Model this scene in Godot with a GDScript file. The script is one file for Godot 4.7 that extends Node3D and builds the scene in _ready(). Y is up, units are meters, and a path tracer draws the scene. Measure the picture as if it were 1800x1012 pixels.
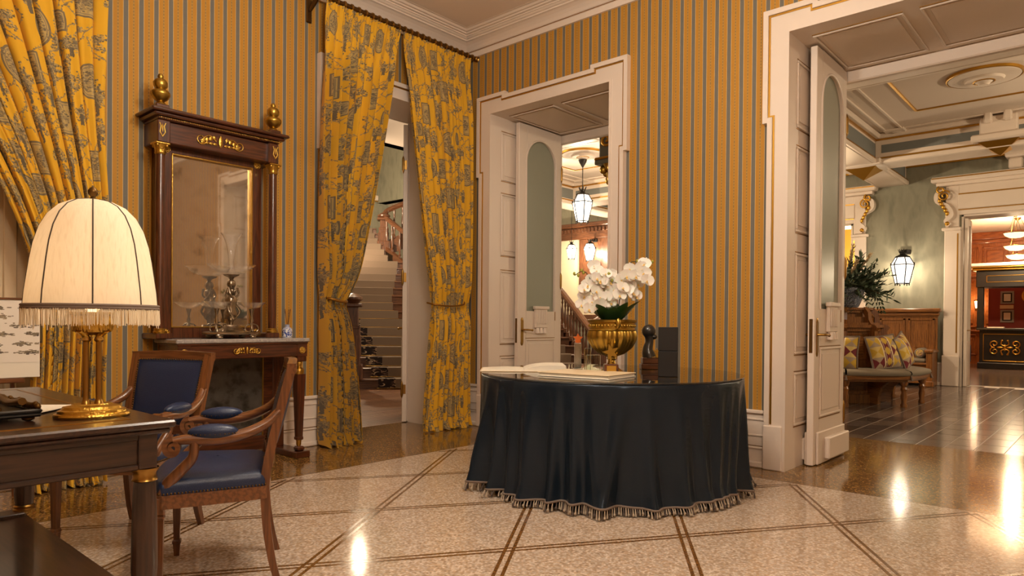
extends Node3D

# ---------------------------------------------------------------- mesh builder
class MB:
	var v := PackedVector3Array()
	var n := PackedVector3Array()
	var uv := PackedVector2Array()
	var ix := PackedInt32Array()
	var xf := Transform3D.IDENTITY

	func at(p: Vector3, turn := 0.0) -> MB:
		xf = Transform3D(Basis(Vector3.UP, turn), p)
		return self

	func vert(p: Vector3, nn: Vector3, t := Vector2.ZERO) -> int:
		v.append(xf * p)
		n.append((xf.basis * nn).normalized())
		uv.append(t)
		return v.size() - 1

	func tri(a: int, b: int, c: int) -> void:
		var g := (v[b] - v[a]).cross(v[c] - v[a])
		if g.dot(n[a] + n[b] + n[c]) > 0.0:
			ix.append_array([a, c, b])
		else:
			ix.append_array([a, b, c])

	func poly(pts: Array, nn: Vector3) -> void:
		var u := nn.cross(Vector3.UP if absf(nn.y) < 0.9 else Vector3.RIGHT).normalized()
		var w := nn.cross(u)
		var f := v.size()
		for p in pts:
			vert(p, nn, Vector2(p.dot(u), p.dot(w)))
		for i in range(1, pts.size() - 1):
			tri(f, f + i, f + i + 1)

	func box(c: Vector3, s: Vector3, bev := 0.0) -> MB:
		var h := s * 0.5
		var b := minf(bev, minf(h.x, minf(h.y, h.z)) * 0.9)
		for ax in 3:
			for sg in [-1.0, 1.0]:
				var nn := Vector3.ZERO
				nn[ax] = sg
				var a1 := (ax + 1) % 3
				var a2 := (ax + 2) % 3
				var pts := []
				for q in [[-1, -1], [1, -1], [1, 1], [-1, 1]]:
					var p := Vector3.ZERO
					p[ax] = sg * h[ax]
					p[a1] = q[0] * (h[a1] - b)
					p[a2] = q[1] * (h[a2] - b)
					pts.append(c + p)
				poly(pts, nn)
		if b > 0.0:
			for ax in 3:
				var a1 := (ax + 1) % 3
				var a2 := (ax + 2) % 3
				for s1 in [-1.0, 1.0]:
					for s2 in [-1.0, 1.0]:
						var nn := Vector3.ZERO
						nn[a1] = s1
						nn[a2] = s2
						var pts := []
						for q in [[-1, 0], [1, 0], [1, 1], [-1, 1]]:
							var p := Vector3.ZERO
							p[ax] = q[0] * (h[ax] - b)
							p[a1] = s1 * (h[a1] - (b if q[1] else 0.0))
							p[a2] = s2 * (h[a2] - (0.0 if q[1] else b))
							pts.append(c + p)
						poly(pts, nn.normalized())
			for sx in [-1.0, 1.0]:
				for sy in [-1.0, 1.0]:
					for sz in [-1.0, 1.0]:
						var sv := Vector3(sx, sy, sz)
						var k := h - Vector3(b, b, b)
						poly([c + sv * Vector3(h.x, k.y, k.z), c + sv * Vector3(k.x, h.y, k.z), c + sv * Vector3(k.x, k.y, h.z)], sv.normalized())
		return self

	# box between two corners
	func bx(a: Vector3, b: Vector3, bev := 0.0) -> MB:
		return box((a + b) * 0.5, (b - a).abs(), bev)

	func rows(r: Array, wrap := false, us := 1.0, vs := 1.0, flip := false) -> MB:
		var nr := r.size()
		var nc: int = r[0].size()
		var cols := nc + (1 if wrap else 0)
		var acc := PackedVector3Array()
		acc.resize(nr * nc)
		for i in nr - 1:
			for j in (nc if wrap else nc - 1):
				var k := (j + 1) % nc
				var a: Vector3 = r[i][j]
				var b: Vector3 = r[i][k]
				var c: Vector3 = r[i + 1][k]
				var d: Vector3 = r[i + 1][j]
				var g := (c - a).cross(d - b)
				if flip:
					g = -g
				acc[i * nc + j] += g
				acc[i * nc + k] += g
				acc[(i + 1) * nc + k] += g
				acc[(i + 1) * nc + j] += g
		var f := v.size()
		for i in nr:
			for j in cols:
				var g := acc[i * nc + j % nc]
				vert(r[i][j % nc], g if g.length_squared() > 1e-18 else Vector3.UP, Vector2(us * j / float(cols - 1), vs * i / float(nr - 1)))
		for i in nr - 1:
			for j in cols - 1:
				var a := f + i * cols + j
				tri(a, a + 1, a + cols + 1)
				tri(a, a + cols + 1, a + cols)
		return self

	# profile: Vector2(radius, height); rib > 0 adds gadroons
	func lathe(p: Array, segs := 24, c := Vector3.ZERO, ribs := 0, rib := 0.0, squash := Vector2.ONE) -> MB:
		var parts := []
		var cur := [p[0]]
		for i in range(1, p.size()):
			cur.append(p[i])
			if i < p.size() - 1:
				var d0: Vector2 = (p[i] - p[i - 1]).normalized()
				var d1: Vector2 = (p[i + 1] - p[i]).normalized()
				if d0.dot(d1) < 0.75:
					parts.append(cur)
					cur = [p[i]]
		parts.append(cur)
		for q in parts:
			var rr := []
			for w: Vector2 in q:
				var row := PackedVector3Array()
				for j in segs:
					var a := TAU * j / segs
					var rad := w.x
					if ribs > 0:
						rad *= 1.0 + rib * (absf(sin(a * ribs * 0.5)) - 0.5)
					row.append(c + Vector3(cos(a) * rad * squash.x, w.y, sin(a) * rad * squash.y))
				rr.append(row)
			rows(rr, true, 1.0, 1.0, true)
		return self

	func ell(c: Vector3, r: Vector3, su := 16, sv := 10) -> MB:
		var rr := []
		for i in sv + 1:
			var t := PI * i / sv
			var row := PackedVector3Array()
			for j in su:
				var a := TAU * j / su
				row.append(c + Vector3(sin(t) * cos(a) * r.x, -cos(t) * r.y, sin(t) * sin(a) * r.z))
			rr.append(row)
		return rows(rr, true, 1.0, 1.0, true)

	# section swept along a path; sc scales it at each point
	func sweep(path: Array, sec: PackedVector2Array, sc := [], up := Vector3.UP, caps := true, sharp := false) -> MB:
		var rr := []
		var us := up
		var m := path.size()
		for i in m:
			var a: Vector3 = path[maxi(i - 1, 0)]
			var b: Vector3 = path[mini(i + 1, m - 1)]
			var t := (b - a).normalized()
			var side := t.cross(us)
			if side.length() < 1e-3:
				side = t.cross(Vector3.FORWARD if absf(t.z) < 0.9 else Vector3.RIGHT)
			side = side.normalized()
			var nu := side.cross(t).normalized()
			us = nu
			var k: Vector2 = Vector2.ONE
			if sc.size():
				var s = sc[i]
				k = s if s is Vector2 else Vector2(s, s)
			var row := PackedVector3Array()
			for q in sec:
				row.append(path[i] + side * q.x * k.x + nu * q.y * k.y)
			rr.append(row)
		if sharp:
			var ns := sec.size()
			for j in ns:
				var strip := []
				for i in m:
					strip.append(PackedVector3Array([rr[i][j], rr[i][(j + 1) % ns]]))
				rows(strip, false, 1.0, 1.0, true)
		else:
			rows(rr, true, 1.0, 1.0, true)
		if caps:
			var d0: Vector3 = (path[0] - path[1]).normalized()
			var d1: Vector3 = (path[m - 1] - path[m - 2]).normalized()
			poly(Array(rr[0]), d0)
			poly(Array(rr[m - 1]), d1)
		return self

	func tube(path: Array, r, segs := 8, caps := true) -> MB:
		var sec := PackedVector2Array()
		for j in segs:
			sec.append(Vector2(cos(TAU * j / segs), sin(TAU * j / segs)))
		var sc := []
		for i in path.size():
			var k: float = r[i] if r is Array else r
			sc.append(Vector2(k, k))
		return sweep(path, sec, sc, Vector3.UP, caps)

	# polygon in local xy, extruded over z0..z1
	func prism(p: PackedVector2Array, z0: float, z1: float, smooth := false) -> MB:
		var t := Geometry2D.triangulate_polygon(p)
		for zz in [[z0, -1.0], [z1, 1.0]]:
			var f := v.size()
			for q in p:
				vert(Vector3(q.x, q.y, zz[0]), Vector3(0, 0, zz[1]), q)
			for i in range(0, t.size(), 3):
				tri(f + t[i], f + t[i + 1], f + t[i + 2])
		var cw := Geometry2D.is_polygon_clockwise(p)
		var m := p.size()
		for i in m:
			var a := p[i]
			var b := p[(i + 1) % m]
			var d := (b - a).normalized()
			var nn := Vector3(d.y, -d.x, 0)
			if cw:
				nn = -nn
			poly([Vector3(a.x, a.y, z0), Vector3(b.x, b.y, z0), Vector3(b.x, b.y, z1), Vector3(a.x, a.y, z1)], nn)
		return self

	func mesh() -> ArrayMesh:
		var arr := []
		arr.resize(Mesh.ARRAY_MAX)
		arr[Mesh.ARRAY_VERTEX] = v
		arr[Mesh.ARRAY_NORMAL] = n
		arr[Mesh.ARRAY_TEX_UV] = uv
		arr[Mesh.ARRAY_INDEX] = ix
		var m := ArrayMesh.new()
		m.add_surface_from_arrays(Mesh.PRIMITIVE_TRIANGLES, arr)
		return m

var M := {}
var used := {}
var R := RandomNumberGenerator.new()

func mb() -> MB:
	return MB.new()

func numbered(called: String) -> String:
	var k: int = used.get(called, 0)
	used[called] = k + 1
	return called if k == 0 else "%s_%03d" % [called, k]

func obj(called: String, b: MB, m: Material, parent: Node = self) -> MeshInstance3D:
	return put(called, b.mesh(), m, parent)

func put(called: String, mesh: Mesh, m: Material, parent: Node = self) -> MeshInstance3D:
	var o := MeshInstance3D.new()
	o.mesh = mesh
	o.material_override = m
	if parent == self:
		o.name = numbered(called)
	else:
		var k := 0
		var nm := called
		while parent.has_node(nm):
			k += 1
			nm = "%s_%03d" % [called, k]
		o.name = nm
	parent.add_child(o, true)
	return o

func tag(o: Node, label: String, category: String, group := "") -> Node:
	o.set_meta("label", label)
	o.set_meta("category", category)
	if group != "":
		o.set_meta("group", group)
	return o

func thing(called: String, label: String, category: String, p := Vector3.ZERO, turn := 0.0, group := "") -> Node3D:
	var o := Node3D.new()
	o.name = numbered(called)
	add_child(o)
	o.position = p
	o.rotation.y = turn
	tag(o, label, category, group)
	return o

func holder(called: String) -> Node3D:
	var o := Node3D.new()
	o.name = numbered(called)
	add_child(o)
	o.set_meta("kind", "structure")
	return o

func struct(called: String, b: MB, m: Material) -> MeshInstance3D:
	var o := obj(called, b, m)
	o.set_meta("kind", "structure")
	return o

func copy(o: Node3D, p: Vector3, turn: float, label := "") -> Node3D:
	var c: Node3D = o.duplicate()
	c.name = numbered(String(o.name))
	add_child(c)
	c.position = p
	c.rotation.y = turn
	if label != "":
		c.set_meta("label", label)
	return c

func lamp(p: Vector3, c: Color, e: float, size := 0.08) -> OmniLight3D:
	var l := OmniLight3D.new()
	l.name = numbered("lamp_glow")
	l.light_color = c
	l.light_energy = e
	l.light_size = size
	l.omni_range = 30.0
	l.omni_attenuation = 2.0
	l.shadow_enabled = true
	add_child(l)
	l.position = p
	return l

func arc(c: Vector2, r: float, a0: float, a1: float, k: int) -> PackedVector2Array:
	var p := PackedVector2Array()
	for i in k + 1:
		var a := lerpf(a0, a1, float(i) / k)
		p.append(c + Vector2(cos(a), sin(a)) * r)
	return p

# flat spiral scroll as 3D points in the xy plane
func spiral(c: Vector2, r0: float, r1: float, a0: float, turns: float, k: int, z := 0.0) -> Array:
	var p := []
	for i in k + 1:
		var t := float(i) / k
		var a := a0 + turns * TAU * t
		var r := lerpf(r0, r1, t)
		p.append(Vector3(c.x + cos(a) * r, c.y + sin(a) * r, z))
	return p

func smooth_path(pts: Array, per := 6) -> Array:
	var o := []
	for i in pts.size() - 1:
		var p0: Vector3 = pts[maxi(i - 1, 0)]
		var p1: Vector3 = pts[i]
		var p2: Vector3 = pts[i + 1]
		var p3: Vector3 = pts[mini(i + 2, pts.size() - 1)]
		for j in per:
			o.append(p1.cubic_interpolate(p2, p0, p3, float(j) / per))
	o.append(pts[-1])
	return o

const WARM := Color(1.0, 0.86, 0.68)
const COOL := Color(1.0, 0.89, 0.74)

func _ready() -> void:
	# camera: a level view camera with a raised lens
	var cam := Camera3D.new()
	cam.name = "camera"
	cam.projection = Camera3D.PROJECTION_FRUSTUM
	cam.near = 0.05
	cam.far = 80.0
	cam.size = 1012.0 / 1206.75 * 0.05
	cam.frustum_offset = Vector2(0.0, 71.04 / 1206.75 * 0.05)
	var fw := Vector3(-0.6657728, -0.0084762, -0.7461064)
	var up := Vector3(-0.0116721, 0.9999314, -0.0009444)
	add_child(cam)
	cam.transform = Transform3D(Basis(fw.cross(up), up, -fw), Vector3(5.2605, 1.08, 5.1356))
	var we := WorldEnvironment.new()
	we.name = "environment"
	var e := Environment.new()
	e.background_mode = Environment.BG_COLOR
	e.background_color = Color.BLACK
	e.tonemap_mode = Environment.TONE_MAPPER_LINEAR
	e.tonemap_exposure = EXPOSURE
	e.sdfgi_enabled = true
	e.ssao_enabled = true
	e.ssil_enabled = true
	we.environment = e
	add_child(we)
	make_materials()
	# setting
	room_shell()
	openings()
	hall_shell()
	lobby_shell()
	lobby_ceiling()
	reception_room()
	# furniture of the room
	chandelier(Vector3(3.3, 2.75, 3.1), "brass chandelier with candle bulbs hanging over the mosaic floor")
	chandelier(Vector3(6.4, 2.75, 4.4), "added second brass chandelier out of view, evening the light at the far end of the saloon")  # added behind the camera as fill, so the room is evenly lit
	drapes()
	pier_mirror()
	console_table()
	centrepiece()
	diffuser()
	writing_desk()
	armchairs()
	table_lamp()
	desk_things()
	wall_print()
	round_table()
	table_things()
	orchid_urn()
	# beyond the doors
	staircase()
	hanging_lanterns()
	lobby_things()
	reception_things()

const EXPOSURE := 1.0
const XR := 8.0
const ZR := 7.2
const YC := 4.06

# ---------------------------------------------------------------- materials
func rgb(r: int, g: int, b: int) -> Color:
	return Color8(r, g, b)

func mat(key: String, c: Color, rough := 0.6, metal := 0.0) -> StandardMaterial3D:
	var m := StandardMaterial3D.new()
	m.resource_name = key
	m.albedo_color = c
	m.roughness = rough
	m.metallic = metal
	M[key] = m
	return m

func tri(m: StandardMaterial3D, scale: Vector3, world := false) -> void:
	m.uv1_triplanar = true
	m.uv1_world_triplanar = world
	m.uv1_scale = scale
	m.uv1_triplanar_sharpness = 8.0

func noise_tex(cols: Array, freq: float, seed_: int, size := 512, oct := 4, kind := FastNoiseLite.TYPE_SIMPLEX_SMOOTH) -> NoiseTexture2D:
	var f := FastNoiseLite.new()
	f.noise_type = kind
	f.frequency = freq
	f.fractal_octaves = oct
	f.seed = seed_
	var t := NoiseTexture2D.new()
	t.width = size
	t.height = size
	t.seamless = true
	t.noise = f
	if cols.size():
		var g := Gradient.new()
		g.offsets = PackedFloat32Array(range(cols.size()).map(func(i): return float(i) / (cols.size() - 1)))
		g.colors = PackedColorArray(cols)
		t.color_ramp = g
	return t

func img_tex(im: Image) -> ImageTexture:
	return ImageTexture.create_from_image(im)

func wood(key: String, a: Color, b: Color, rough: float, seed_: int, coat := 0.0) -> void:
	var t := noise_tex([a, a.lerp(b, 0.35), b, a.lerp(b, 0.6)], 0.012, seed_, 512, 5)
	for ax in 3:
		var m := mat(key + "_" + "xyz"[ax], Color.WHITE, rough)
		m.albedo_texture = t
		var s := Vector3(7, 7, 7)
		s[ax] = 0.55
		tri(m, s)
		if coat > 0.0:
			m.clearcoat_enabled = true
			m.clearcoat = coat
			m.clearcoat_roughness = 0.12

func mosaic(cols: Array, seed_: int, cells: int, size: int, grout: Color) -> Image:
	var im := Image.create_empty(size, size, false, Image.FORMAT_RGB8)
	im.fill(grout)
	R.seed = seed_
	var c := float(size) / cells
	for j in cells:
		var off := int(R.randf() * c)
		for i in cells:
			var col: Color = cols[R.randi() % cols.size()]
			var k := R.randf_range(0.9, 1.1)
			col = Color(col.r * k, col.g * k, col.b * k)
			var x0 := int(i * c) + off
			var w := int(c) - 1 - (R.randi() % 2)
			var y0 := int(j * c)
			im.fill_rect(Rect2i(x0 % size, y0, w, int(c) - 1), col)
			if x0 % size + w > size:
				im.fill_rect(Rect2i(0, y0, x0 % size + w - size, int(c) - 1), col)
	return im

func dab(im: Image, x: float, y: float, w: float, h: float, c: Color) -> void:
	# small soft-cornered mark that wraps round the edges
	var s := im.get_width()
	var t := im.get_height()
	for j in range(-int(h), int(h) + 1):
		var k := sqrt(maxf(0.0, 1.0 - pow(j / (h + 0.5), 2.0))) * w
		var x0 := int(x - k)
		for i in range(x0, int(x + k) + 1):
			im.set_pixel(posmod(i, s), posmod(int(y) + j, t), c)

func ring(im: Image, x: float, y: float, rx: float, ry: float, w: float, c: Color, square := 0.0) -> void:
	var k := int((rx + ry) * 3.5)
	for i in k:
		var a := TAU * i / k
		var cx := cos(a)
		var sy := sin(a)
		if square > 0.0:
			var f := maxf(absf(cx), absf(sy))
			cx = lerpf(cx, cx / f, square)
			sy = lerpf(sy, sy / f, square)
		dab(im, x + cx * rx, y + sy * ry, w, w, c)

func toile() -> Image:
	# printed cotton: slate-grey pastoral motifs on a yellow ground
	var s := 1024
	var im := Image.create_empty(s, s, false, Image.FORMAT_RGB8)
	im.fill(rgb(220, 167, 30))
	R.seed = 77
	var ink := [rgb(142, 124, 88), rgb(118, 103, 76), rgb(164, 142, 92), rgb(104, 92, 70)]
	var pale := rgb(184, 156, 92)
	# medallions
	for q in [[190, 170, 88, 105, 0.0], [700, 430, 95, 95, 1.0], [220, 700, 92, 92, 1.0], [730, 930, 85, 110, 0.0], [480, 860, 60, 60, 0.6], [930, 160, 70, 88, 1.0]]:
		dab(im, q[0], q[1], q[2], q[3], pale)
		if q[4] > 0.5:
			im.fill_rect(Rect2i(q[0] - q[2], q[1] - q[3], q[2] * 2, q[3] * 2).intersection(Rect2i(0, 0, s, s)), pale)
		ring(im, q[0], q[1], q[2], q[3], 5, ink[1], q[4])
		ring(im, q[0], q[1], q[2] - 16, q[3] - 16, 3, ink[0], q[4])
		for i in 210:
			var a := R.randf() * TAU
			var r := sqrt(R.randf()) * 0.72
			dab(im, q[0] + cos(a) * r * q[2], q[1] + sin(a) * r * q[3], R.randf_range(3, 11), R.randf_range(2, 5), ink[R.randi() % 4])
	# trees, figures and garlands
	for q in [[470, 190, 120, 170], [470, 560, 110, 120], [930, 640, 120, 150], [60, 470, 100, 110], [930, 400, 80, 70], [90, 930, 110, 90], [400, 990, 110, 60], [690, 130, 90, 100], [690, 680, 70, 90], [380, 380, 60, 60], [830, 780, 90, 70], [560, 380, 80, 90], [300, 880, 90, 80], [600, 1000, 90, 70], [60, 250, 70, 110], [830, 290, 90, 70]]:
		for i in int(q[2] * q[3] / 22):
			var a := R.randf() * TAU
			var r := pow(R.randf(), 0.7)
			var lobe := 0.72 + 0.28 * sin(a * 5.0 + q[0])
			dab(im, q[0] + cos(a) * r * q[2] * lobe, q[1] + sin(a) * r * q[3] * lobe, R.randf_range(2, 9), R.randf_range(2, 7), ink[R.randi() % 4] if R.randf() < 0.8 else pale)
		for i in 60:
			dab(im, q[0] + R.randf_range(-9, 9), q[1] + q[3] * R.randf_range(0.2, 1.2), 4, 6, ink[3])
	for g in 40:
		var x := R.randf() * s
		var y := R.randf() * s
		var a := R.randf() * TAU
		for i in 70:
			a += R.randf_range(-0.28, 0.28)
			x += cos(a) * 4.0
			y += sin(a) * 4.0
			dab(im, x, y, 2, 2, ink[0])
			if i % 5 == 0:
				dab(im, x + R.randf_range(-9, 9), y + R.randf_range(-9, 9), 6, 4, ink[R.randi() % 3])
	return im

func stripes() -> Image:
	# one repeat of the striped wall silk
	var w := 256
	var im := Image.create_empty(w, 256, false, Image.FORMAT_RGB8)
	var gold := rgb(190, 135, 42)
	var gold2 := rgb(180, 127, 40)
	R.seed = 5
	for x in w:
		for y in 256:
			var c := gold
			if x < 78:
				c = rgb(112, 108, 98)
			elif x < 85 or x >= 249:
				c = rgb(214, 186, 128)
			elif x >= 153 and x < 181:
				c = rgb(138, 110, 64) if (y / 6) % 2 == 0 else rgb(176, 138, 68)
				if x < 158 or x >= 176:
					c = rgb(178, 142, 72)
			elif (x / 3) % 2 == 0:
				c = gold2
			var k := 1.0 + R.randf_range(-0.04, 0.04)
			im.set_pixel(x, y, Color(c.r * k, c.g * k, c.b * k))
	return im

func carpet_border() -> Image:
	var im := Image.create_empty(512, 256, false, Image.FORMAT_RGB8)
	im.fill(rgb(34, 22, 22))
	R.seed = 31
	for k in 26:
		var c := Vector2(R.randf() * 512.0, R.randf() * 256.0)
		var r := R.randf_range(16, 52)
		var a0 := R.randf() * TAU
		var sw := R.randf_range(2.0, 4.6) * (1.0 if R.randf() < 0.5 else -1.0)
		var col: Color = [rgb(182, 164, 138), rgb(150, 128, 104), rgb(120, 92, 76)][k % 3]
		for i in 90:
			var t := i / 90.0
			var w := 7.0 * sin(PI * t) + 1.5
			dab(im, c.x + cos(a0 + sw * t) * r * (1.0 - 0.35 * t), c.y + sin(a0 + sw * t) * r * (1.0 - 0.35 * t), w, w, col)
	return im

func sketch_sheet() -> Image:
	# printed sheet: rows of small brown and grey natural-history studies
	var im := Image.create_empty(512, 512, false, Image.FORMAT_RGB8)
	im.fill(rgb(232, 222, 206))
	R.seed = 12
	var y := 50.0
	while y < 400.0:
		var x := R.randf_range(20, 60)
		while x < 500.0:
			var w := R.randf_range(38, 74)
			var h := R.randf_range(11, 21)
			var tint := R.randf_range(0.7, 1.0)
			for i in 44:
				var c := rgb(164, 146, 116) if R.randf() < 0.7 else rgb(118, 102, 84)
				dab(im, x + R.randfn(0, w * 0.36), y + R.randfn(0, h * 0.5), R.randf_range(3, 9), R.randf_range(2, 5), Color(c.r * tint, c.g * tint, c.b * tint))
			x += w * 2.0 + R.randf_range(14, 40)
		y += R.randf_range(56, 70)
	return im

func kilim() -> Image:
	var im := Image.create_empty(256, 256, false, Image.FORMAT_RGB8)
	var yel := rgb(206, 168, 62)
	var mar := rgb(112, 38, 46)
	var gre := rgb(170, 150, 128)
	var crm := rgb(222, 206, 170)
	for y in 256:
		for x in 256:
			var u := absf(fposmod(x / 85.0, 1.0) - 0.5) * 2.0
			var w := absf(fposmod(y / 85.0, 1.0) - 0.5) * 2.0
			var row := (y / 85) % 4
			var c := gre
			if row == 1:
				c = crm if w > 0.75 else (yel if u + w < 0.8 else mar)
				if absf(w - 0.5) < 0.08:
					c = gre
			elif row == 3:
				c = yel if u > w else gre
			else:
				c = mar if (u < w and (x / 85 + row) % 3 == 0) else (yel if u < w else (gre if (x / 85) % 2 == 0 else yel.lerp(crm, 0.5)))
			im.set_pixel(x, y, c)
	return im

func blue_white() -> Image:
	var im := Image.create_empty(256, 128, false, Image.FORMAT_RGB8)
	im.fill(rgb(225, 228, 232))
	R.seed = 9
	for i in 300:
		var c := rgb(40, 60, 140) if R.randf() < 0.5 else rgb(90, 110, 175)
		dab(im, R.randf() * 256, 24 + R.randf() * 90, R.randf_range(2, 6), R.randf_range(1, 4), c)
	im.fill_rect(Rect2i(0, 8, 256, 5), rgb(50, 70, 150))
	im.fill_rect(Rect2i(0, 118, 256, 6), rgb(50, 70, 150))
	return im

func make_materials() -> void:
	var m: StandardMaterial3D
	m = mat("paint", rgb(228, 213, 198), 0.38)
	m = mat("paint_panel", rgb(228, 213, 198), 0.38)
	m = mat("ceiling_paint", rgb(228, 213, 198), 0.8)
	m = mat("lobby_paint", rgb(228, 213, 198), 0.45)
	m = mat("gold_leaf", rgb(196, 148, 58), 0.32, 0.9)
	m = mat("gold_line", rgb(150, 105, 40), 0.4, 0.75)
	m = mat("ormolu", rgb(204, 164, 76), 0.3, 1.0)
	m.heightmap_enabled = true
	m.heightmap_texture = noise_tex([], 0.05, 3, 256)
	m.heightmap_scale = 0.12
	tri(m, Vector3(6, 6, 6))
	m = mat("brass", rgb(166, 128, 66), 0.3, 1.0)
	m = mat("bronze", rgb(104, 76, 38), 0.4, 0.9)
	m = mat("old_gold", rgb(186, 152, 70), 0.33, 1.0)
	m = mat("black_gloss", rgb(20, 17, 15), 0.15)
	m.clearcoat_enabled = true
	m = mat("black_paint", rgb(22, 21, 22), 0.45)
	m = mat("dark_iron", rgb(34, 31, 29), 0.5, 0.5)
	m = mat("silver", rgb(170, 158, 140), 0.24, 1.0)
	m = mat("steel", rgb(190, 190, 188), 0.2, 1.0)
	m = mat("wallsilk", Color.WHITE, 0.75)
	m.albedo_texture = img_tex(stripes())
	tri(m, Vector3(1.0 / 0.1017, 2.0, 1.0 / 0.1017), true)
	m.uv1_offset = Vector3(0.36, 0, 0.0)
	m.heightmap_enabled = true
	m.heightmap_texture = noise_tex([], 0.08, 31, 256, 2)
	m.heightmap_scale = 0.02
	var t := noise_tex([rgb(120, 120, 104), rgb(142, 140, 122), rgb(131, 130, 113)], 0.006, 8, 512, 5)
	m = mat("lobby_wall", Color.WHITE, 0.7)
	m.albedo_texture = t
	tri(m, Vector3(1.2, 0.4, 1.2), true)
	m = mat("slate_paint", rgb(120, 124, 122), 0.6)
	m = mat("cream_wall", rgb(208, 196, 168), 0.7)
	m = mat("yellow_wall", rgb(214, 176, 74), 0.7)
	m = mat("red_wall", rgb(128, 40, 28), 0.6)
	# mosaic floor
	m = mat("mosaic_cream", Color.WHITE, 0.09)
	m.albedo_texture = img_tex(mosaic([rgb(206, 188, 170), rgb(194, 174, 154), rgb(212, 196, 180), rgb(184, 158, 132), rgb(202, 184, 166), rgb(190, 166, 142), rgb(172, 148, 124)], 1, 64, 1024, rgb(168, 148, 128)))
	tri(m, Vector3(1.35, 1.35, 1.35), true)
	m = mat("mosaic_brown", Color.WHITE, 0.1)
	m.albedo_texture = img_tex(mosaic([rgb(122, 88, 44), rgb(150, 112, 60), rgb(98, 68, 34), rgb(168, 132, 78), rgb(134, 98, 50), rgb(110, 80, 42)], 2, 64, 1024, rgb(92, 68, 40)))
	tri(m, Vector3(1.5, 1.5, 1.5), true)
	m = mat("inlay_brown", Color.WHITE, 0.17)
	m.albedo_texture = img_tex(mosaic([rgb(120, 80, 36), rgb(108, 70, 30), rgb(132, 92, 44)], 3, 64, 512, rgb(90, 62, 34)))
	tri(m, Vector3(2.4, 2.4, 2.4), true)
	for i in 4:
		m = mat("tile_%d" % i, [rgb(96, 84, 78), rgb(84, 74, 70), rgb(110, 96, 86), rgb(76, 66, 60)][i], 0.16)
		m.albedo_texture = noise_tex([Color(0.72, 0.7, 0.7), Color(1, 1, 1), Color(0.86, 0.84, 0.82)], 0.01, 40 + i, 256, 4)
		tri(m, Vector3(1.2, 1.2, 9.0), true)
	m = mat("grout", rgb(158, 142, 126), 0.5)
	# woods
	wood("mahogany", rgb(54, 27, 14), rgb(92, 47, 23), 0.3, 11, 0.5)
	wood("walnut", rgb(84, 48, 24), rgb(124, 76, 40), 0.3, 12, 0.5)
	wood("desk", rgb(38, 24, 18), rgb(64, 41, 29), 0.3, 13, 0.4)
	wood("oak", rgb(96, 56, 22), rgb(150, 96, 44), 0.36, 14, 0.3)
	wood("stairwood", rgb(62, 36, 24), rgb(104, 66, 42), 0.32, 15, 0.3)
	wood("panelling", rgb(124, 62, 24), rgb(178, 100, 44), 0.35, 16, 0.3)
	for i in 3:
		m = mat("plank_%d" % i, [rgb(255, 255, 255), rgb(214, 206, 200), rgb(236, 222, 210)][i], 0.3)
		m.albedo_texture = noise_tex([rgb(90, 58, 36), rgb(128, 88, 58), rgb(108, 72, 46)], 0.012, 17, 512, 5)
		tri(m, Vector3(0.6, 7, 7))
	# cloth
	m = mat("toile", Color.WHITE, 0.85)
	m.albedo_texture = img_tex(toile())
	m.rim_enabled = true
	m.rim = 0.25
	m = mat("satin", rgb(33, 46, 60), 0.27, 0.5)
	m.rim_enabled = true
	m.rim = 0.1
	m.rim_tint = 0.5
	m.heightmap_enabled = true
	m.heightmap_texture = noise_tex([], 0.03, 61, 256, 4)
	m.heightmap_scale = 0.05
	tri(m, Vector3(1.5, 6, 1.5))
	m = mat("leather", rgb(28, 43, 74), 0.36)
	m.heightmap_enabled = true
	m.heightmap_texture = noise_tex([], 0.05, 62, 256, 3)
	m.heightmap_scale = 0.05
	tri(m, Vector3(10, 10, 10))
	m = mat("seat_cloth", rgb(128, 116, 98), 0.8)
	m = mat("kilim", Color.WHITE, 0.85)
	m.albedo_texture = img_tex(kilim())
	m = mat("cord", rgb(120, 104, 92), 0.8)
	m = mat("tassel", rgb(172, 156, 136), 0.8)
	m = mat("tassel_dark", rgb(86, 74, 68), 0.8)
	m = mat("carpet", rgb(126, 108, 92), 0.95)
	m.albedo_texture = noise_tex([Color(0.86, 0.86, 0.86), Color.WHITE], 0.2, 71, 256, 2)
	tri(m, Vector3(3, 3, 3))
	m = mat("carpet_border", Color.WHITE, 0.95)
	m.albedo_texture = img_tex(carpet_border())
	# lampshade silk
	m = mat("shade_silk", Color.WHITE, 0.8)
	m.albedo_texture = noise_tex([rgb(218, 203, 180), rgb(232, 219, 199), rgb(226, 212, 190)], 0.02, 81, 512, 4)
	tri(m, Vector3(9, 1.2, 9))
	m.backlight_enabled = true
	m.backlight = Color(0.9, 0.86, 0.78)
	m = mat("fringe_silk", rgb(232, 214, 184), 0.8)
	m.backlight_enabled = true
	m.backlight = Color(0.5, 0.48, 0.42)
	m = mat("shade_seam", rgb(70, 58, 46), 0.8)
	m = mat("paper", rgb(234, 226, 208), 0.8)
	m = mat("parchment", rgb(214, 192, 156), 0.7)
	m = mat("sketch", Color.WHITE, 0.6)
	m.albedo_texture = img_tex(sketch_sheet())
	# stone, glass
	m = mat("marble", Color.WHITE, 0.2)
	m.albedo_texture = noise_tex([rgb(120, 114, 110), rgb(176, 168, 160), rgb(150, 144, 140), rgb(190, 184, 178)], 0.03, 91, 512, 5)
	tri(m, Vector3(1.6, 1.6, 1.6))
	m = mat("antique_mirror", rgb(204, 194, 178), 0.03, 0.84)
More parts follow.
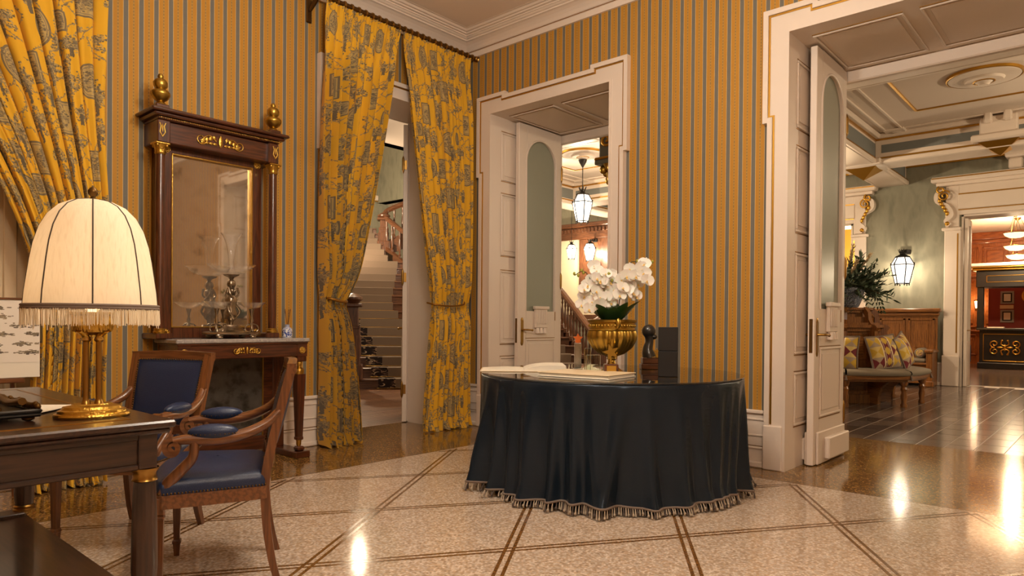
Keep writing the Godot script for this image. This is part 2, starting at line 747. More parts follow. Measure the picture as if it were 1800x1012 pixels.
	m.albedo_texture = noise_tex([Color(0.8, 0.78, 0.75), Color(0.98, 0.97, 0.95), Color(1, 1, 1), Color(1, 1, 1), Color(0.94, 0.93, 0.9)], 0.008, 92, 512, 5)
	tri(m, Vector3(1.1, 1.1, 1.1))
	m = mat("dark_mirror", rgb(112, 106, 98), 0.3, 0.55)
	m.albedo_texture = noise_tex([Color(0.5, 0.48, 0.45), Color(0.9, 0.9, 0.9), Color(1, 1, 1)], 0.01, 93, 512, 5)
	tri(m, Vector3(1.3, 1.3, 1.3))
	m = mat("frosted", rgb(146, 149, 132), 0.28)
	m = mat("pane", Color(0.9, 0.93, 0.92, 0.1), 0.03)
	m.transparency = BaseMaterial3D.TRANSPARENCY_ALPHA
	m = mat("crystal", Color(1, 1, 1, 0.02), 0.02)
	m.transparency = BaseMaterial3D.TRANSPARENCY_ALPHA
	m = mat("solid_glass", Color(0.93, 0.97, 0.95, 0.0), 0.02)
	m.refraction_enabled = true
	m.refraction_scale = 0.05
	m.transparency = BaseMaterial3D.TRANSPARENCY_ALPHA
	m = mat("table_glass", Color(0.1, 0.13, 0.15, 0.35), 0.02)
	m.transparency = BaseMaterial3D.TRANSPARENCY_ALPHA
	for q in [["glow_lantern", Color(1.0, 0.97, 0.92), 2.6], ["glow_bowl", Color(1.0, 0.84, 0.62), 2.4], ["glow_bulb", Color(1.0, 0.85, 0.62), 6.0], ["glow_sconce", Color(1.0, 0.82, 0.5), 3.0]]:
		m = mat(q[0], Color(0.9, 0.88, 0.84), 0.5)
		m.emission_enabled = true
		m.emission = q[1]
		m.emission_energy_multiplier = q[2]
	# plants
	m = mat("leaf", rgb(46, 82, 34), 0.35)
	m = mat("leaf_dark", rgb(44, 62, 36), 0.55)
	m = mat("leaf_grey", rgb(84, 100, 78), 0.6)
	m = mat("stem", rgb(62, 58, 30), 0.6)
	m = mat("petal", rgb(240, 234, 224), 0.55)
	m.subsurf_scatter_enabled = true
	m.subsurf_scatter_strength = 0.2
	m = mat("lip", rgb(226, 188, 112), 0.6)
	m = mat("bud", rgb(150, 150, 60), 0.6)
	m = mat("plume", rgb(206, 184, 148), 0.95)
	m = mat("porcelain", Color.WHITE, 0.15)
	m.albedo_texture = img_tex(blue_white())
	m = mat("planter", Color.WHITE, 0.35)
	m.albedo_texture = img_tex(mosaic([rgb(70, 84, 116), rgb(120, 130, 150), rgb(56, 66, 92), rgb(160, 164, 170)], 8, 32, 256, rgb(150, 150, 152)))
	tri(m, Vector3(3, 3, 3))
	m = mat("orange", rgb(226, 112, 46), 0.3)
	m = mat("white_plastic", rgb(220, 210, 196), 0.35)
	m = mat("lacquer", rgb(22, 20, 20), 0.3)
	m.clearcoat_enabled = true
	m.clearcoat = 0.4
	m = mat("print_grey", rgb(150, 146, 138), 0.7)
	m = mat("maroon_stone", Color.WHITE, 0.2)
	m.albedo_texture = noise_tex([rgb(48, 16, 18), rgb(84, 32, 30), rgb(60, 22, 22)], 0.02, 95, 256, 5)
	tri(m, Vector3(1.5, 1.5, 1.5))

# ---------------------------------------------------------------- the saloon
func off_path(p: PackedVector2Array, d: float) -> PackedVector2Array:
	var o := PackedVector2Array()
	for i in p.size():
		var a := (p[i] - p[maxi(i - 1, 0)]).normalized()
		var b := (p[mini(i + 1, p.size() - 1)] - p[i]).normalized()
		if i == 0:
			a = b
		if i == p.size() - 1:
			b = a
		var na := Vector2(-a.y, a.x)
		var nb := Vector2(-b.y, b.x)
		var m := (na + nb).normalized()
		o.append(p[i] + m * d / maxf(0.3, m.dot(na)))
	return o

func ribbon(p: PackedVector2Array, d0: float, d1: float) -> PackedVector2Array:
	var a := off_path(p, d0)
	var b := off_path(p, d1)
	b.reverse()
	a.append_array(b)
	return a

# casing with ears round an opening, in local xy with z towards the room
func casing(called: String, xl: float, xr: float, yt: float, xf: Transform3D) -> void:
	var e := 0.035
	var w := 0.155
	var top := yt + 0.158
	var outer := PackedVector2Array([Vector2(xl - w, 0), Vector2(xl - w, 2.58), Vector2(xl - w - e, 2.58), Vector2(xl - w - e, top + e), Vector2(xl + 0.2, top + e), Vector2(xl + 0.2, top),
		Vector2(xr - 0.2, top), Vector2(xr - 0.2, top + e), Vector2(xr + w + e, top + e), Vector2(xr + w + e, 2.58), Vector2(xr + w, 2.58), Vector2(xr + w, 0)])
	var full := outer.duplicate()
	full.append_array(PackedVector2Array([Vector2(xr, 0), Vector2(xr, yt), Vector2(xl, yt), Vector2(xl, 0)]))
	var b := mb()
	b.xf = xf
	b.prism(full, 0.0, 0.04)
	b.prism(ribbon(outer, -0.038, 0.0), 0.04, 0.056)
	var inner := PackedVector2Array([Vector2(xl, 0), Vector2(xl, yt), Vector2(xr, yt), Vector2(xr, 0)])
	b.prism(ribbon(inner, 0.0, 0.022), 0.04, 0.05)
	b.bx(Vector3(xl - w - 0.006, 0, 0), Vector3(xl - 0.02, 0.33, 0.062), 0.006)
	b.bx(Vector3(xr + 0.02, 0, 0), Vector3(xr + w + 0.006, 0.33, 0.062), 0.006)
	var o := struct(called, b, M.paint)
	var g := mb()
	g.xf = xf
	var line := outer.duplicate()
	line[0].y = 0.34
	line[line.size() - 1].y = 0.34
	g.prism(ribbon(line, -0.052, -0.04), 0.04, 0.046)
	obj("gilt_line", g, M.gold_leaf, o)

# raised rectangular panel moulding on a plane; a,b corners in local xy
func panel(b: MB, x0: float, y0: float, x1: float, y1: float, z: float, g: MB = null) -> void:
	var s := 0.018
	for q in [[x0, y0, x1, y0 + s], [x0, y1 - s, x1, y1], [x0, y0 + s, x0 + s, y1 - s], [x1 - s, y0 + s, x1, y1 - s]]:
		b.bx(Vector3(q[0], q[1], z), Vector3(q[2], q[3], z + 0.012), 0.005)
	b.bx(Vector3(x0 + 0.05, y0 + 0.05, z), Vector3(x1 - 0.05, y1 - 0.05, z + 0.008), 0.007)
	if g:
		g.bx(Vector3(x0, y0 - 0.012, z), Vector3(x1, y0 - 0.006, z + 0.004))
		g.bx(Vector3(x0, y1 + 0.006, z), Vector3(x1, y1 + 0.012, z + 0.004))

func baseboard(called: String, from: Vector3, to: Vector3, inward: Vector3) -> void:
	var l := (to - from).length()
	var ang := atan2(inward.x, inward.z)
	var b := mb()
	b.xf = Transform3D(Basis(Vector3.UP, ang), from)
	# local x runs along the wall, z into the room
	var sgn := 1.0 if b.xf.basis.x.dot(to - from) > 0.0 else -1.0
	var x0 := 0.0
	var x1 := sgn * l
	b.bx(Vector3(x0, 0, 0), Vector3(x1, 0.43, 0.022))
	b.bx(Vector3(x0, 0, 0.022), Vector3(x1, 0.045, 0.046), 0.008)
	b.bx(Vector3(x0, 0.405, 0.022), Vector3(x1, 0.436, 0.042), 0.008)
	b.bx(Vector3(x0, 0.355, 0.022), Vector3(x1, 0.372, 0.03), 0.004)
	b.bx(Vector3(x0, 0.235, 0.022), Vector3(x1, 0.25, 0.03), 0.004)
	b.bx(Vector3(x0, 0.14, 0.022), Vector3(x1, 0.158, 0.032), 0.004)
	var o := struct(called, b, M.paint)
	var g := mb()
	g.xf = b.xf
	g.bx(Vector3(x0, 0.1605, 0.0225), Vector3(x1, 0.165, 0.0265))
	obj("gilt_line", g, M.gold_line, o)

const A0 := 0.36
const A1 := 1.62

func room_shell() -> void:
	# floor: brown mosaic border, cream field, double brown inlay lines on the diamond grid
	var f := struct("floor", mb().bx(Vector3(-0.52, -0.2, -1.98), Vector3(XR + 0.3, 0, ZR + 0.3)), M.mosaic_brown)
	var fx0 := 0.985
	var fz0 := 0.37
	obj("mosaic_field", mb().bx(Vector3(fx0, -0.01, fz0), Vector3(XR - 1.0, 0.0008, ZR - 0.4)), M.mosaic_cream, f)
	obj("field_edge_line", mb().bx(Vector3(fx0 - 0.012, -0.01, fz0 - 0.012), Vector3(fx0, 0.0011, ZR - 0.4)).bx(Vector3(fx0, -0.01, fz0 - 0.012), Vector3(XR - 1.0, 0.0011, fz0)), M.inlay_brown, f)
	var th := deg_to_rad(56.5)
	var region := PackedVector2Array([Vector2(fx0 + 0.03, fz0 + 0.03), Vector2(XR - 1.03, fz0 + 0.03), Vector2(XR - 1.03, ZR - 0.43), Vector2(fx0 + 0.03, ZR - 0.43)])
	for fam in 2:
		var d := Vector2(cos(th), sin(th)) if fam == 0 else Vector2(cos(th), -sin(th))
		var nn := Vector2(sin(th), -cos(th)) if fam == 0 else Vector2(sin(th), cos(th))
		for k in range(-6, 10):
			var c0 := (0.235 if fam == 0 else 2.38) + 0.846 * k
			for s in [-0.019, 0.019]:
				var mid: Vector2 = nn * (c0 + s)
				var pl := Geometry2D.intersect_polyline_with_polygon(PackedVector2Array([mid - d * 12.0, mid + d * 12.0]), region)
				for seg in pl:
					var h: Vector2 = nn * 0.0085
					var b := mb()
					var y := 0.0013 + 0.0002 * fam
					b.poly([Vector3(seg[0].x - h.x, y, seg[0].y - h.y), Vector3(seg[1].x - h.x, y, seg[1].y - h.y), Vector3(seg[1].x + h.x, y, seg[1].y + h.y), Vector3(seg[0].x + h.x, y, seg[0].y + h.y)], Vector3.UP)
					obj("inlay_line", b, M.inlay_brown, f)
	# walls
	var b := mb()
	b.bx(Vector3(-0.5, 0, -1.08), Vector3(0.0, 4.3, A0 - 0.03))
	b.bx(Vector3(-0.5, 3.24, A0 - 0.03), Vector3(0.0, 4.3, A1 + 0.03))
	b.bx(Vector3(-0.5, 0, A1 + 0.03), Vector3(0.0, 4.3, ZR + 0.3))
	struct("wall_left", b, M.wallsilk)
	b = mb()
	b.bx(Vector3(0, 0, -1.06), Vector3(0.37, 4.3, 0))
	b.bx(Vector3(0.37, 3.24, -1.06), Vector3(1.875, 4.3, 0))
	b.bx(Vector3(1.875, 0, -1.06), Vector3(3.38, 4.3, 0))
	b.bx(Vector3(3.38, 3.25, -1.06), Vector3(5.63, 4.3, 0))
	b.bx(Vector3(5.63, 0, -1.06), Vector3(XR + 0.3, 4.3, 0))
	struct("wall_back", b, M.wallsilk)
	struct("wall_right", mb().bx(Vector3(XR, 0, 0), Vector3(XR + 0.3, 4.3, ZR + 0.3)), M.wallsilk)
	struct("wall_front", mb().bx(Vector3(0, 0, ZR), Vector3(XR, 4.3, ZR + 0.3)), M.wallsilk)
	struct("ceiling", mb().bx(Vector3(-0.5, YC, -1.08), Vector3(XR + 0.3, YC + 0.3, ZR + 0.3)), M.ceiling_paint)
	# cornice
	var prof := [Vector2(0.0, 3.86), Vector2(0.022, 3.86), Vector2(0.022, 3.912), Vector2(0.03, 3.915), Vector2(0.03, 3.922), Vector2(0.04, 3.926), Vector2(0.06, 3.95), Vector2(0.085, 3.972), Vector2(0.115, 3.988), Vector2(0.135, 3.992), Vector2(0.135, 4.004), Vector2(0.15, 4.008), Vector2(0.165, 4.02), Vector2(0.175, 4.02), Vector2(0.175, 4.03), Vector2(0.2, 4.032), Vector2(0.205, 4.042), Vector2(0.225, 4.044), Vector2(0.24, 4.058), Vector2(0.262, 4.058), Vector2(0.262, 4.066)]
	var cb := mb()
	var gb := mb()
	for i in prof.size() - 1:
		var p: Vector2 = prof[i]
		var q: Vector2 = prof[i + 1]
		var tgt := gb if i == 3 else cb
		var nrm := Vector2(q.y - p.y, -(q.x - p.x)).normalized()
		var rp := _ring(p)
		var rq := _ring(q)
		for k in 4:
			var d: Vector3 = [Vector3(0, 0, 1), Vector3(-1, 0, 0), Vector3(0, 0, -1), Vector3(1, 0, 0)][k]
			tgt.poly([rp[k], rp[(k + 1) % 4], rq[(k + 1) % 4], rq[k]], d * nrm.x + Vector3(0, nrm.y, 0))
	var co := struct("trim_1", cb, M.paint)
	obj("gilt_line", gb, M.gold_line, co)
	# baseboards
	baseboard("baseboard_left", Vector3(0, 0, 0.0), Vector3(0, 0, 0.19), Vector3(1, 0, 0))
	baseboard("baseboard_left", Vector3(0, 0, 1.79), Vector3(0, 0, ZR), Vector3(1, 0, 0))
	baseboard("baseboard_back", Vector3(0, 0, 0), Vector3(0.235, 0, 0), Vector3(0, 0, 1))
	baseboard("baseboard_back", Vector3(2.01, 0, 0), Vector3(3.245, 0, 0), Vector3(0, 0, 1))
	baseboard("baseboard_back", Vector3(5.765, 0, 0), Vector3(XR, 0, 0), Vector3(0, 0, 1))
	baseboard("baseboard_right", Vector3(XR, 0, 0), Vector3(XR, 0, ZR), Vector3(-1, 0, 0))
	baseboard("baseboard_front", Vector3(0, 0, ZR), Vector3(XR, 0, ZR), Vector3(0, 0, -1))
	# wall socket
	var so := thing("power_socket", "round white power socket on the white baseboard beside the curtain", "socket", Vector3(0.065, 0.11, 0.022))
	var sb := mb()
	sb.xf = Transform3D(Basis(Vector3.RIGHT, PI / 2), Vector3.ZERO)
	obj("cover_plate", sb.lathe([Vector2(0.04, 0), Vector2(0.042, 0.006), Vector2(0.036, 0.012), Vector2(0.026, 0.014), Vector2(0.024, 0.009), Vector2(0.0, 0.009)], 24), M.white_plastic, so)
	sb = mb()
	obj("earth_pin", sb.box(Vector3(0, 0, 0.012), Vector3(0.012, 0.012, 0.008), 0.002), M.dark_iron, so)

func _ring(p: Vector2) -> Array:
	return [Vector3(p.x, p.y, p.x), Vector3(XR - p.x, p.y, p.x), Vector3(XR - p.x, p.y, ZR - p.x), Vector3(p.x, p.y, ZR - p.x)]

func jambs(called: String, xl: float, xr: float, yt: float) -> void:
	# white linings, panelled reveals and soffit of an opening in the thick wall
	var b := mb()
	b.bx(Vector3(xl - 0.03, 0, -1.08), Vector3(xl, yt + 0.03, 0.0))
	b.bx(Vector3(xr, 0, -1.08), Vector3(xr + 0.03, yt + 0.03, 0.0))
	b.bx(Vector3(xl, yt, -1.08), Vector3(xr, yt + 0.03, 0.0))
	# rebate at the far side
	b.bx(Vector3(xl, yt - 0.1, -1.12), Vector3(xr, yt, -1.055), 0.01)
	b.bx(Vector3(xl - 0.03, 0, -1.12), Vector3(xl + 0.035, yt, -1.055), 0.01)
	b.bx(Vector3(xr - 0.035, 0, -1.12), Vector3(xr + 0.03, yt, -1.055), 0.01)
	# lobby-side casing
	b.bx(Vector3(xl - 0.2, 0, -1.13), Vector3(xl, yt + 0.2, -1.08), 0.01)
	b.bx(Vector3(xr, 0, -1.13), Vector3(xr + 0.2, yt + 0.2, -1.08), 0.01)
	b.bx(Vector3(xl, yt, -1.13), Vector3(xr, yt + 0.2, -1.08), 0.01)
	var o := struct(called, b, M.paint)
	var pb := mb()
	var g := mb()
	for sd in 2:
		var xf := Transform3D(Basis(Vector3.UP, PI / 2 if sd == 0 else -PI / 2), Vector3(xl if sd == 0 else xr, 0, 0))
		pb.xf = xf
		g.xf = xf
		var x0 := 0.12 if sd == 0 else -0.98
		for q in [[0.32, 0.72], [0.86, 1.62], [1.78, 2.42], [2.56, 3.06]]:
			panel(pb, x0, q[0], x0 + 0.86, q[1], 0.0, g)
	var up := Transform3D(Basis(Vector3.RIGHT, PI / 2), Vector3(0, yt, 0))
	pb.xf = up
	g.xf = up
	var k := roundi((xr - xl) / 0.73)
	var pw := (xr - xl - 0.1) / k
	for i in k:
		panel(pb, xl + 0.1 + pw * i, -0.98, xl + pw * (i + 1), -0.14, 0.0, g)
	obj("reveal_panels", pb, M.paint_panel, o)
	obj("gilt_line", g, M.gold_line, o)

func door_leaf(called: String, p: Vector3, turn: float, w: float, h: float, glazed := true) -> Node3D:
	var d := holder(called)
	d.position = p
	d.rotation.y = turn
	var t := 0.025
	var s := 0.13
	var gb := 1.2
	var gt := h - 0.16
	var b := mb()
	b.bx(Vector3(0, 0, -t), Vector3(s, h, t), 0.004)
	b.bx(Vector3(w - s * 0.8, 0, -t), Vector3(w, h, t), 0.004)
	if glazed:
		b.bx(Vector3(s, 0, -t), Vector3(w - s * 0.8, gb, t))
		# arched head
		var x0 := s
		var x1 := w - s * 0.8
		var r := (x1 - x0) * 0.5
		var pl := PackedVector2Array([Vector2(x1, h), Vector2(x0, h)])
		pl.append_array(arc(Vector2((x0 + x1) * 0.5, gt - r * 0.9), r, PI, 0.0, 20))
		b.prism(pl, -t, t)
	else:
		b.bx(Vector3(s, 0, -t), Vector3(w - s * 0.8, h, t))
	obj("door_frame", b, M.paint, d)
	var pb := mb()
	var gl := mb()
	for sd in 2:
		var xf := Transform3D(Basis(Vector3.UP, PI * sd), Vector3(w * sd, 0, t * (1 - 2 * sd)))
		pb.xf = xf
		gl.xf = xf
		var x0 := 0.1 if sd == 0 else 0.08
		panel(pb, x0 + 0.02, 0.36, w - x0, 0.9, 0.0, gl)
		if glazed:
			pb.bx(Vector3(0.06, 0.0, 0), Vector3(w - 0.01, 0.25, 0.018), 0.006)
			pb.bx(Vector3(0.2, 0.03, 0.018), Vector3(w - 0.03, 0.2, 0.06), 0.008)
			gl.bx(Vector3(w - s * 0.75, gb - 0.1, 0.0), Vector3(w - s * 0.75 + 0.008, gt - 0.25, 0.004))
			var cx := w * 0.5
			pb.bx(Vector3(cx - 0.1, 1.02, 0), Vector3(cx + 0.1, 1.24, 0.03), 0.005)
			pb.bx(Vector3(cx - 0.12, 1.22, 0), Vector3(cx + 0.12, 1.255, 0.045), 0.006)
			for k in 5:
				pb.bx(Vector3(cx - 0.085 + k * 0.036, 1.06, 0.03), Vector3(cx - 0.065 + k * 0.036, 1.21, 0.038), 0.004)
			var keep := pb.xf
			for k in 3:
				pb.lathe([Vector2(0.0, 0.955), Vector2(0.026, 0.96), Vector2(0.018, 1.02)], 10, Vector3(cx - 0.06 + k * 0.06, 0, 0.02))
			pb.xf = keep
	obj("door_panel", pb, M.paint, d)
	obj("gilt_line", gl, M.gold_line, d)
	if glazed:
		var x0 := s - 0.01
		var x1 := w - s * 0.8 + 0.01
		var r := (x1 - x0) * 0.5
		var pl := PackedVector2Array([Vector2(x0, gb - 0.02), Vector2(x1, gb - 0.02)])
		pl.append_array(arc(Vector2((x0 + x1) * 0.5, gt - r * 0.9), r, 0.0, PI, 20))
		obj("glass_pane", mb().prism(pl, -0.004, 0.004), M.frosted, d)
		var ab := mb()
		for sd in [-1.0, 1.0]:
			var pth := []
			for q in arc(Vector2((x0 + x1) * 0.5, gt - r * 0.9), r + 0.004, 0.0, PI, 24):
				pth.append(Vector3(q.x, q.y, sd * t))
			pth.insert(0, Vector3(x1, gb, sd * t))
			pth.append(Vector3(x0, gb, sd * t))
			ab.tube(pth, 0.011, 6)
		obj("glazing_bead", ab, M.paint, d)
	# lever furniture on both faces
	var hb := mb()
	for sd in [-1.0, 1.0]:
		hb.bx(Vector3(0.043, 0.86, t * sd), Vector3(0.087, 1.1, (t + 0.006) * sd), 0.003)
		hb.ell(Vector3(0.065, 0.86, t * sd), Vector3(0.022, 0.03, 0.007))
		hb.ell(Vector3(0.065, 1.1, t * sd), Vector3(0.022, 0.03, 0.007))
		hb.tube([Vector3(0.065, 1.0, t * sd), Vector3(0.065, 1.0, (t + 0.05) * sd), Vector3(0.09, 1.0, (t + 0.058) * sd), Vector3(0.17, 0.995, (t + 0.055) * sd)], [0.011, 0.01, 0.011, 0.008], 10)
		hb.ell(Vector3(0.172, 0.995, (t + 0.055) * sd), Vector3(0.013, 0.013, 0.013), 10, 8)
	obj("door_handle", hb, M.brass, d)
	obj("lock_plate", mb().bx(Vector3(-0.003, 0.86, -0.013), Vector3(0.004, 1.12, 0.013), 0.002), M.bronze, d)
	var hg := mb()
	for y in [0.35, 1.55, 2.75]:
		hg.lathe([Vector2(0.0, y - 0.1), Vector2(0.008, y - 0.08), Vector2(0.014, y - 0.06), Vector2(0.014, y + 0.06), Vector2(0.008, y + 0.08), Vector2(0.0, y + 0.1)], 10, Vector3(w + 0.008, 0, t))
		hg.bx(Vector3(w - 0.0, y - 0.05, -0.015), Vector3(w + 0.006, y + 0.05, t), 0.002)
	obj("hinge", hg, M.brass, d)
	return d

func openings() -> void:
	jambs("trim_2", 0.4, 1.845, 3.21)
	casing("trim_3", 0.4, 1.845, 3.21, Transform3D.IDENTITY)
	jambs("trim_4", 3.41, 5.6, 3.22)
	casing("trim_5", 3.41, 5.6, 3.22, Transform3D.IDENTITY)
	door_leaf("door_1", Vector3(0.46, 0.006, -0.31), PI / 2, 0.72, 3.185)
	door_leaf("door_2", Vector3(1.785, 0.006, -0.31), PI / 2, 0.72, 3.185)
	door_leaf("door_3", Vector3(3.475, 0.006, -0.29), PI / 2, 0.74, 3.195)
	door_leaf("door_4", Vector3(5.535, 0.006, -0.29), PI / 2, 0.74, 3.195)
	# opening to the stair hall
	var b := mb()
	b.bx(Vector3(-0.5, 0, A0 - 0.03), Vector3(0, 3.24, A0))
	b.bx(Vector3(-0.5, 0, A1), Vector3(0, 3.24, A1 + 0.03))
	b.bx(Vector3(-0.5, 3.21, A0), Vector3(0, 3.24, A1))
	b.bx(Vector3(-0.54, 0, A0 - 0.18), Vector3(-0.5, 3.38, A0 - 0.0), 0.008)
	b.bx(Vector3(-0.54, 0, A1), Vector3(-0.5, 3.38, A1 + 0.18), 0.008)
	b.bx(Vector3(-0.54, 3.21, A0), Vector3(-0.5, 3.38, A1), 0.008)
	struct("trim_6", b, M.paint)
	casing("trim_7", -A1, -A0, 3.21, Transform3D(Basis(Vector3.UP, PI / 2), Vector3.ZERO))
	var w := 0.6
	var dr := Vector3(-0.755, 0, -0.656)
	var hp := Vector3(-0.5, 0.006, A0 + 0.05)
	door_leaf("door_5", hp + dr * w, atan2(-0.656, 0.755), w, 3.18, false)

# ---------------------------------------------------------------- stair hall and lobby
const ZL := -9.4
const YL := 4.2

func hall_shell() -> void:
	# plank floor of the stair hall
	var f := struct("floor", mb().bx(Vector3(-9.5, -0.2, -4.5), Vector3(-0.52, -0.012, 4.2)), M.stairwood_z)
	R.seed = 4
	var mesh := mb().bx(Vector3(-0.0485, -0.012, -1.1), Vector3(0.0485, 0.0, 1.1), 0.002).mesh()
	var x := -0.575
	var k := 0
	while x > -4.6:
		var z := 1.9 - 0.73 * (k % 3)
		while z > -2.6:
			var o := put("floorboard", mesh, M["plank_%d" % (R.randi() % 3)], f)
			o.position = Vector3(x, 0, z)
			z -= 2.203
		x -= 0.1
		k += 1
	struct("wall_left", mb().bx(Vector3(-9.9, 0, ZL), Vector3(-9.5, 7.0, 4.2)), M.lobby_wall)
	struct("wall_front", mb().bx(Vector3(-9.5, 0, 4.2), Vector3(-0.5, 7.0, 4.5)), M.lobby_wall)
	struct("wall_right", mb().bx(Vector3(-0.55, 4.3, -1.08), Vector3(-0.5, 7.0, 4.2)), M.lobby_wall)
	struct("ceiling", mb().bx(Vector3(-9.9, 7.0, -6.2), Vector3(-0.5, 7.2, 4.5)), M.ceiling_paint)
	struct("wall_back", mb().bx(Vector3(-9.5, YL, -6.3), Vector3(-4.6, 7.0, -6.0)).bx(Vector3(-4.6, YL, -6.0), Vector3(-4.4, 7.0, -1.08)).bx(Vector3(-4.6, YL, -1.08), Vector3(-0.5, 7.0, -0.9)), M.lobby_wall)
	# mouldings high on the stair wall
	var b := mb()
	var g := mb()
	for q in [[4.25, 0.14, 0.1], [5.0, 0.22, 0.14], [5.55, 0.1, 0.2], [5.65, 0.08, 0.28]]:
		b.bx(Vector3(-9.5, q[0], -6.0), Vector3(-9.5 + q[2], q[0] + q[1], 4.2), 0.02)
		g.bx(Vector3(-9.5, q[0] - 0.02, -6.0), Vector3(-9.5 + q[2] * 0.7, q[0], 4.2))
	var o := struct("trim_8", b, M.lobby_paint)
	obj("gilt_line", g, M.gold_leaf, o)

func surround(called: String, xl: float, xr: float, yt: float) -> void:
	# white doorcase with pilasters, scrolled brackets and a gilded cornice on the far lobby wall
	var b := mb()
	var g := mb()
	var z := ZL
	for sd in [-1.0, 1.0]:
		var x: float = xl if sd < 0 else xr
		b.bx(Vector3(x, 0, z), Vector3(x + sd * 0.25, 2.8, z + 0.07), 0.008)
		b.bx(Vector3(x, 0, z), Vector3(x + sd * 0.27, 0.55, z + 0.1), 0.012)
		b.bx(Vector3(x - sd * 0.01, 2.8, z), Vector3(x + sd * 0.29, 2.85, z + 0.11), 0.01)
		b.bx(Vector3(x + sd * 0.03, 2.86, z), Vector3(x + sd * 0.24, 3.595, z + 0.066), 0.008)
		g.bx(Vector3(x + sd * 0.035, 0.6, z + 0.07), Vector3(x + sd * 0.055, 2.74, z + 0.076))
		# S-scroll bracket
		var pts := smooth_path([Vector3(0.16, 0.02, 0), Vector3(0.22, 0.1, 0), Vector3(0.14, 0.2, 0), Vector3(0.2, 0.36, 0), Vector3(0.36, 0.46, 0), Vector3(0.36, 0.6, 0), Vector3(0.24, 0.66, 0)], 5)
		var pth := []
		for p in pts:
			pth.append(Vector3(x + sd * p.x, 2.87 + p.y, z + 0.07))
		var sec := PackedVector2Array([Vector2(0.07, 0.035), Vector2(-0.07, 0.035), Vector2(-0.07, -0.035), Vector2(0.07, -0.035)])
		b.sweep(pth, sec, [], Vector3.UP, true, true)
		g.tube(spiral(Vector2(x + sd * 0.25, 2.87 + 0.55), 0.1, 0.02, 0.5, 1.6, 24, z + 0.15), 0.016, 6)
		g.tube(spiral(Vector2(x + sd * 0.3, 2.87 + 0.66), 0.07, 0.02, 2.0, 1.2, 16, z + 0.15), 0.018, 6)
		g.ell(Vector3(x + sd * 0.2, 2.87 + 0.05, z + 0.13), Vector3(0.04, 0.04, 0.04), 12, 8)
		for k in 5:
			g.ell(Vector3(x + sd * (0.2 + 0.03 * k), 3.1 + 0.06 * k, z + 0.15), Vector3(0.03, 0.045, 0.02), 8, 6)
	b.bx(Vector3(xl - 0.2, yt, z), Vector3(xr + 0.2, 3.6, z + 0.06), 0.008)
	b.bx(Vector3(xl - 0.05, yt + 0.1, z + 0.06), Vector3(xr + 0.05, yt + 0.36, z + 0.085), 0.01)
	b.bx(Vector3(xl - 0.38, 3.6, z), Vector3(xr + 0.38, 3.66, z + 0.14), 0.01)
	b.bx(Vector3(xl - 0.45, 3.66, z), Vector3(xr + 0.45, 3.76, z + 0.22), 0.02)
	g.bx(Vector3(xl - 0.44, 3.72, z + 0.2), Vector3(xr + 0.44, 3.738, z + 0.224))
	g.bx(Vector3(xl - 0.04, yt + 0.36, z + 0.06), Vector3(xr + 0.04, yt + 0.38, z + 0.08))
	g.bx(Vector3(xl - 0.04, yt + 0.08, z + 0.06), Vector3(xr + 0.04, yt + 0.095, z + 0.08))
	# lining
	b.bx(Vector3(xl - 0.001, 0, z - 0.5), Vector3(xl + 0.03, yt, z))
	b.bx(Vector3(xr - 0.03, 0, z - 0.5), Vector3(xr + 0.001, yt, z))
	b.bx(Vector3(xl, yt - 0.03, z - 0.5), Vector3(xr, yt, z))
	var o := struct(called, b, M.lobby_paint)
	obj("gilding", g, M.gold_leaf, o)

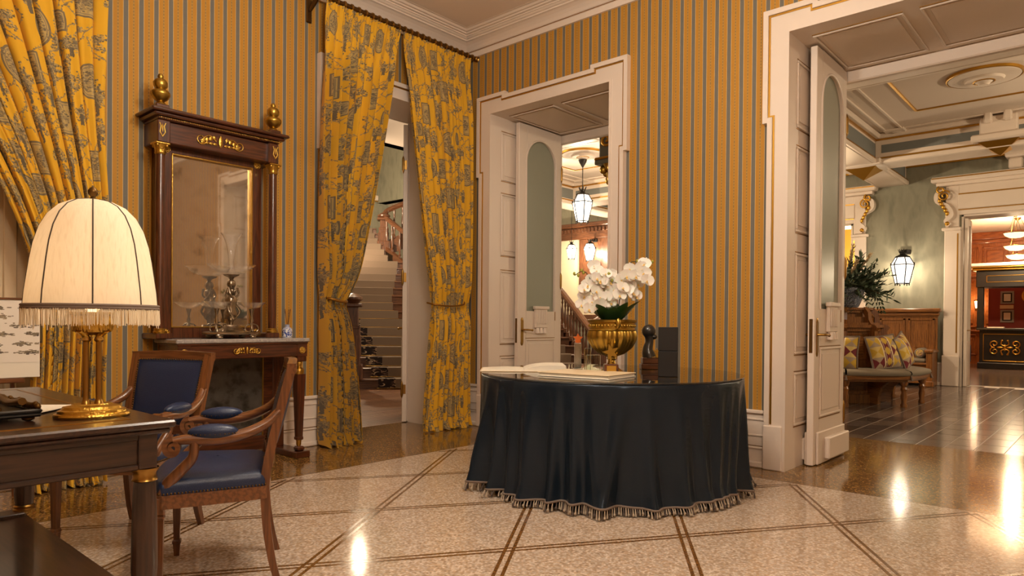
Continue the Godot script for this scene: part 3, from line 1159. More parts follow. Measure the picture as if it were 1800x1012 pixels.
func lobby_shell() -> void:
	# tiled floor: single tiles where they can be told apart, plain stone beyond
	var f := struct("floor", mb().bx(Vector3(-9.5, -0.2, ZL - 0.5), Vector3(XR, -0.0015, -1.98)), M.grout)
	R.seed = 6
	var mesh := mb().bx(Vector3(-0.107, -0.008, -0.2145), Vector3(0.107, 0, 0.2145), 0.0015).mesh()
	for i in 17:
		for j in 17:
			var o := put("floor_tile", mesh, M["tile_%d" % (R.randi() % 4)], f)
			o.position = Vector3(2.2 + i * 0.22, 0, -2.2 - j * 0.44 - (0.22 if i % 2 else 0.0))
	var half := mb().bx(Vector3(-0.107, -0.008, -0.1075), Vector3(0.107, 0, 0.1075), 0.0015).mesh()
	for i in 8:
		put("floor_tile", half, M["tile_%d" % (i % 4)], f).position = Vector3(2.42 + i * 0.44, 0, -2.09)
	var rest := mb()
	for q in [[-9.5, 2.09], [5.84, XR]]:
		var nx := int((q[1] - q[0]) / 0.44)
		for i in nx:
			for j in 16:
				var x0: float = q[0] + (q[1] - q[0]) * i / nx
				rest.bx(Vector3(x0 + 0.003, -0.008, -2.0 - j * 0.46), Vector3(x0 + (q[1] - q[0]) / nx - 0.003, 0, -2.454 - j * 0.46))
	var ro := obj("far_tiles", rest, M.tile_1, f)
	ro.set_meta("kind", "stuff")
	var w := mb()
	w.bx(Vector3(-9.5, 0, ZL - 0.5), Vector3(0.1, YL + 0.1, ZL))
	w.bx(Vector3(0.1, 3.07, ZL - 0.5), Vector3(1.25, YL + 0.1, ZL))
	w.bx(Vector3(1.25, 0, ZL - 0.5), Vector3(3.06, YL + 0.1, ZL))
	w.bx(Vector3(3.06, 3.07, ZL - 0.5), Vector3(4.8, YL + 0.1, ZL))
	w.bx(Vector3(4.8, 0, ZL - 0.5), Vector3(XR, YL + 0.1, ZL))
	struct("wall_back", w, M.lobby_wall)
	struct("wall_right", mb().bx(Vector3(XR, 0, ZL - 0.5), Vector3(XR + 0.3, YL + 0.1, -1.08)), M.lobby_wall)
	struct("wall_front", mb().bx(Vector3(-0.5, 0, -1.08), Vector3(0.2, YL, -1.06)).bx(Vector3(2.05, 0, -1.08), Vector3(3.2, YL, -1.06)).bx(Vector3(5.8, 0, -1.08), Vector3(XR, YL, -1.06)).bx(Vector3(-0.5, 3.42, -1.08), Vector3(XR, YL, -1.06)), M.lobby_wall)
	surround("trim_9", 0.1, 1.25, 3.07)
	surround("trim_10", 3.06, 4.8, 3.07)
	# white plinth along the far wall
	var bb := mb()
	for q in [[1.52, 2.79], [5.07, XR]]:
		bb.bx(Vector3(q[0], 0, ZL), Vector3(q[1], 0.4, ZL + 0.03), 0.006)
		bb.bx(Vector3(q[0], 0, ZL + 0.03), Vector3(q[1], 0.06, ZL + 0.06), 0.01)
		bb.bx(Vector3(q[0], 0.38, ZL), Vector3(q[1], 0.42, ZL + 0.045), 0.008)
	struct("baseboard_back", bb, M.lobby_paint)
	# timber frieze and pale panel seen past the stair
	var fr := mb()
	fr.bx(Vector3(-9.4, 3.25, ZL), Vector3(-2.5, 3.55, ZL + 0.08), 0.01)
	fr.bx(Vector3(-9.4, 3.55, ZL), Vector3(-2.5, 3.66, ZL + 0.2), 0.02)
	for k in 40:
		fr.bx(Vector3(-7.0 + k * 0.11, 3.43, ZL + 0.08), Vector3(-6.94 + k * 0.11, 3.52, ZL + 0.12), 0.004)
	fr.bx(Vector3(-9.4, 1.15, ZL), Vector3(-2.5, 1.3, ZL + 0.08), 0.01)
	struct("trim_11", fr, M.stairwood_x)
	struct("trim_12", mb().bx(Vector3(-9.4, 1.3, ZL), Vector3(-2.5, 3.25, ZL + 0.02)), M.cream_wall)
	struct("trim_13", mb().bx(Vector3(-5.35, 1.9, ZL + 0.02), Vector3(-4.4, 3.25, ZL + 0.06), 0.01), M.stairwood_y)
	# small yellow room past the first doorcase
	struct("wall_back", mb().bx(Vector3(-1.2, 0, -12.8), Vector3(2.6, 3.6, -12.6)).bx(Vector3(-1.4, 0, -12.8), Vector3(-1.2, 3.6, ZL - 0.5)).bx(Vector3(-0.1, 0, -12.6), Vector3(0.0, 3.6, -12.5)), M.yellow_wall)
	struct("ceiling", mb().bx(Vector3(-1.4, 3.6, -12.8), Vector3(0.3, 3.7, ZL - 0.5)).bx(Vector3(0.3, 3.6, -12.8), Vector3(1.4, 3.7, ZL - 0.5)), M.ceiling_paint)
	struct("floor", mb().bx(Vector3(-1.4, -0.2, -12.8), Vector3(1.4, -0.01, ZL - 0.5)), M.tile_0)
	lamp(Vector3(0.7, 2.6, -11.2), WARM, 3.0, 0.1)

func beam(b: MB, s: MB, g: MB, a: Vector3, c: Vector3, along_x: bool) -> void:
	b.bx(a, c, 0.01)
	var y0 := a.y
	if along_x:
		for sd in [-1.0, 1.0]:
			var z: float = c.z if sd > 0 else a.z
			s.bx(Vector3(a.x + 0.1, y0 + 0.17, z), Vector3(c.x - 0.1, y0 + 0.3, z + 0.004 * sd))
			b.bx(Vector3(a.x, y0 + 0.4, z), Vector3(c.x, y0 + 0.48, z + 0.1 * sd), 0.02)
			g.bx(Vector3(a.x, y0 + 0.375, z), Vector3(c.x, y0 + 0.4, z + 0.03 * sd))
			b.bx(Vector3(a.x, y0, z), Vector3(c.x, y0 + 0.07, z + 0.05 * sd), 0.01)
			g.bx(Vector3(a.x, y0 + 0.07, z), Vector3(c.x, y0 + 0.095, z + 0.035 * sd))
	else:
		for sd in [-1.0, 1.0]:
			var x: float = c.x if sd > 0 else a.x
			s.bx(Vector3(x, y0 + 0.12, a.z + 0.1), Vector3(x + 0.004 * sd, y0 + 0.34, c.z - 0.1))
			b.bx(Vector3(x, y0 + 0.4, a.z), Vector3(x + 0.1 * sd, y0 + 0.48, c.z), 0.02)
			g.bx(Vector3(x, y0 + 0.375, a.z), Vector3(x + 0.03 * sd, y0 + 0.4, c.z))
			b.bx(Vector3(x, y0, a.z), Vector3(x + 0.05 * sd, y0 + 0.07, c.z), 0.01)
			g.bx(Vector3(x, y0 + 0.07, a.z), Vector3(x + 0.035 * sd, y0 + 0.095, c.z))

func lobby_ceiling() -> void:
	var o := struct("ceiling", mb().bx(Vector3(-4.6, YL, ZL - 0.5), Vector3(XR + 0.3, YL + 0.2, -1.06)).bx(Vector3(-9.9, YL, ZL - 0.5), Vector3(-4.6, YL + 0.2, -6.05)), M.ceiling_paint)
	var b := mb()
	var s := mb()
	var g := mb()
	var y0 := 3.72
	for z in [-7.45, -2.9]:
		for q in [[2.17, 5.68], [-4.0 if z < -5.0 else -2.0, -0.42], [6.12, XR]]:
			beam(b, s, g, Vector3(q[0], y0, z - 0.22), Vector3(q[1], YL, z + 0.22), true)
	for x in [1.95, 5.9, -0.2, -4.2]:
		beam(b, s, g, Vector3(x - 0.22, y0, ZL), Vector3(x + 0.22, YL, -1.08 if x > -4.0 else -6.3), false)
	# wall cornice
	b.bx(Vector3(-4.0, YL - 0.14, ZL), Vector3(XR, YL, ZL + 0.12), 0.03)
	g.bx(Vector3(-4.0, YL - 0.17, ZL), Vector3(XR, YL - 0.14, ZL + 0.05))
	obj("ceiling_beams", b, M.lobby_paint, o)
	obj("slate_insets", s, M.slate_paint, o)
	obj("gilt_lines", g, M.gold_leaf, o)
	# coffer mouldings
	for cx in [3.92, -2.2]:
		var fb := mb()
		var fg := mb()
		for q in [[1.55, 2.05, 0.03, 0], [1.32, 1.82, 0.02, 0], [0.95, 1.0, 0.018, 1]]:
			for sd in [-1.0, 1.0]:
				var tgt := fg if q[3] else fb
				tgt.bx(Vector3(cx - q[0], YL - q[2], -5.18 + sd * q[1] - 0.02), Vector3(cx + q[0], YL, -5.18 + sd * q[1] + 0.02), 0.006)
				tgt.bx(Vector3(cx + sd * q[0] - 0.02, YL - q[2], -5.18 - q[1]), Vector3(cx + sd * q[0] + 0.02, YL, -5.18 + q[1]), 0.006)
		for sx in [-1.0, 1.0]:
			for sz in [-1.0, 1.0]:
				var c := Vector3(cx + sx * 1.42, YL - 0.05, -5.18 + sz * 1.92)
				fb.lathe([Vector2(0.0, 0.05), Vector2(0.0, 0.0), Vector2(0.07, 0.0), Vector2(0.1, 0.02), Vector2(0.1, 0.05)], 14, c)
				fb.box(c + Vector3(0, 0.03, 0), Vector3(0.3, 0.04, 0.3), 0.012)
		obj("coffer_moulding", fb, M.lobby_paint, o)
		obj("coffer_gilding", fg, M.gold_leaf, o)
		var me := mb().lathe([Vector2(0.0, -0.13), Vector2(0.05, -0.125), Vector2(0.08, -0.09), Vector2(0.1, -0.08), Vector2(0.2, -0.075), Vector2(0.22, -0.05), Vector2(0.3, -0.045), Vector2(0.31, -0.04), Vector2(0.38, -0.035), Vector2(0.4, 0.0)], 40, Vector3(cx, YL, -5.14))
		obj("ceiling_medallion", me, M.lobby_paint, o)
		var ri := mb().lathe([Vector2(0.105, -0.088), Vector2(0.12, -0.084), Vector2(0.12, -0.076)], 32, Vector3(cx, YL, -5.14)).lathe([Vector2(0.39, -0.034), Vector2(0.405, -0.03), Vector2(0.41, 0.0)], 40, Vector3(cx, YL, -5.14))
		obj("medallion_gilding", ri, M.gold_leaf, o)
	# pendentive bosses with gilt pyramids
	for q in [[1.95, -7.45, 0.0], [3.85, -7.33, 0.1], [3.97, -3.0, 0.2], [5.9, -7.45, 0.0], [-2.2, -7.45, 0.1]]:
		var c := Vector3(q[0], y0 + q[2], q[1])
		var bb := mb().box(c + Vector3(0, 0.04, 0), Vector3(0.66, 0.1, 0.66), 0.02)
		if q[2] > 0.0:
			bb.box(c + Vector3(0, 0.2, 0), Vector3(0.46, 0.3, 0.56), 0.02)
			bb.box(c + Vector3(-0.12, 0.34, 0.3), Vector3(0.1, 0.2, 0.12), 0.02).box(c + Vector3(0.12, 0.34, 0.3), Vector3(0.1, 0.2, 0.12), 0.02)
		else:
			bb.lathe([Vector2(0.2, -0.03), Vector2(0.34, -0.02), Vector2(0.38, 0.02)], 24, c)
		obj("beam_boss", bb, M.lobby_paint, o)
		var pb := mb()
		var h := 0.25
		for k in 4:
			var a := Basis(Vector3.UP, k * PI / 2)
			pb.poly([c + a * Vector3(h, -0.012, h), c + a * Vector3(h, -0.012, -h), c + Vector3(0, -0.2, 0)], a * Vector3(0.65, -0.75, 0).normalized())
		obj("gilt_pyramid", pb, M.gold_leaf, o)
	# brackets under the beam at the far wall
	var br := mb()
	for x in [1.95, 3.85, 5.9]:
		br.bx(Vector3(x - 0.1, 3.775, ZL), Vector3(x + 0.1, 3.95, ZL + 0.18), 0.02)
		br.bx(Vector3(x - 0.14, 3.95, ZL), Vector3(x + 0.14, 4.05, ZL + 0.3), 0.02)
	obj("wall_bracket", br, M.lobby_paint, o)

func reception_room() -> void:
	var w := mb()
	w.bx(Vector3(0.2, 0, -18.8), Vector3(7.0, 3.8, -18.5))
	w.bx(Vector3(1.2, 0, -18.5), Vector3(1.4, 3.8, ZL - 0.5))
	w.bx(Vector3(7.0, 0, -18.8), Vector3(7.2, 3.8, ZL - 0.5))
	var o := struct("wall_back", w, M.panelling_y)
	var p := mb()
	for k in 8:
		var x := 1.5 + k * 0.7
		for q in [[0.25, 0.85], [1.05, 2.45], [2.65, 3.35]]:
			for e in [[x, q[0], x + 0.6, q[0] + 0.04], [x, q[1] - 0.04, x + 0.6, q[1]], [x, q[0], x + 0.04, q[1]], [x + 0.56, q[0], x + 0.6, q[1]]]:
				p.bx(Vector3(e[0], e[1], -18.5), Vector3(e[2], e[3], -18.46), 0.01)
			p.bx(Vector3(x + 0.1, q[0] + 0.1, -18.5), Vector3(x + 0.5, q[1] - 0.1, -18.47), 0.015)
	for q in [[0.92, 0.06, 0.06], [2.5, 0.08, 0.08], [3.45, 0.1, 0.1], [3.55, 0.2, 0.2]]:
		p.bx(Vector3(1.4, q[0], -18.5), Vector3(7.0, q[0] + q[1], -18.5 + q[2]), 0.015)
	for k in 9:
		var z := -18.3 + k * 0.9
		for q in [[0.25, 0.85], [1.05, 2.45], [2.65, 3.35]]:
			p.bx(Vector3(1.4, q[0], z), Vector3(1.43, q[1], z + 0.7), 0.015)
	obj("wall_panel", p, M.panelling_x, o)
	struct("ceiling", mb().bx(Vector3(1.2, 3.75, -18.8), Vector3(7.2, 3.95, ZL - 0.5)), M.ceiling_paint)
	struct("floor", mb().bx(Vector3(0.2, -0.2, -18.8), Vector3(7.2, 0.0, ZL - 0.5)), M.tile_2)

# ---------------------------------------------------------------- furniture of the saloon
func chandelier(p: Vector3, label: String) -> void:
	var c := thing("chandelier", label, "chandelier", p)
	obj("stem", mb().lathe([Vector2(0.0, 0.0), Vector2(0.05, 0.03), Vector2(0.09, 0.12), Vector2(0.04, 0.2), Vector2(0.025, 0.3), Vector2(0.05, 0.4), Vector2(0.02, 0.5), Vector2(0.012, 0.6), Vector2(0.012, YC - p.y - 0.06), Vector2(0.08, YC - p.y - 0.03), Vector2(0.1, YC - p.y)], 20), M.brass, c)
	for k in 8:
		var a := TAU * k / 8.0
		var d := Vector3(cos(a), 0, sin(a))
		var pts := smooth_path([d * 0.04 + Vector3(0, 0.16, 0), d * 0.2 + Vector3(0, 0.05, 0), d * 0.38 + Vector3(0, 0.08, 0), d * 0.43 + Vector3(0, 0.2, 0)], 5)
		var ar := obj("arm", mb().tube(pts, 0.01, 8).lathe([Vector2(0.01, 0.18), Vector2(0.045, 0.2), Vector2(0.05, 0.21), Vector2(0.014, 0.21), Vector2(0.014, 0.27)], 14, d * 0.43), M.brass, c)
		obj("candle_bulb", mb().lathe([Vector2(0.008, 0.27), Vector2(0.018, 0.295), Vector2(0.014, 0.33), Vector2(0.0, 0.36)], 12, d * 0.43), M.glow_bulb, ar)
	for k in 4:
		var a := TAU * (k + 0.5) / 4.0
		lamp(p + Vector3(cos(a) * 0.3, 0.34, sin(a) * 0.3), ROOM_LIGHT, ROOM_E, 0.09)

const ROOM_LIGHT := Color(1.0, 0.95, 0.88)
const ROOM_E := 1.18

func sheet(rr: Array, cloth_w: float, h: float) -> MB:
	return mb().rows(rr, false, cloth_w, h)

# za/zb: the outer and the inner edge as functions of height
func curtain_mesh(top: float, za: Callable, zb: Callable, x0: float, folds: int, seed_: int, waist: float, cloth: float) -> MB:
	R.seed = seed_
	var amp_of := []
	var shift := []
	for k in folds + 2:
		amp_of.append(R.randf_range(0.6, 1.25))
		shift.append(R.randf_range(-0.25, 0.25))
	var ny := 64
	var nu := folds * 14
	var rr := []
	for i in ny + 1:
		var t := float(i) / ny
		var y := lerpf(top, 0.012, t)
		var w: float = absf(zb.call(y) - za.call(y))
		var row := PackedVector3Array()
		var d := top - y
		var head := 0.014
		if d < 0.12:
			head = lerpf(0.02, 0.008, smoothstep(0.0, 0.12, d))
		else:
			head = lerpf(0.008, 0.06, smoothstep(0.12, 0.7, d))
		var squeeze := clampf(0.55 / maxf(w, 0.2), 0.75, 1.5)
		var g := exp(-pow((y - waist) / 0.14, 2.0))
		for j in nu + 1:
			var s := float(j) / nu
			var ph := s * folds
			var k := int(ph)
			var am: float = lerpf(amp_of[k], amp_of[k + 1], ph - k)
			var drift: float = lerpf(shift[k], shift[k + 1], ph - k) * smoothstep(0.1, 1.6, d)
			var a := TAU * (ph + drift)
			var amp := head * am * squeeze * (1.0 - 0.45 * g)
			var cx := cos(a)
			var fold := 1.0 - 2.0 * pow((1.0 - cx) * 0.5, 2.4)
			var x := x0 + amp * (fold + 0.18 * cos(2.0 * a + 1.0 + k)) - 0.02 * g
			var z: float = lerpf(za.call(y), zb.call(y), s) + (w / folds) * 0.2 * sin(a) * smoothstep(0.1, 0.4, d)
			# pleated heading: three-finger pinches
			if d < 0.16:
				x += 0.012 * cos(3.0 * a) * (1.0 - d / 0.16)
			# cloth breaks on the floor
			var yy := y
			if y < 0.14:
				var kk := 1.0 - y / 0.14
				x += 0.05 * kk * kk * (0.7 + 0.6 * sin(ph * 2.3 + seed_))
				yy = y + 0.012 * kk * sin(ph * 5.0)
			row.append(Vector3(x, maxf(yy, 0.004), z))
		rr.append(row)
	var b := mb()
	b.rows(rr, false, cloth, top)
	return b

func drapes() -> void:
	var m: StandardMaterial3D = M.toile
	m.uv1_scale = Vector3(1.0 / 1.05, 1.0 / 1.05, 1)
	var x0 := 0.16
	# pole with rings over the stair-hall opening
	var rod := thing("curtain_pole", "dark brass curtain pole with rings under the white cornice", "curtain pole", Vector3(x0, 3.835, 0))
	obj("pole", mb().tube([Vector3(0, 0, 0.03), Vector3(0, 0, 1.97)], 0.02, 14), M.bronze, rod)
	for q in [[0.02, -1.0], [1.98, 1.0]]:
		var fb := mb()
		fb.xf = Transform3D(Basis(Vector3.RIGHT, PI / 2 * q[1]), Vector3(0, 0, q[0]))
		fb.lathe([Vector2(0.02, -0.02), Vector2(0.028, -0.01), Vector2(0.028, 0.0), Vector2(0.015, 0.006), Vector2(0.03, 0.02), Vector2(0.034, 0.035), Vector2(0.026, 0.052), Vector2(0.0, 0.06)], 16)
		obj("pole_finial", fb, M.brass, rod)
	var rm := mb()
	rm.xf = Transform3D(Basis(Vector3.RIGHT, PI / 2), Vector3.ZERO)
	rm.lathe([Vector2(0.021, -0.008), Vector2(0.029, -0.008), Vector2(0.031, 0.0), Vector2(0.029, 0.008), Vector2(0.021, 0.008)], 18)
	var rmesh := rm.mesh()
	for k in 25:
		var r := put("ring", rmesh, M.brass, rod)
		r.position = Vector3(0, 0, 0.08 + k * 0.0745)
	obj("bracket", mb().tube([Vector3(0, 0, 1.9), Vector3(-0.06, -0.05, 1.9), Vector3(-0.13, -0.1, 1.9)], [0.016, 0.02, 0.014], 10).box(Vector3(-0.15, -0.1, 1.9), Vector3(0.02, 0.2, 0.05), 0.006), M.bronze, rod)
	# left-hand panel
	var top := 3.81
	var tie := 1.25
	var inner := func(y: float) -> float:
		if y > tie:
			var t: float = (y - tie) / (top - tie)
			return 1.63 - 0.6 * pow(t, 0.72)
		return lerpf(1.48, 1.63, pow(y / tie, 1.5))
	var outer := func(y: float) -> float:
		return 1.86 - 0.02 * sin(y * 2.0)
	var c := thing("curtain", "yellow toile curtain tied back beside the pier mirror", "curtain", Vector3.ZERO)
	obj("curtain_cloth", curtain_mesh(top, outer, inner, x0, 9, 21, tie, 1.7), M.toile, c)
	obj("tieback", mb().tube(smooth_path([Vector3(0.16, tie + 0.03, 1.83), Vector3(0.22, tie + 0.02, 1.8), Vector3(0.235, tie, 1.72), Vector3(0.2, tie, 1.63), Vector3(0.1, tie + 0.02, 1.6)], 5), 0.012, 8), M.gold_line, c)
	# right-hand panel
	var inner2 := func(y: float) -> float:
		if y > tie:
			var t: float = (y - tie) / (top - tie)
			return 0.6 + 0.41 * pow(t, 0.85)
		return lerpf(0.73, 0.6, pow(y / tie, 1.2))
	var outer2 := func(y: float) -> float:
		return 0.1 + 0.02 * sin(y * 2.0)
	c = thing("curtain", "yellow toile curtain tied back in the corner beside the striped wall", "curtain", Vector3.ZERO)
	obj("curtain_cloth", curtain_mesh(top, outer2, inner2, x0, 9, 22, tie, 1.7), M.toile, c)
	obj("tieback", mb().tube(smooth_path([Vector3(0.02, tie + 0.1, 0.1), Vector3(0.2, tie + 0.02, 0.2), Vector3(0.235, tie - 0.01, 0.4), Vector3(0.2, tie, 0.59), Vector3(0.1, tie + 0.02, 0.62)], 5), 0.009, 8), M.gold_line, c)
	# window curtain behind the lamp
	var inner3 := func(y: float) -> float:
		if y > tie:
			return 3.92 + 0.36 * pow(y - tie, 1.5)
		return lerpf(3.97, 3.92, y / tie)
	var outer3 := func(y: float) -> float:
		return 3.545 + 0.015 * sin(y * 3.0)
	c = thing("curtain", "yellow toile window curtain gathered behind the table lamp", "curtain", Vector3.ZERO)
	obj("curtain_cloth", curtain_mesh(3.84, outer3, inner3, 0.19, 11, 23, tie - 0.05, 2.4), M.toile, c)
	var rod2 := thing("curtain_pole", "dark brass curtain pole carrying the window curtain behind the table lamp", "curtain pole", Vector3(0.19, 3.86, 0))
	obj("pole", mb().tube([Vector3(0, 0, 3.5), Vector3(0, 0, 6.6)], 0.02, 14), M.bronze, rod2)
	for k in 20:
		var r := put("ring", rmesh, M.brass, rod2)
		r.position = Vector3(0, 0, 3.58 + k * 0.09)
	# window with its white frame behind that curtain
	var w := mb()
	w.bx(Vector3(0.0, 0.3, 3.75), Vector3(0.05, 3.5, 3.9), 0.01).bx(Vector3(0.0, 0.3, 5.9), Vector3(0.05, 3.5, 6.05), 0.01).bx(Vector3(0.0, 3.35, 3.9), Vector3(0.05, 3.5, 5.9), 0.01).bx(Vector3(0.0, 0.3, 3.9), Vector3(0.07, 0.45, 5.9), 0.01)
	w.bx(Vector3(0.0, 0.45, 3.9), Vector3(0.02, 3.35, 5.9)).bx(Vector3(0.02, 0.5, 3.98), Vector3(0.035, 3.3, 4.05), 0.005).bx(Vector3(0.02, 0.5, 4.86), Vector3(0.04, 3.3, 4.94), 0.005)
	var wo := struct("window_1", w, M.parchment)
	obj("gilt_line", mb().bx(Vector3(0.05, 0.45, 4.1), Vector3(0.056, 3.3, 4.125)), M.gold_leaf, wo)

func leaf_mount(b: MB, c: Vector3, w: float, h: float) -> void:
	# gilt mount in local xy: paired scrolls, leaves and a centre palmette
	for sd in [-1.0, 1.0]:
		var p := []
		for i in 15:
			var t := i / 14.0
			p.append(c + Vector3(sd * w * (0.1 + 0.3 * t), h * 0.35 * sin(t * PI), 0.004))
		b.tube(p, 0.0045, 6)
		var q := spiral(Vector2(c.x + sd * w * 0.42, c.y), h * 0.42, h * 0.08, PI if sd > 0 else 0.0, 1.4 * sd, 18, c.z + 0.004)
		b.tube(q, 0.004, 6)
		for k in 4:
			b.ell(c + Vector3(sd * w * (0.14 + 0.08 * k), h * (0.25 - 0.1 * k), 0.003), Vector3(w * 0.045, h * 0.16, 0.004), 8, 6)
			b.ell(c + Vector3(sd * w * (0.12 + 0.09 * k), -h * 0.2, 0.003), Vector3(w * 0.05, h * 0.1, 0.004), 8, 6)
	b.ell(c + Vector3(0, h * 0.05, 0.003), Vector3(w * 0.05, h * 0.45, 0.007), 10, 8)

func rosette(b: MB, c: Vector3, r: float) -> void:
	b.ell(c, Vector3(r * 0.35, r * 0.35, 0.006), 10, 6)
	for k in 8:
		var a := TAU * k / 8.0
		b.ell(c + Vector3(cos(a), sin(a), 0) * r * 0.62, Vector3(r * 0.3, r * 0.3, 0.004), 8, 6)
	b.tube(spiral(Vector2(c.x, c.y), r, r, 0, 1.0, 20, c.z), 0.003, 5)

func pier_mirror() -> void:
	# local frame: x along the wall (towards the window), y up, z into the room
	var p := thing("pier_mirror", "tall mahogany pier mirror with gilt mounts standing on the console", "mirror", Vector3(0, 0.945, 2.765), PI / 2)
	# with that turn local +x points to world -z
	var hw := 0.4
	var b := mb()
	b.bx(Vector3(-hw, 0, 0.0), Vector3(hw, 1.42, 0.07))
	for sd in [-1.0, 1.0]:
		b.bx(Vector3(sd * 0.305, 0, 0.07), Vector3(sd * 0.385, 1.36, 0.115), 0.005)
	b.bx(Vector3(-0.305, 0, 0.07), Vector3(0.305, 0.085, 0.115), 0.005)
	b.bx(Vector3(-0.385, 1.335, 0.07), Vector3(0.385, 1.39, 0.115), 0.005)
	for sd in [-1.0, 1.0]:
		b.bx(Vector3(sd * 0.35, 0.0, 0.0), Vector3(sd * 0.465, 0.04, 0.26), 0.006)
		b.bx(Vector3(sd * 0.37, 1.372, 0.0), Vector3(sd * 0.456, 1.529, 0.25), 0.006)
	obj("frame", b, M.mahogany_y, p)
	b = mb()
	b.bx(Vector3(-0.449, 1.38, 0.0), Vector3(0.449, 1.531, 0.22), 0.006)
	b.bx(Vector3(-0.46, 1.53, 0.0), Vector3(0.46, 1.55, 0.262), 0.006)
	b.bx(Vector3(-0.49, 1.55, 0.0), Vector3(0.49, 1.575, 0.29), 0.01)
	b.bx(Vector3(-0.515, 1.575, 0.0), Vector3(0.515, 1.6, 0.315), 0.008)
	for sd in [-1.0, 1.0]:
		b.box(Vector3(sd * 0.425, 1.615, 0.215), Vector3(0.09, 0.04, 0.09), 0.005)
	obj("entablature", b, M.mahogany_x, p)
	obj("mirror_glass", mb().bx(Vector3(-0.302, 0.083, 0.07), Vector3(0.302, 1.337, 0.085)), M.antique_mirror, p)
	var gl := mb()
	for q in [[-0.305, 0.08, 0.305, 0.088], [-0.305, 1.329, 0.305, 1.337], [-0.309, 0.08, -0.299, 1.337], [0.299, 0.08, 0.309, 1.337]]:
		gl.bx(Vector3(q[0], q[1], 0.085), Vector3(q[2], q[3], 0.12), 0.002)
	for k in 70:
		gl.ell(Vector3(-0.448 + k * 0.013, 1.541, 0.262), Vector3(0.005, 0.006, 0.005), 6, 4)
	obj("gilt_beading", gl, M.ormolu, p)
	for sd in [-1.0, 1.0]:
		var c := Vector3(sd * 0.425, 0, 0.215)
		obj("column", mb().lathe([Vector2(0.031, 0.06), Vector2(0.033, 0.5), Vector2(0.03, 1.3)], 20, c), M.mahogany_y, p)
		obj("column_base", mb().lathe([Vector2(0.042, 0.04), Vector2(0.044, 0.052), Vector2(0.036, 0.06), Vector2(0.038, 0.07), Vector2(0.033, 0.075)], 20, c), M.ormolu, p)
		var cp := mb().lathe([Vector2(0.032, 1.29), Vector2(0.036, 1.3), Vector2(0.033, 1.305), Vector2(0.036, 1.33), Vector2(0.048, 1.36)], 20, c, 8, 0.16)
		cp.box(c + Vector3(0, 1.364, 0), Vector3(0.1, 0.014, 0.1), 0.004)
		for k in 4:
			var a := PI / 4 + k * PI / 2
			cp.ell(c + Vector3(cos(a) * 0.045, 1.35, sin(a) * 0.045), Vector3(0.012, 0.014, 0.012), 8, 6)
		obj("capital", cp, M.ormolu, p)
		var f := mb().lathe([Vector2(0.0, 1.635), Vector2(0.03, 1.635), Vector2(0.034, 1.645), Vector2(0.022, 1.655), Vector2(0.05, 1.68), Vector2(0.062, 1.705), Vector2(0.062, 1.72), Vector2(0.05, 1.735), Vector2(0.03, 1.745), Vector2(0.044, 1.765), Vector2(0.046, 1.79), Vector2(0.034, 1.81), Vector2(0.016, 1.82), Vector2(0.02, 1.832), Vector2(0.014, 1.848), Vector2(0.0, 1.855)], 24, c, 12, 0.07)
		obj("finial", f, M.old_gold, p)
		var ly := mb()
		for s2 in [-1.0, 1.0]:
			ly.tube([Vector3(c.x, 1.41, 0.254), Vector3(c.x + s2 * 0.018, 1.44, 0.254), Vector3(c.x + s2 * 0.01, 1.48, 0.254), Vector3(c.x + s2 * 0.02, 1.505, 0.254)], 0.004, 6)
		ly.ell(Vector3(c.x, 1.47, 0.254), Vector3(0.004, 0.03, 0.004), 8, 6)
		obj("lyre_mount", ly, M.ormolu, p)
		for y in [0.042, 1.363]:
			var ro := mb()
			rosette(ro, Vector3(sd * 0.345, y, 0.117), 0.026)
			obj("rosette", ro, M.ormolu, p)
	var g := mb()
	leaf_mount(g, Vector3(0.0, 1.455, 0.222), 0.34, 0.1)
	obj("griffin_mount", g, M.ormolu, p)

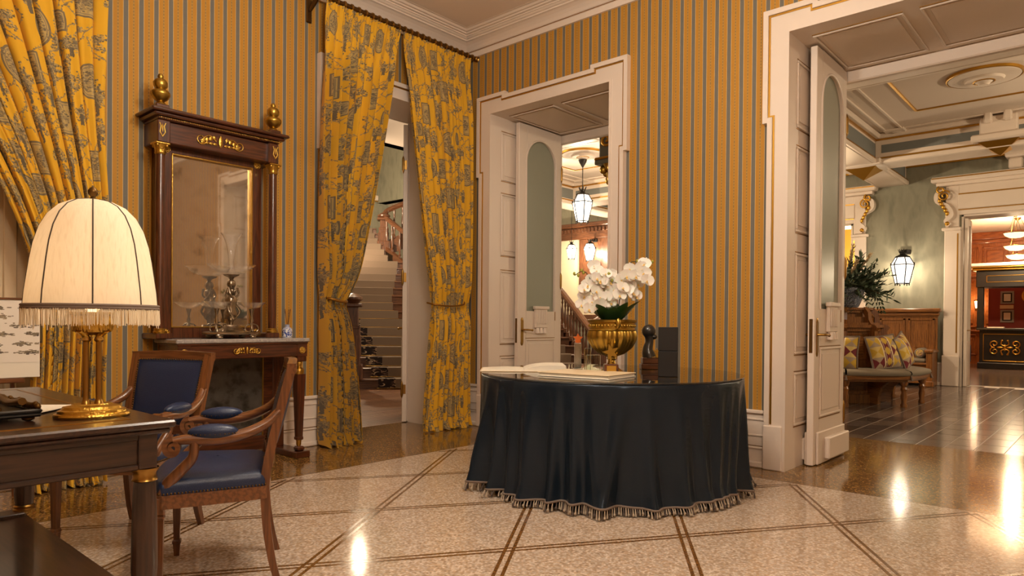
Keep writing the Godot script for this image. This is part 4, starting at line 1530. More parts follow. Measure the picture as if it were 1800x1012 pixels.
func console_table() -> void:
	var p := thing("console_table", "mahogany console table with grey marble top and gilt mounts", "console table", Vector3(0.05, 0, 2.65), PI / 2)
	var hw := 0.515
	obj("marble_top", mb().bx(Vector3(-hw, 0.915, 0.0), Vector3(hw, 0.945, 0.385), 0.006), M.marble, p)
	var ap := mb().bx(Vector3(-hw + 0.02, 0.8, 0.03), Vector3(hw - 0.02, 0.915, 0.365), 0.005)
	ap.bx(Vector3(-hw + 0.01, 0.9, 0.02), Vector3(hw - 0.01, 0.915, 0.376), 0.004)
	for sd in [-1.0, 1.0]:
		ap.bx(Vector3(sd * (hw - 0.105), 0.798, 0.35), Vector3(sd * (hw - 0.015), 0.902, 0.372), 0.004)
	obj("apron", ap, M.mahogany_x, p)
	var g := mb()
	leaf_mount(g, Vector3(0.0, 0.855, 0.367), 0.2, 0.06)
	for sd in [-1.0, 1.0]:
		rosette(g, Vector3(sd * (hw - 0.06), 0.85, 0.373), 0.024)
	obj("apron_mount", g, M.ormolu, p)
	var sq := PackedVector2Array([Vector2(-1, -1), Vector2(1, -1), Vector2(1, 1), Vector2(-1, 1)])
	for sd in [-1.0, 1.0]:
		var c := Vector3(sd * (hw - 0.06), 0, 0.325)
		var leg := mb()
		leg.sweep([c + Vector3(0, 0.66, 0), c + Vector3(0, 0.16, 0)], PackedVector2Array([Vector2(1, -1), Vector2(1, 1), Vector2(-1, 1), Vector2(-1, -1)]), [0.036, 0.022], Vector3.FORWARD, true, true)
		leg.box(c + Vector3(0, 0.78, 0), Vector3(0.085, 0.04, 0.085), 0.005)
		leg.box(c + Vector3(0, 0.15, 0), Vector3(0.054, 0.025, 0.054), 0.004)
		obj("leg", leg, M.mahogany_y, p)
		# gilt bust and foot of the herm
		var h := mb()
		h.lathe([Vector2(0.035, 0.655), Vector2(0.04, 0.68), Vector2(0.036, 0.7), Vector2(0.014, 0.715), Vector2(0.012, 0.722), Vector2(0.022, 0.735), Vector2(0.025, 0.75), Vector2(0.018, 0.766), Vector2(0.0, 0.772)], 16, c)
		h.ell(c + Vector3(0, 0.74, 0.024), Vector3(0.005, 0.007, 0.006), 6, 5)
		h.lathe([Vector2(0.014, 0.085), Vector2(0.02, 0.1), Vector2(0.02, 0.125), Vector2(0.024, 0.138)], 14, c)
		obj("herm_mount", h, M.ormolu, p)
		obj("foot", mb().box(c + Vector3(0, 0.07, 0.005), Vector3(0.06, 0.035, 0.075), 0.01).bx(Vector3(sd * (hw - 0.12), 0.0, -0.002), Vector3(sd * (hw + 0.005), 0.052, 0.39), 0.006), M.mahogany_x, p)
		obj("pilaster", mb().bx(Vector3(sd * (hw - 0.13), 0.052, 0.0), Vector3(sd * (hw - 0.03), 0.8, 0.05), 0.005), M.mahogany_y, p)
	obj("back_panel", mb().bx(Vector3(-0.43, 0.05, 0.0), Vector3(0.43, 0.8, 0.028)).bx(Vector3(-0.4, 0.05, 0.028), Vector3(0.4, 0.16, 0.05), 0.005).bx(Vector3(-0.385, 0.16, 0.028), Vector3(-0.3, 0.8, 0.045), 0.004).bx(Vector3(0.3, 0.16, 0.028), Vector3(0.385, 0.8, 0.045), 0.004), M.mahogany_x, p)
	obj("lower_mirror", mb().bx(Vector3(-0.3, 0.16, 0.028), Vector3(0.3, 0.8, 0.034)), M.dark_mirror, p)
	for sd in [-1.0, 1.0]:
		var ro := mb()
		rosette(ro, Vector3(sd * 0.345, 0.105, 0.052), 0.026)
		obj("rosette", ro, M.ormolu, p)
	var lm := mb()
	lm.bx(Vector3(-0.304, 0.16, 0.034), Vector3(-0.297, 0.8, 0.046)).bx(Vector3(0.297, 0.16, 0.034), Vector3(0.304, 0.8, 0.046))
	obj("gilt_fillet", lm, M.ormolu, p)

func centrepiece() -> void:
	var p := thing("table_centrepiece", "silver figural centrepiece with cut glass dishes on the marble console", "centrepiece", Vector3(0.27, 0.945, 2.7))
	var b := mb()
	b.lathe([Vector2(0.0, 0.028), Vector2(0.2, 0.028), Vector2(0.215, 0.034), Vector2(0.215, 0.046), Vector2(0.2, 0.052), Vector2(0.12, 0.056), Vector2(0.1, 0.066), Vector2(0.085, 0.075), Vector2(0.06, 0.085), Vector2(0.05, 0.1), Vector2(0.0, 0.1)], 40, Vector3.ZERO, 0, 0.0, Vector2(0.6, 1.0))
	obj("plateau", b, M.silver, p)
	for k in 4:
		var a := PI / 4 + PI / 2 * k
		var c := Vector3(cos(a) * 0.12, 0.0, sin(a) * 0.18)
		obj("paw_foot", mb().ell(c + Vector3(0, 0.012, 0), Vector3(0.022, 0.012, 0.026), 10, 6).ell(c + Vector3(0, 0.024, 0), Vector3(0.014, 0.016, 0.03), 10, 6), M.silver, p)
	# twisted figure stem
	var s := mb().lathe([Vector2(0.012, 0.1), Vector2(0.016, 0.13), Vector2(0.034, 0.15), Vector2(0.042, 0.185), Vector2(0.03, 0.22), Vector2(0.036, 0.26), Vector2(0.04, 0.29), Vector2(0.024, 0.32), Vector2(0.03, 0.345), Vector2(0.016, 0.365), Vector2(0.02, 0.38), Vector2(0.03, 0.4), Vector2(0.026, 0.425), Vector2(0.012, 0.44), Vector2(0.02, 0.455), Vector2(0.05, 0.47), Vector2(0.054, 0.478), Vector2(0.0, 0.478)], 18, Vector3.ZERO, 5, 0.3)
	for k in 3:
		var a := k * TAU / 3.0
		s.tube(smooth_path([Vector3(cos(a) * 0.03, 0.3, sin(a) * 0.03), Vector3(cos(a + 0.6) * 0.055, 0.33, sin(a + 0.6) * 0.055), Vector3(cos(a + 1.0) * 0.04, 0.38, sin(a + 1.0) * 0.04)], 4), 0.008, 6)
		s.tube(smooth_path([Vector3(cos(a) * 0.04, 0.15, sin(a) * 0.04), Vector3(cos(a + 0.7) * 0.06, 0.2, sin(a + 0.7) * 0.06), Vector3(cos(a + 1.4) * 0.035, 0.25, sin(a + 1.4) * 0.035)], 4), 0.009, 6)
		s.ell(Vector3(cos(a + 0.3) * 0.028, 0.355, sin(a + 0.3) * 0.028), Vector3(0.013, 0.016, 0.013), 8, 6)
	obj("figure_stem", s, M.silver, p)
	var bowl := mb().lathe([Vector2(0.01, 0.479), Vector2(0.07, 0.486), Vector2(0.125, 0.51), Vector2(0.16, 0.545), Vector2(0.17, 0.552), Vector2(0.166, 0.55), Vector2(0.12, 0.518), Vector2(0.065, 0.492), Vector2(0.0, 0.486)], 48, Vector3.ZERO, 24, 0.05)
	obj("cut_glass_bowl", bowl, M.crystal, p)
	var tr := mb().lathe([Vector2(0.018, 0.486), Vector2(0.02, 0.53), Vector2(0.024, 0.62), Vector2(0.036, 0.7), Vector2(0.055, 0.755), Vector2(0.075, 0.785), Vector2(0.072, 0.785), Vector2(0.05, 0.752), Vector2(0.032, 0.7), Vector2(0.018, 0.6), Vector2(0.012, 0.52)], 32, Vector3.ZERO, 10, 0.1)
	obj("trumpet_vase", tr, M.crystal, p)
	for q in [[0.05, 0.135], [0.05, -0.135], [-0.06, 0.0]]:
		var c := Vector3(q[0], 0.05, q[1])
		var st := mb().lathe([Vector2(0.02, 0.0), Vector2(0.012, 0.02), Vector2(0.008, 0.06), Vector2(0.014, 0.085), Vector2(0.007, 0.11), Vector2(0.012, 0.14), Vector2(0.02, 0.172), Vector2(0.0, 0.174)], 12, c)
		for k in 3:
			var a := k * TAU / 3.0 + 0.5
			st.tube(smooth_path([c + Vector3(0, 0.06, 0), c + Vector3(cos(a) * 0.04, 0.05, sin(a) * 0.04), c + Vector3(cos(a) * 0.055, 0.02, sin(a) * 0.055), c + Vector3(cos(a) * 0.04, 0.0, sin(a) * 0.04)], 4), 0.006, 6)
		var so := obj("dolphin_stem", st, M.silver, p)
		obj("cut_glass_dish", mb().lathe([Vector2(0.006, 0.174), Vector2(0.05, 0.182), Vector2(0.088, 0.21), Vector2(0.1, 0.222), Vector2(0.095, 0.221), Vector2(0.048, 0.188), Vector2(0.0, 0.18)], 40, c, 20, 0.06), M.crystal, so)

func diffuser() -> void:
	var p := thing("reed_diffuser", "blue and white porcelain reed diffuser at the end of the console", "diffuser", Vector3(0.22, 0.945, 2.21))
	obj("bottle", mb().lathe([Vector2(0.0, 0.0), Vector2(0.034, 0.0), Vector2(0.038, 0.006), Vector2(0.038, 0.066), Vector2(0.03, 0.078), Vector2(0.018, 0.084), Vector2(0.018, 0.1), Vector2(0.022, 0.104), Vector2(0.016, 0.106), Vector2(0.012, 0.09)], 28), M.porcelain, p)
	R.seed = 3
	for k in 6:
		var a := R.randf() * TAU
		var d := Vector3(cos(a), 0, sin(a))
		obj("reed", mb().tube([d * -0.006 + Vector3(0, 0.03, 0), d * R.randf_range(0.015, 0.04) + Vector3(0, 0.23, 0)], 0.0018, 6), M.walnut_y, p)

func writing_desk() -> void:
	var p := thing("writing_desk", "large dark wood writing desk with brass ringed column legs", "desk", Vector3(1.5, 0, 4.222))
	var lx := 1.53
	var lz := 0.95
	var t := mb().bx(Vector3(0, 0.742, 0), Vector3(lx, 0.765, lz), 0.006)
	t.bx(Vector3(0.012, 0.724, 0.012), Vector3(lx - 0.012, 0.742, lz - 0.012), 0.006)
	obj("table_top", t, M.desk_x, p)
	obj("leather_inset", mb().bx(Vector3(0.1, 0.764, 0.1), Vector3(lx - 0.1, 0.7662, lz - 0.1)), M.desk_z, p)
	var tl := mb()
	for q in [[0.1, 0.1, lx - 0.1, 0.106], [0.1, lz - 0.106, lx - 0.1, lz - 0.1], [0.1, 0.1, 0.106, lz - 0.1], [lx - 0.106, 0.1, lx - 0.1, lz - 0.1], [0.112, 0.112, lx - 0.112, 0.114], [lx - 0.114, 0.112, lx - 0.112, lz - 0.112]]:
		tl.bx(Vector3(q[0], 0.765, q[1]), Vector3(q[2], 0.7668, q[3]))
	obj("tooled_border", tl, M.gold_line, p)
	var a := mb()
	a.bx(Vector3(0.045, 0.615, 0.045), Vector3(lx - 0.045, 0.724, lz - 0.045))
	# framed drawer fronts
	for q in [[0.1, lz - 0.1]]:
		for sx in [0.0, 1.0]:
			var x: float = 0.045 if sx == 0.0 else lx - 0.045
			var s := -0.012 if sx == 0.0 else 0.012
			a.bx(Vector3(x, 0.615, 0.045), Vector3(x + s, 0.724, q[0]), 0.003)
			a.bx(Vector3(x, 0.615, q[1]), Vector3(x + s, 0.724, lz - 0.045), 0.003)
			a.bx(Vector3(x, 0.615, q[0]), Vector3(x + s, 0.632, q[1]), 0.003)
			a.bx(Vector3(x, 0.707, q[0]), Vector3(x + s, 0.724, q[1]), 0.003)
	obj("apron", a, M.desk_z, p)
	for sx in [0, 1]:
		for sz in [0, 1]:
			var c := Vector3(0.07 + sx * (lx - 0.14), 0, 0.07 + sz * (lz - 0.14))
			var col := obj("leg", mb().lathe([Vector2(0.034, 0.24), Vector2(0.038, 0.3), Vector2(0.036, 0.45), Vector2(0.031, 0.575)], 40, c, 16, 0.05), M.desk_y, p)
			obj("brass_ring", mb().lathe([Vector2(0.032, 0.572), Vector2(0.038, 0.576), Vector2(0.034, 0.584), Vector2(0.034, 0.6), Vector2(0.041, 0.608), Vector2(0.041, 0.615)], 24, c), M.brass, col)
			obj("brass_foot", mb().lathe([Vector2(0.044, 0.22), Vector2(0.044, 0.228), Vector2(0.038, 0.232), Vector2(0.042, 0.24), Vector2(0.036, 0.246)], 24, c), M.brass, col)
	# low platform with a bowed cut-out on each long side
	var pl := PackedVector2Array()
	var top := PackedVector2Array()
	for i in 25:
		var u := i / 24.0
		top.append(Vector2(0.25 + (lx - 0.5) * u, lz - 0.06 - 0.42 * sqrt(maxf(0.0, 1.0 - pow(2.0 * u - 1.0, 2.0)))))
	pl.append_array(PackedVector2Array([Vector2(0.02, 0.07), Vector2(lx - 0.02, 0.07), Vector2(lx - 0.02, lz - 0.06)]))
	top.reverse()
	pl.append_array(top)
	pl.append(Vector2(0.02, lz - 0.06))
	var b := mb()
	b.xf = Transform3D(Basis(Vector3(1, 0, 0), Vector3(0, 0, 1), Vector3(0, 1, 0)), Vector3(0, 0, 0))
	b.prism(pl, 0.14, 0.205)
	b.xf = Transform3D.IDENTITY
	obj("platform", b, M.desk_x, p)
	for sx in [0, 1]:
		for sz in [0, 1]:
			var c := Vector3(0.09 + sx * (lx - 0.18), 0, 0.13 + sz * (lz - 0.26))
			obj("block_foot", mb().box(c + Vector3(0, 0.07, 0), Vector3(0.11, 0.14, 0.11), 0.01).box(c + Vector3(0, 0.212, 0) + Vector3(0, 0, 0), Vector3(0.1, 0.02, 0.1), 0.004), M.desk_y, p)

func make_armchair(label: String, at: Vector3, turn: float) -> Node3D:
	var p := thing("armchair", label, "armchair", at, turn, "open armchairs at the writing desk")
	var sqr := PackedVector2Array([Vector2(1, -1), Vector2(1, 1), Vector2(-1, 1), Vector2(-1, -1)])
	var rnd := PackedVector2Array()
	for q in arc(Vector2.ZERO, 1.0, 0.0, TAU * 11.0 / 12.0, 11):
		rnd.append(q)
	var wf := 0.28
	var wr := 0.215
	for sd in [-1.0, 1.0]:
		var c := Vector3(sd * wf, 0, 0.215)
		var leg := mb().sweep([c + Vector3(0, 0.37, 0), c + Vector3(0, 0.06, 0)], sqr, [0.021, 0.014], Vector3.FORWARD, true, true)
		leg.box(c + Vector3(0, 0.37, 0), Vector3(0.052, 0.07, 0.052), 0.006).box(c + Vector3(0, 0.065, 0), Vector3(0.042, 0.02, 0.042), 0.005).box(c + Vector3(0, 0.325, 0), Vector3(0.046, 0.014, 0.046), 0.004)
		leg.sweep([c + Vector3(0, 0.056, 0), c], sqr, [0.017, 0.012], Vector3.FORWARD, true, true)
		obj("leg", leg, M.walnut_y, p)
		var rl := smooth_path([Vector3(sd * wr, 0.43, -0.215), Vector3(sd * wr, 0.25, -0.225), Vector3(sd * (wr + 0.005), 0.1, -0.25), Vector3(sd * (wr + 0.01), 0.0, -0.28)], 5)
		var ls := []
		for i in rl.size():
			ls.append(lerpf(0.021, 0.014, i / float(rl.size() - 1)))
		obj("leg", mb().sweep(rl, sqr, ls, Vector3.FORWARD, true, true), M.walnut_y, p)
	# seat rail, bowed in front
	var outline := PackedVector2Array()
	for i in 13:
		var u := i / 12.0
		outline.append(Vector2(lerpf(-wf - 0.02, wf + 0.02, u), 0.225 + 0.045 * sin(PI * u)))
	outline.append(Vector2(wf + 0.03, 0.2))
	outline.append(Vector2(wr + 0.04, -0.2))
	for i in 9:
		var u := i / 8.0
		outline.append(Vector2(lerpf(wr + 0.025, -wr - 0.025, u), -0.225 - 0.02 * sin(PI * u)))
	outline.append(Vector2(-wr - 0.04, -0.2))
	outline.append(Vector2(-wf - 0.03, 0.2))
	var b := mb()
	b.xf = Transform3D(Basis(Vector3(1, 0, 0), Vector3(0, 0, 1), Vector3(0, 1, 0)), Vector3.ZERO)
	b.prism(outline, 0.36, 0.412)
	b.xf = Transform3D.IDENTITY
	obj("seat_rail", b, M.walnut_x, p)
	# domed leather seat
	var rr := []
	for k in 9:
		var t := k / 8.0
		var sc := 1.0 if k == 0 else sqrt(maxf(0.0, 1.0 - pow(t, 4.0)))
		var y := 0.41 + 0.09 * pow(t, 0.8) if k > 0 else 0.41
		var row := PackedVector3Array()
		for q in outline:
			row.append(Vector3(q.x * 0.985 * maxf(sc, 0.02), y, q.y * 0.985 * maxf(sc, 0.02)))
		rr.append(row)
	obj("seat", mb().rows(rr, true, 1, 1, true), M.leather, p)
	var nl := mb()
	for i in outline.size():
		var a: Vector2 = outline[i]
		var c: Vector2 = outline[(i + 1) % outline.size()]
		var k := int((c - a).length() / 0.014)
		for j in k:
			var q := a.lerp(c, (j + 0.5) / k)
			nl.ell(Vector3(q.x, 0.418, q.y), Vector3(0.0045, 0.0045, 0.0045), 6, 4)
	# back: raked posts, rails and leather panel
	var rake := func(y: float) -> float:
		return -0.215 - 0.12 * pow((y - 0.42) / 0.48, 1.2) if y > 0.42 else -0.215
	for sd in [-1.0, 1.0]:
		var bk := mb()
		var pth := []
		var ls := []
		for i in 9:
			var y := lerpf(0.4, 0.902, i / 8.0)
			pth.append(Vector3(sd * lerpf(wr, wr + 0.025, i / 8.0), y, rake.call(y)))
			ls.append(Vector2(0.022, 0.02))
		bk.sweep(pth, PackedVector2Array([Vector2(1, -1), Vector2(1, 1), Vector2(-1, 1), Vector2(-1, -1)]), ls, Vector3.FORWARD, true, true)
		obj("back_post", bk, M.walnut_y, p)
	for q in [[0.885, 0.042, 0.262], [0.505, 0.045, 0.235]]:
		var tr := mb()
		var pth := []
		for i in 9:
			var u := i / 8.0
			pth.append(Vector3(lerpf(-q[2], q[2], u), q[0] + (0.008 * sin(PI * u) if q[0] > 0.8 else 0.0), rake.call(q[0]) - 0.015 * sin(PI * u)))
		tr.sweep(pth, PackedVector2Array([Vector2(0.02, -0.5 * q[1]), Vector2(0.02, 0.5 * q[1]), Vector2(-0.02, 0.5 * q[1]), Vector2(-0.02, -0.5 * q[1])]), [], Vector3.UP, true, true)
		obj("top_rail" if q[0] > 0.8 else "lower_rail", tr, M.walnut_x, p)
	for face in [1.0, -1.0]:
		var rows := []
		for i in 11:
			var v := i / 10.0
			var y := lerpf(0.525, 0.868, v)
			var row := PackedVector3Array()
			for j in 11:
				var u := j / 10.0
				var dome := pow(sin(PI * clampf(u, 0.0, 1.0)) * sin(PI * v), 0.35)
				row.append(Vector3(lerpf(-0.2, 0.2, u) * lerpf(0.98, 1.08, v), y, rake.call(y) - 0.012 * sin(PI * u) + face * (0.008 + 0.024 * dome)))
			rows.append(row)
		obj("back_cushion", mb().rows(rows, false, 1, 1, face > 0.0), M.leather, p)
	for i in 28:
		for sd in [-1.0, 1.0]:
			var v := (i + 0.5) / 28.0
			var y := lerpf(0.525, 0.868, v)
			nl.ell(Vector3(sd * 0.198 * lerpf(0.98, 1.08, v), y, rake.call(y) + 0.018), Vector3(0.0045, 0.0045, 0.0045), 6, 4)
	for i in 28:
		var u := (i + 0.5) / 28.0
		nl.ell(Vector3(lerpf(-0.214, 0.214, u), 0.866, rake.call(0.866) - 0.012 * sin(PI * u) + 0.018), Vector3(0.0045, 0.0045, 0.0045), 6, 4)
	# arms with volutes, pads and swept supports
	for sd in [-1.0, 1.0]:
		var arm := smooth_path([Vector3(sd * 0.232, 0.715, -0.28), Vector3(sd * 0.25, 0.665, -0.22), Vector3(sd * 0.272, 0.628, -0.12), Vector3(sd * 0.282, 0.615, 0.0), Vector3(sd * 0.285, 0.62, 0.1), Vector3(sd * 0.285, 0.615, 0.16)], 6)
		var sc := []
		for i in arm.size():
			sc.append(Vector2(0.022, 0.017 + 0.006 * sin(PI * i / float(arm.size() - 1))))
		var ab := mb().sweep(arm, rnd, sc, Vector3.UP)
		var vol := []
		for q in spiral(Vector2(0.16, 0.592), 0.034, 0.006, PI / 2, -1.6, 26):
			vol.append(Vector3(sd * 0.285, q.y, q.x))
		var vs := []
		for i in vol.size():
			vs.append(Vector2(0.024, 0.013 - 0.006 * i / vol.size()))
		ab.sweep(vol, PackedVector2Array([Vector2(1, -1), Vector2(1, 1), Vector2(-1, 1), Vector2(-1, -1)]), vs, Vector3.UP, true, true)
		obj("arm", ab, M.walnut_z, p)
		var sp := smooth_path([Vector3(sd * 0.284, 0.61, 0.075), Vector3(sd * 0.284, 0.55, 0.082), Vector3(sd * 0.284, 0.5, 0.13), Vector3(sd * 0.283, 0.44, 0.19), Vector3(sd * 0.281, 0.38, 0.215)], 6)
		var ss := []
		for i in sp.size():
			ss.append(Vector2(0.021, 0.019 + 0.008 * (i / float(sp.size() - 1))))
		obj("arm_support", mb().sweep(sp, rnd, ss, Vector3.FORWARD), M.walnut_y, p)
		obj("arm_pad", mb().ell(Vector3(sd * 0.28, 0.645, 0.0), Vector3(0.033, 0.031, 0.105), 16, 12), M.leather, p)
		for i in 16:
			for s2 in [-1.0, 1.0]:
				var a := PI * (i + 0.5) / 16.0
				nl.ell(Vector3(sd * 0.28 + s2 * 0.0295 * sin(a), 0.638, 0.105 * cos(a)), Vector3(0.0035, 0.0035, 0.0035), 5, 4)
	var no := obj("nail_trim", nl, M.bronze, p)
	no.set_meta("kind", "stuff")
	p.scale = Vector3(1, 1, 0.88)
	return p

func armchairs() -> void:
	make_armchair("walnut open armchair in blue leather, side-on, beside the desk corner", Vector3(2.363, 0, 3.778), -0.5)
	var src: Node3D = get_node("armchair")
	var second := copy(src, Vector3(1.57, 0, 3.84), 0.53, "walnut open armchair in blue leather with its back to the console table")
	second.scale = Vector3(0.92, 1, 0.9)

func table_lamp() -> void:
	var p := thing("table_lamp", "brass column table lamp with cream domed fringed shade on the desk", "lamp", Vector3(2.776, 0.767, 4.384), 1.277)
	# local y = world y - 0.767
	obj("base", mb().lathe([Vector2(0.0, 0.0), Vector2(0.106, 0.0), Vector2(0.109, 0.006), Vector2(0.106, 0.012), Vector2(0.098, 0.014), Vector2(0.096, 0.022), Vector2(0.086, 0.026), Vector2(0.082, 0.034), Vector2(0.06, 0.038), Vector2(0.056, 0.042), Vector2(0.0, 0.042)], 48, Vector3.ZERO, 0, 0.0, Vector2(1.0, 0.72)), M.ormolu, p)
	for k in 4:
		var a := PI / 4 + PI / 2 * k
		var c := Vector3(cos(a) * 0.025, 0, sin(a) * 0.025)
		obj("column", mb().lathe([Vector2(0.014, 0.042), Vector2(0.012, 0.05), Vector2(0.009, 0.056), Vector2(0.0095, 0.07), Vector2(0.009, 0.24), Vector2(0.015, 0.246), Vector2(0.012, 0.252), Vector2(0.012, 0.256)], 14, c, 6, 0.06), M.brass, p)
		# shell bracket
		var d := Vector3(cos(a), 0, sin(a))
		var sb := mb().tube(smooth_path([c + Vector3(0, 0.25, 0), c + d * 0.006 + Vector3(0, 0.265, 0), d * 0.05 + Vector3(0, 0.28, 0)], 4), [0.012, 0.012, 0.011, 0.011, 0.011, 0.012, 0.012, 0.013, 0.013], 8)
		for j in 7:
			var t := (j - 3) / 3.0
			var side := Vector3(-sin(a), 0, cos(a))
			sb.ell(d * (0.058 - 0.006 * t * t) + side * t * 0.02 + Vector3(0, 0.3 - 0.008 * t * t, 0), Vector3(0.008, 0.02, 0.008), 8, 6)
		obj("shell_bracket", sb, M.ormolu, p)
	obj("bowl", mb().lathe([Vector2(0.02, 0.262), Vector2(0.05, 0.272), Vector2(0.058, 0.29), Vector2(0.06, 0.325), Vector2(0.066, 0.328), Vector2(0.066, 0.336), Vector2(0.058, 0.336), Vector2(0.05, 0.32), Vector2(0.0, 0.315)], 32), M.ormolu, p)
	obj("diffuser_glass", mb().lathe([Vector2(0.046, 0.32), Vector2(0.047, 0.37), Vector2(0.044, 0.385)], 28), M.crystal, p)
	obj("light_bulb", mb().lathe([Vector2(0.012, 0.318), Vector2(0.014, 0.335), Vector2(0.028, 0.36), Vector2(0.03, 0.375), Vector2(0.022, 0.395), Vector2(0.0, 0.402)], 18), M.glow_bulb, p)
	lamp(p.position + Vector3(0, 0.37, 0), ROOM_LIGHT, 0.02, 0.025)
	lamp(p.position + Vector3(0, 0.5, 0), ROOM_LIGHT, 0.026, 0.04)
	obj("harp", mb().tube([Vector3(0, 0.31, 0), Vector3(0, 0.72, 0)], 0.005, 8), M.brass, p)
	# eight-gored silk shade
	var prof := [Vector2(0.190, 0.352), Vector2(0.186, 0.4), Vector2(0.179, 0.45), Vector2(0.172, 0.5), Vector2(0.163, 0.55), Vector2(0.148, 0.6), Vector2(0.126, 0.642), Vector2(0.097, 0.672), Vector2(0.061, 0.69), Vector2(0.026, 0.697)]
	var rr := []
	var seg := 64
	for q: Vector2 in prof:
		var row := PackedVector3Array()
		for j in seg:
			var a := TAU * j / seg
			var k := 1.0 - 0.025 * absf(cos(a * 4.0))
			row.append(Vector3(cos(a) * q.x * k, q.y, sin(a) * q.x * k))
		rr.append(row)
	var sh := obj("shade", mb().rows(rr, true, 1, 1, true), M.shade_silk, p)
	for k in 8:
		var a := TAU * k / 8.0
		var pth := []
		for q: Vector2 in prof:
			pth.append(Vector3(cos(a) * q.x * 0.978, q.y, sin(a) * q.x * 0.978))
		obj("seam_cord", mb().tube(pth, 0.0022, 6), M.shade_seam, sh)
	var br := mb()
	for q in [0.356, 0.348]:
		var pth := []
		for j in 49:
			var a := TAU * j / 48.0
			pth.append(Vector3(cos(a) * 0.189, q, sin(a) * 0.189))
		br.tube(pth, 0.005, 6, false)
	obj("braid", br, M.cord, sh)
	R.seed = 55
	var fr := mb()
	for k in 360:
		var a := TAU * k / 360.0
		var r := 0.189 + R.randf_range(-0.003, 0.003)
		var l := 0.05 + R.randf_range(-0.004, 0.004) + (0.012 if R.randf() < 0.04 else 0.0)
		var c := Vector3(cos(a) * r, 0.346, sin(a) * r)
		var tip := c + Vector3(R.randf_range(-0.003, 0.003), -l, R.randf_range(-0.003, 0.003))
		fr.tube([c, tip], 0.0014, 4, false)
	var fo := obj("fringe", fr, M.fringe_silk, sh)
	fo.set_meta("kind", "stuff")
	obj("finial", mb().lathe([Vector2(0.008, 0.695), Vector2(0.012, 0.7), Vector2(0.006, 0.706), Vector2(0.014, 0.716), Vector2(0.015, 0.726), Vector2(0.008, 0.736), Vector2(0.0, 0.74)], 16, Vector3.ZERO, 8, 0.12), M.bronze, p)

func desk_things() -> void:
	var y := 0.767
	var t := thing("inkstand_tray", "dark ornate inkstand tray lying on the desk beside the lamp", "tray", Vector3(2.56, y, 4.66), 0.05)
	var b := mb().bx(Vector3(-0.22, 0.012, -0.13), Vector3(0.22, 0.024, 0.13), 0.006)
	b.bx(Vector3(-0.22, 0.024, -0.13), Vector3(0.22, 0.036, -0.115), 0.004).bx(Vector3(-0.22, 0.024, 0.115), Vector3(0.22, 0.036, 0.13), 0.004).bx(Vector3(-0.22, 0.024, -0.13), Vector3(-0.205, 0.036, 0.13), 0.004).bx(Vector3(0.205, 0.024, -0.13), Vector3(0.22, 0.036, 0.13), 0.004)
	obj("tray_body", b, M.lacquer, t)
	for sx in [-1, 1]:
		for sz in [-1, 1]:
			obj("bun_foot", mb().ell(Vector3(sx * 0.19, 0.007, sz * 0.1), Vector3(0.018, 0.008, 0.018), 10, 6), M.bronze, t)
	obj("pen_rail", mb().tube(smooth_path([Vector3(-0.16, 0.04, -0.08), Vector3(-0.05, 0.055, -0.09), Vector3(0.06, 0.045, -0.085), Vector3(0.17, 0.058, -0.09)], 4), 0.012, 8).tube([Vector3(-0.17, 0.034, -0.04), Vector3(0.16, 0.034, -0.03)], 0.01, 8), M.bronze, t)
	obj("inkwell", mb().box(Vector3(0.06, 0.044, 0.04), Vector3(0.12, 0.04, 0.1), 0.01).lathe([Vector2(0.03, 0.06), Vector2(0.026, 0.07), Vector2(0.0, 0.074)], 14, Vector3(0.06, 0, 0.04)), M.lacquer, t)
	var orn := mb()
	R.seed = 15
	for k in 22:
		var x := -0.2 + 0.4 * k / 21.0
		orn.ell(Vector3(x, 0.036 + R.randf() * 0.01, 0.122), Vector3(0.012, 0.01, 0.01), 8, 6)
		orn.ell(Vector3(x, 0.036 + R.randf() * 0.012, -0.122), Vector3(0.012, 0.012, 0.01), 8, 6)
	obj("gallery", orn, M.bronze, t)
	for k in 4:
		tag(obj("paper_sheet", mb().at(Vector3(2.33 + 0.03 * k, y + 0.0005 + 0.0012 * k, 4.56 - 0.015 * k), 0.3 + 0.17 * k).bx(Vector3(-0.15, 0, -0.105), Vector3(0.15, 0.001, 0.105)), M.paper), ["lowest white paper sheet of the loose pile behind the inkstand tray", "white paper sheet second from the bottom of the loose pile", "white paper sheet just under the top of the loose pile", "topmost white paper sheet of the loose pile behind the inkstand tray"][k], "paper", "papers on the desk")

func wall_print() -> void:
	var p := thing("display_board", "white board printed with rows of brown animal sketches beside the window curtain", "print", Vector3(0.36, 0, 4.28))
	obj("board", mb().bx(Vector3(0, 0.73, -0.34), Vector3(0.012, 1.195, 0.34), 0.002), M.paper, p)
	var b := mb()
	b.vert(Vector3(0.0135, 0.82, 0.335), Vector3.RIGHT, Vector2(0, 0.86))
	b.vert(Vector3(0.0135, 0.82, -0.335), Vector3.RIGHT, Vector2(1, 0.86))
	b.vert(Vector3(0.0135, 1.185, -0.335), Vector3.RIGHT, Vector2(1, 0.0))
	b.vert(Vector3(0.0135, 1.185, 0.335), Vector3.RIGHT, Vector2(0, 0.0))
	b.tri(0, 1, 2)
	b.tri(0, 2, 3)
	obj("printed_sheet", b, M.sketch, p)
	obj("top_batten", mb().bx(Vector3(-0.006, 1.19, -0.345), Vector3(0.02, 1.203, 0.345), 0.003), M.walnut_z, p)
	for sd in [-1.0, 1.0]:
		obj("easel_leg", mb().tube([Vector3(-0.01, 1.19, sd * 0.2), Vector3(-0.12, 0.0, sd * 0.24)], 0.012, 8), M.walnut_y, p)
	obj("easel_ledge", mb().bx(Vector3(-0.1, 0.7, -0.26), Vector3(0.03, 0.728, 0.26), 0.004), M.walnut_z, p)

